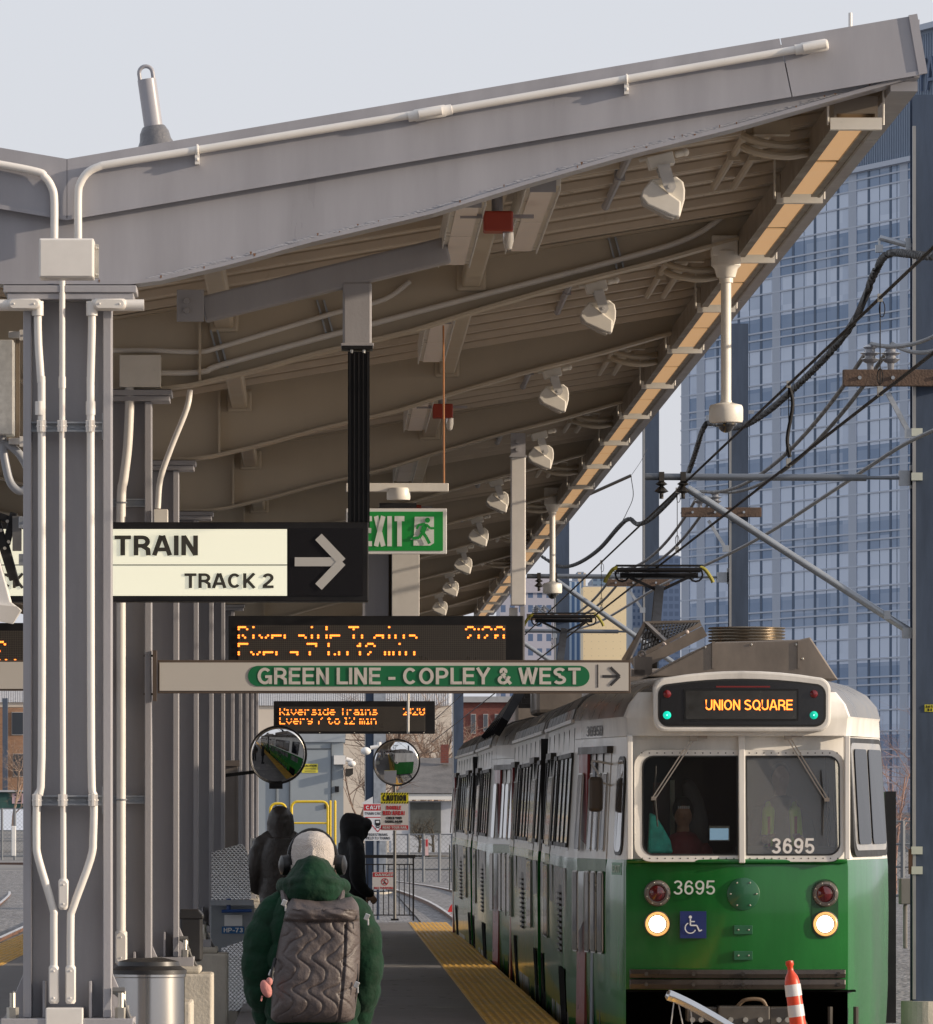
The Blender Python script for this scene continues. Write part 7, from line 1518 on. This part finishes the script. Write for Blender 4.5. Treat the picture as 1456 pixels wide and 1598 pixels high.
def tree(base, H, seed, spread, mat_, label, levels=5, name='bare_tree', r0=.16, cat='tree', group='bare winter trees', lean=(0, 0)):
    rr = random.Random(seed); t = empty(name, base, label, cat, group); trunk = MB(); crown = MB(); base = Vector(base)
    def grow(p, d, L, r, lv):
        n = 4; pts = [p]; q = p
        for i in range(n): d = (d+Vector((rr.gauss(0, .13), rr.gauss(0, .13), rr.gauss(0.03, .08)))).normalized(); q = q+d*L/n; pts.append(q)
        (trunk if lv >= levels-1 else crown).tube(pts, [r*(1-.45*i/n) for i in range(n+1)], 6 if lv > 2 else 3, cap=False)
        if lv == 0: return
        for b in range(rr.choice((3, 4)) if lv > 1 else 5):
            f = rr.uniform(.35, 1); s = pts[min(n, int(f*n))]; ax = Vector((rr.gauss(0, 1), rr.gauss(0, 1), rr.gauss(.25, .6))).normalized(); grow(s, (d*.75+ax*spread).normalized(), L*rr.uniform(.55, .8), r*.5, lv-1)
    grow(base, Vector((lean[0], lean[1], 1)), H*.36, r0, levels); trunk.build('trunk', mat_, t, normals=False); crown.build('crown', mat_, t, normals=False); return t
BARK = mat('bark_brown', (.16, .11, .085), .9, var=.2); BARKL = mat('bark_pale', (.30, .22, .17), .9, var=.2)
tree(at(556, 1345, 55), 6.5, 3, .7, BARK, 'slender bare tree between the hut and the two-tone pole', r0=.06, levels=4)
tree(at(640, 1300, 36), 10, 5, .8, BARK, 'bare tree rising behind the house roof, left of centre'); tree(at(668, 1300, 34), 11, 8, .8, BARKL, 'pale bare tree behind the house roof, near the slim pole'); tree(at(690, 1300, 33), 11, 11, .8, BARK, 'bare tree partly behind the slim line pole'); tree(at(612, 1300, 34), 10, 21, .8, BARKL, 'bare tree behind the smaller mirror')
tree(at(654, 1330, 48), 2.2, 14, 1.1, mat('shrub_dark', (.06, .05, .035), .9), 'dark leafless shrub in front of the house', name='bare_shrub', r0=.05, levels=4, cat='shrub', group='leafless shrubs'); tree(at(676, 1330, 47), 2.2, 15, 1.1, mat('shrub_dark', (.06, .05, .04)), 'leafless shrub right of the dark one, by the fence', name='bare_shrub', r0=.05, levels=4, cat='shrub', group='leafless shrubs')
tree(at(20, 1290, 34), 6, 31, .9, BARKL, 'bare pale tree at the left edge in front of the tan building', r0=.07)
for j, (px, h, sd_, lb) in enumerate(((1376, 2.6, 41, 'leftmost brown thicket bush right of the tram'), (1398, 3.3, 42, 'middle brown thicket bush right of the tram'), (1420, 2.9, 43, 'brown thicket bush touching the big pole'), (1450, 3.2, 44, 'brown thicket bush behind the big pole'))):
    tree(at(px, 1395, 70-3*j), h*2.3, sd_, .95, mat('twig_rose', (.27, .17, .14), .9, var=.2), lb, levels=5, r0=.035, name='bare_shrub', cat='shrub', group='brown thicket beside the tram')
chain_fence(1340, 1500, 84, 1282, 1400, 'chain-link fence behind the thicket, right of the tram', (1345, 1372, 1409, 1446, 1490), rails=(0, .3, .6, .98))
m = MB(); rect_px(m, 1355, 1330, 1500, 1268, 50, -3, 3); tag(m.build('low_wall', mat('wall_bluegrey', (.12, .14, .17), .8, var=.3, scale=.6)), 'low blue-grey wall behind the thicket right of the tram', 'wall')

# ------------------------------------------------------------------ glass tower and the far skyline
def nodes_glass(name, pw, pales, blues, per):
    m = bpy.data.materials.new(name); m.use_nodes = True; nt = m.node_tree; N = nt.nodes.new; Lk = nt.links.new; b = nt.nodes['Principled BSDF']; b.inputs['Roughness'].default_value = .2; b.inputs['Specular IOR Level'].default_value = .15
    tc = N('ShaderNodeTexCoord'); sx = N('ShaderNodeSeparateXYZ'); Lk(tc.outputs['Object'], sx.inputs[0])
    def mth(op, a, v=None, c=None):
        n = N('ShaderNodeMath'); n.operation = op
        for i, q in enumerate((a, v, c)):
            if q is None: continue
            if isinstance(q, (int, float)): n.inputs[i].default_value = q
            else: Lk(q, n.inputs[i])
        return n.outputs[0]
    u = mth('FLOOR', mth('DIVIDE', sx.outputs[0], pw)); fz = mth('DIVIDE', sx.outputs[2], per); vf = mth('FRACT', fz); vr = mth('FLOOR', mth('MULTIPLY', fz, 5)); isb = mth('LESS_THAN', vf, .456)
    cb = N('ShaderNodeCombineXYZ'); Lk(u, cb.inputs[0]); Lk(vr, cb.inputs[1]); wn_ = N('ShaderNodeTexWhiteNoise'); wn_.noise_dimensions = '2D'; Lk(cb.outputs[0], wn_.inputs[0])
    nz = N('ShaderNodeTexNoise'); nz.inputs['Scale'].default_value = .035; nz.inputs['Detail'].default_value = 3; Lk(tc.outputs['Object'], nz.inputs[0])  # broad noise paints cloud reflections into the pane colours
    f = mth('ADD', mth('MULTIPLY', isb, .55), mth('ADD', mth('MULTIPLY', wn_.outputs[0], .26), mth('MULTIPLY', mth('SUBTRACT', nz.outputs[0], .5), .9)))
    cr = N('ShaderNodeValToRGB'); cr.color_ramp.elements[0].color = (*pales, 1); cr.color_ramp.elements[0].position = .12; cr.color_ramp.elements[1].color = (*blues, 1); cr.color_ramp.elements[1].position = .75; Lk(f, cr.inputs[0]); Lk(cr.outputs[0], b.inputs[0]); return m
pA, pB = W(1063, 1293, 10.57), W(1480, 1293, 11.53); vv = pB-pA; LEN = vv.length; ang = math.atan2(vv.y, vv.x)
tw_ = empty('glass_tower', (pA.x, pA.y, 0), 'large blue glass office tower with pale piers behind the overhead wires', 'tower', rz=ang)
def s_of(px):                                           # distance along the facade for a photo column
    r = (px-VX)/FP; return (r*pA.y-pA.x)/(math.cos(ang)-r*math.sin(ang))
zt = 93.0; PER = 10.05
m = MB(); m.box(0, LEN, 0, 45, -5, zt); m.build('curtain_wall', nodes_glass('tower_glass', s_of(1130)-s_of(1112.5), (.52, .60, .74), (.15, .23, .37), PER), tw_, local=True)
PIER = mat('tower_pier', (.36, .41, .50), .6, var=.04); MUL = mat('tower_mullion', (.03, .07, .14), .5, var=0); FLB = mat('tower_band', (.42, .47, .56), .6, var=0)
for x in (1070, 1094, 1212, 1331, 1411): a = s_of(x-6); b = s_of(x+6.5); m = MB(); m.box(a, b, -.10, -.01, -5, zt); m.build('pier', PIER, tw_, local=True)
for x in (1120, 1153, 1188, 1238, 1272, 1308, 1356, 1390, 1436): a = s_of(x-1.8); b = s_of(x+1.8); m = MB(); m.box(a, b, -.04, -.01, -5, zt); m.build('mullion', MUL, tw_, local=True)
for x in (1137, 1170, 1255, 1290, 1373, 1400): a = s_of(x-.5); m = MB(); m.box(a, a+.16, -.03, -.01, -5, zt); m.build('thin_mullion', MUL, tw_, local=True)
j = 0
zoff = zt-PER*10
for q in range(0, 11):
    for f_ in (0, .105, .245, .456, .745):
        z = zoff+q*PER-PER*f_
        if z > 0: m = MB(); m.box(0, LEN, -.12, -.012, z-.11, z+.11); m.build('floor_band', FLB, tw_, local=True)
ms = MATS; mp_ = tw_.children[0].data.materials[0]
m = MB(); m.box(s_of(1250), LEN, .2, 44, zt, 110.5); ph = m.build('penthouse', mat('penthouse_panel', (.21, .26, .34), .6, var=.03, scale=.1), tw_, local=True)
m = MB()
for q in range(60): x = s_of(1260)+q*.75; m.box(x, x+.12, .05, .2, zt+.2, 110)
m.build('panel_ribs', mat('penthouse_panel', (.2, .25, .33)), tw_, local=True)
m = MB(); m.box(s_of(1250)-.5, LEN+.5, -.6, 44.5, 110.5, 111.3); m.build('parapet', FLB, tw_, local=True); m = MB(); m.box(0, LEN, -.6, -.01, zt, zt+.7); m.build('glass_top_band', FLB, tw_, local=True)
for x0_, x1_, yt in ((1400, 1438, 9), (1437, 1480, -4)):
    a, b = s_of(x0_), s_of(x1_); c = (a+b)/2; m = MB(); m.cyl((c, 10, 111), (c, 10, 112+(1293-yt)/11.35-110), 2.0 if x0_ == 1400 else 2.2, 28); m.build('roof_stack', mat('stack_blue', (.20, .28, .42), .5), tw_, local=True, smooth=True)
a = s_of(1433); stext('YA', a, a+ (s_of(1462)-a), HC+(1293-146)/11.4, HC+(1293-96)/11.4, -.02, mat('tower_lettering', (.10, .14, .22), .6, var=0), tw_, t=.10, w0=.62, gap=.10, local=True, name='tower_lettering', thick=.3)
def grid_mat(name, wall, glass, sx_, sz_, fx, fz_):
    m = bpy.data.materials.new(name); m.use_nodes = True; nt = m.node_tree; N = nt.nodes.new; Lk = nt.links.new; b = nt.nodes['Principled BSDF']; b.inputs['Roughness'].default_value = .5; tc = N('ShaderNodeTexCoord'); s3 = N('ShaderNodeSeparateXYZ'); Lk(tc.outputs['Object'], s3.inputs[0]); outs = []
    for o_, s_, f_ in ((s3.outputs[0], sx_, fx), (s3.outputs[2], sz_, fz_)):
        d = N('ShaderNodeMath'); d.operation = 'DIVIDE'; d.inputs[1].default_value = s_; Lk(o_, d.inputs[0]); fr = N('ShaderNodeMath'); fr.operation = 'FRACT'; Lk(d.outputs[0], fr.inputs[0]); lt = N('ShaderNodeMath'); lt.operation = 'LESS_THAN'; lt.inputs[1].default_value = f_; Lk(fr.outputs[0], lt.inputs[0]); outs.append(lt.outputs[0])
    mu = N('ShaderNodeMath'); mu.operation = 'MULTIPLY'; Lk(outs[0], mu.inputs[0]); Lk(outs[1], mu.inputs[1]); mx = N('ShaderNodeMix'); mx.data_type = 'RGBA'; mx.inputs[6].default_value = (*wall, 1); mx.inputs[7].default_value = (*glass, 1); Lk(mu.outputs[0], mx.inputs[0]); Lk(mx.outputs[2], b.inputs[0]); return m
def sky_tower(px0, px1, ytop, k, m_, label, cap=None, depth=30):
    t = empty('distant_tower', at((px0+px1)/2, 1293, k), label, 'tower', 'distant towers on the skyline'); m = MB(); rect_px(m, px0, 1330, px1, ytop, k, -depth, depth); m.build('facade', m_, t)
    m = MB(); rect_px(m, px0+2, ytop, px1-2, ytop-2.5, k, -depth+3, depth-6); m.build('roof_plant', mat('plant_grey', (.25, .28, .34), .6), t)
    if cap: m = MB(); rect_px(m, px0, ytop+cap, px1, ytop, k, .01, .4); m.build('top_band', mat('lilac_stone', (.42, .41, .47), .7), t)
sky_tower(780, 868, 903, 7.5, grid_mat('grid_a', (.40, .40, .47), (.09, .14, .25), 1.9, 3.0, .55, .5), 'lilac stone tower with blue window bands behind the dome camera', 22)
sky_tower(878, 906, 908, 7.2, grid_mat('grid_b', (.42, .52, .62), (.08, .16, .30), 1.1, 60, .6, 1), 'slim blue-striped tower left of the golden building')
sky_tower(900, 914, 894, 6.8, grid_mat('grid_c', (.55, .47, .36), (.12, .20, .33), 1.3, 60, .4, 1), 'narrow tan-edged tower between the striped and golden towers')
sky_tower(910, 980, 916, 7.0, grid_mat('grid_d', (.74, .60, .38), (.55, .45, .30), 1.6, 1.6, .12, .12), 'golden sunlit tower with a fine window grid')
sky_tower(925, 947, 903, 6.7, grid_mat('grid_e', (.12, .19, .30), (.05, .09, .17), 1.5, 1.8, .6, .6), 'dark blue glass tower behind the golden one')
sky_tower(978, 987, 916, 6.9, mat('white_edge', (.68, .70, .74), .5, var=0), 'bright white edge tower right of the golden one')
sky_tower(987, 1003, 905, 7.3, grid_mat('grid_f', (.20, .26, .36), (.08, .13, .22), 1.0, 1.4, .5, .5), 'grey-blue gridded tower left of the third line pole')
sky_tower(1026, 1062, 868, 7.4, grid_mat('grid_g', (.085, .13, .23), (.055, .09, .17), 1.2, 1.6, .7, .6), 'dark navy tower immediately left of the glass tower')
# unseen block added behind the camera, edged to darken windscreen and paint reflections
t = empty('office_block', (-20, -70, 0), 'brick office block behind the viewpoint, outside the picture', 'building')
m = MB(); m.box(-75, 11.5, -90, -70, -1, 40); m.build('wall', brick('brick_behind', (.10, .055, .045), (.08, .045, .04), (.12, .1, .09), 1), t)
m = MB(); [m.box(-73+q*6, -69.5+q*6, -70, -69.9, 2+r_*4, 4.6+r_*4) for q in range(14) for r_ in range(9)]; m.build('window_rows', TGLASS, t)
# fastener rows, stains and small wear that the near steel shows
r9 = random.Random(5)
RUST = mat('rust_stain', (.16, .085, .05), .9, var=.4, scale=30)
m = MB()
for j in range(26):
    x = r9.uniform(-1.2, 2.9); z = beam_bottom(x)+r9.uniform(.02, .04); w = r9.uniform(.003, .008); h = r9.uniform(.02, .05); m.prism([(x-w, z), (x+w, z), (x+w*.4, z-h*.3), (x-w*.3, z-h*.35)], D1-.1465, D1-.146)
m.build('rust_marks', RUST, cano)['kind'] = 'stuff'
# litter, stains and gum on the paving
GUM = mat('old_gum', (.07, .068, .068), .9, var=.1); LIT = mat('pale_stain', (.27, .26, .25), .9, var=.3)
for nm, mt, n_, s0, s1 in (('gum_spots', GUM, 170, .015, .045), ('salt_stains', LIT, 60, .05, .28)):
    m = MB()
    for j in range(n_):
        x = r9.uniform(-.6, 1.32); y = r9.uniform(55, 110); s_ = r9.uniform(s0, s1); n = 9; vs = [(x+s_*r9.uniform(.6, 1)*math.cos(2*math.pi*i/n), y+1.6*s_*r9.uniform(.6, 1)*math.sin(2*math.pi*i/n)) for i in range(n)]
        m.add([(a, b, gz(b)+(.003 if nm[0] == 'g' else .0022)) for a, b in vs], [list(range(n))])
    tag(m.build(nm, mt, normals=False), kind='stuff', label='%s scattered over the platform floor' % nm.replace('_', ' '), cat='stains')
t = tag(empty('track_litter', (2.9, 140, zr(140)), 'red scrap of litter lying on the ballast beyond the platform end', 'litter')); m = MB(); m.prism([(2.55, -.02), (2.95, -.02), (2.9, .14), (2.72, .2), (2.6, .1)], 140, 140.25); m.build('scrap', mat('scrap_red', (.5, .02, .02), .6), t)
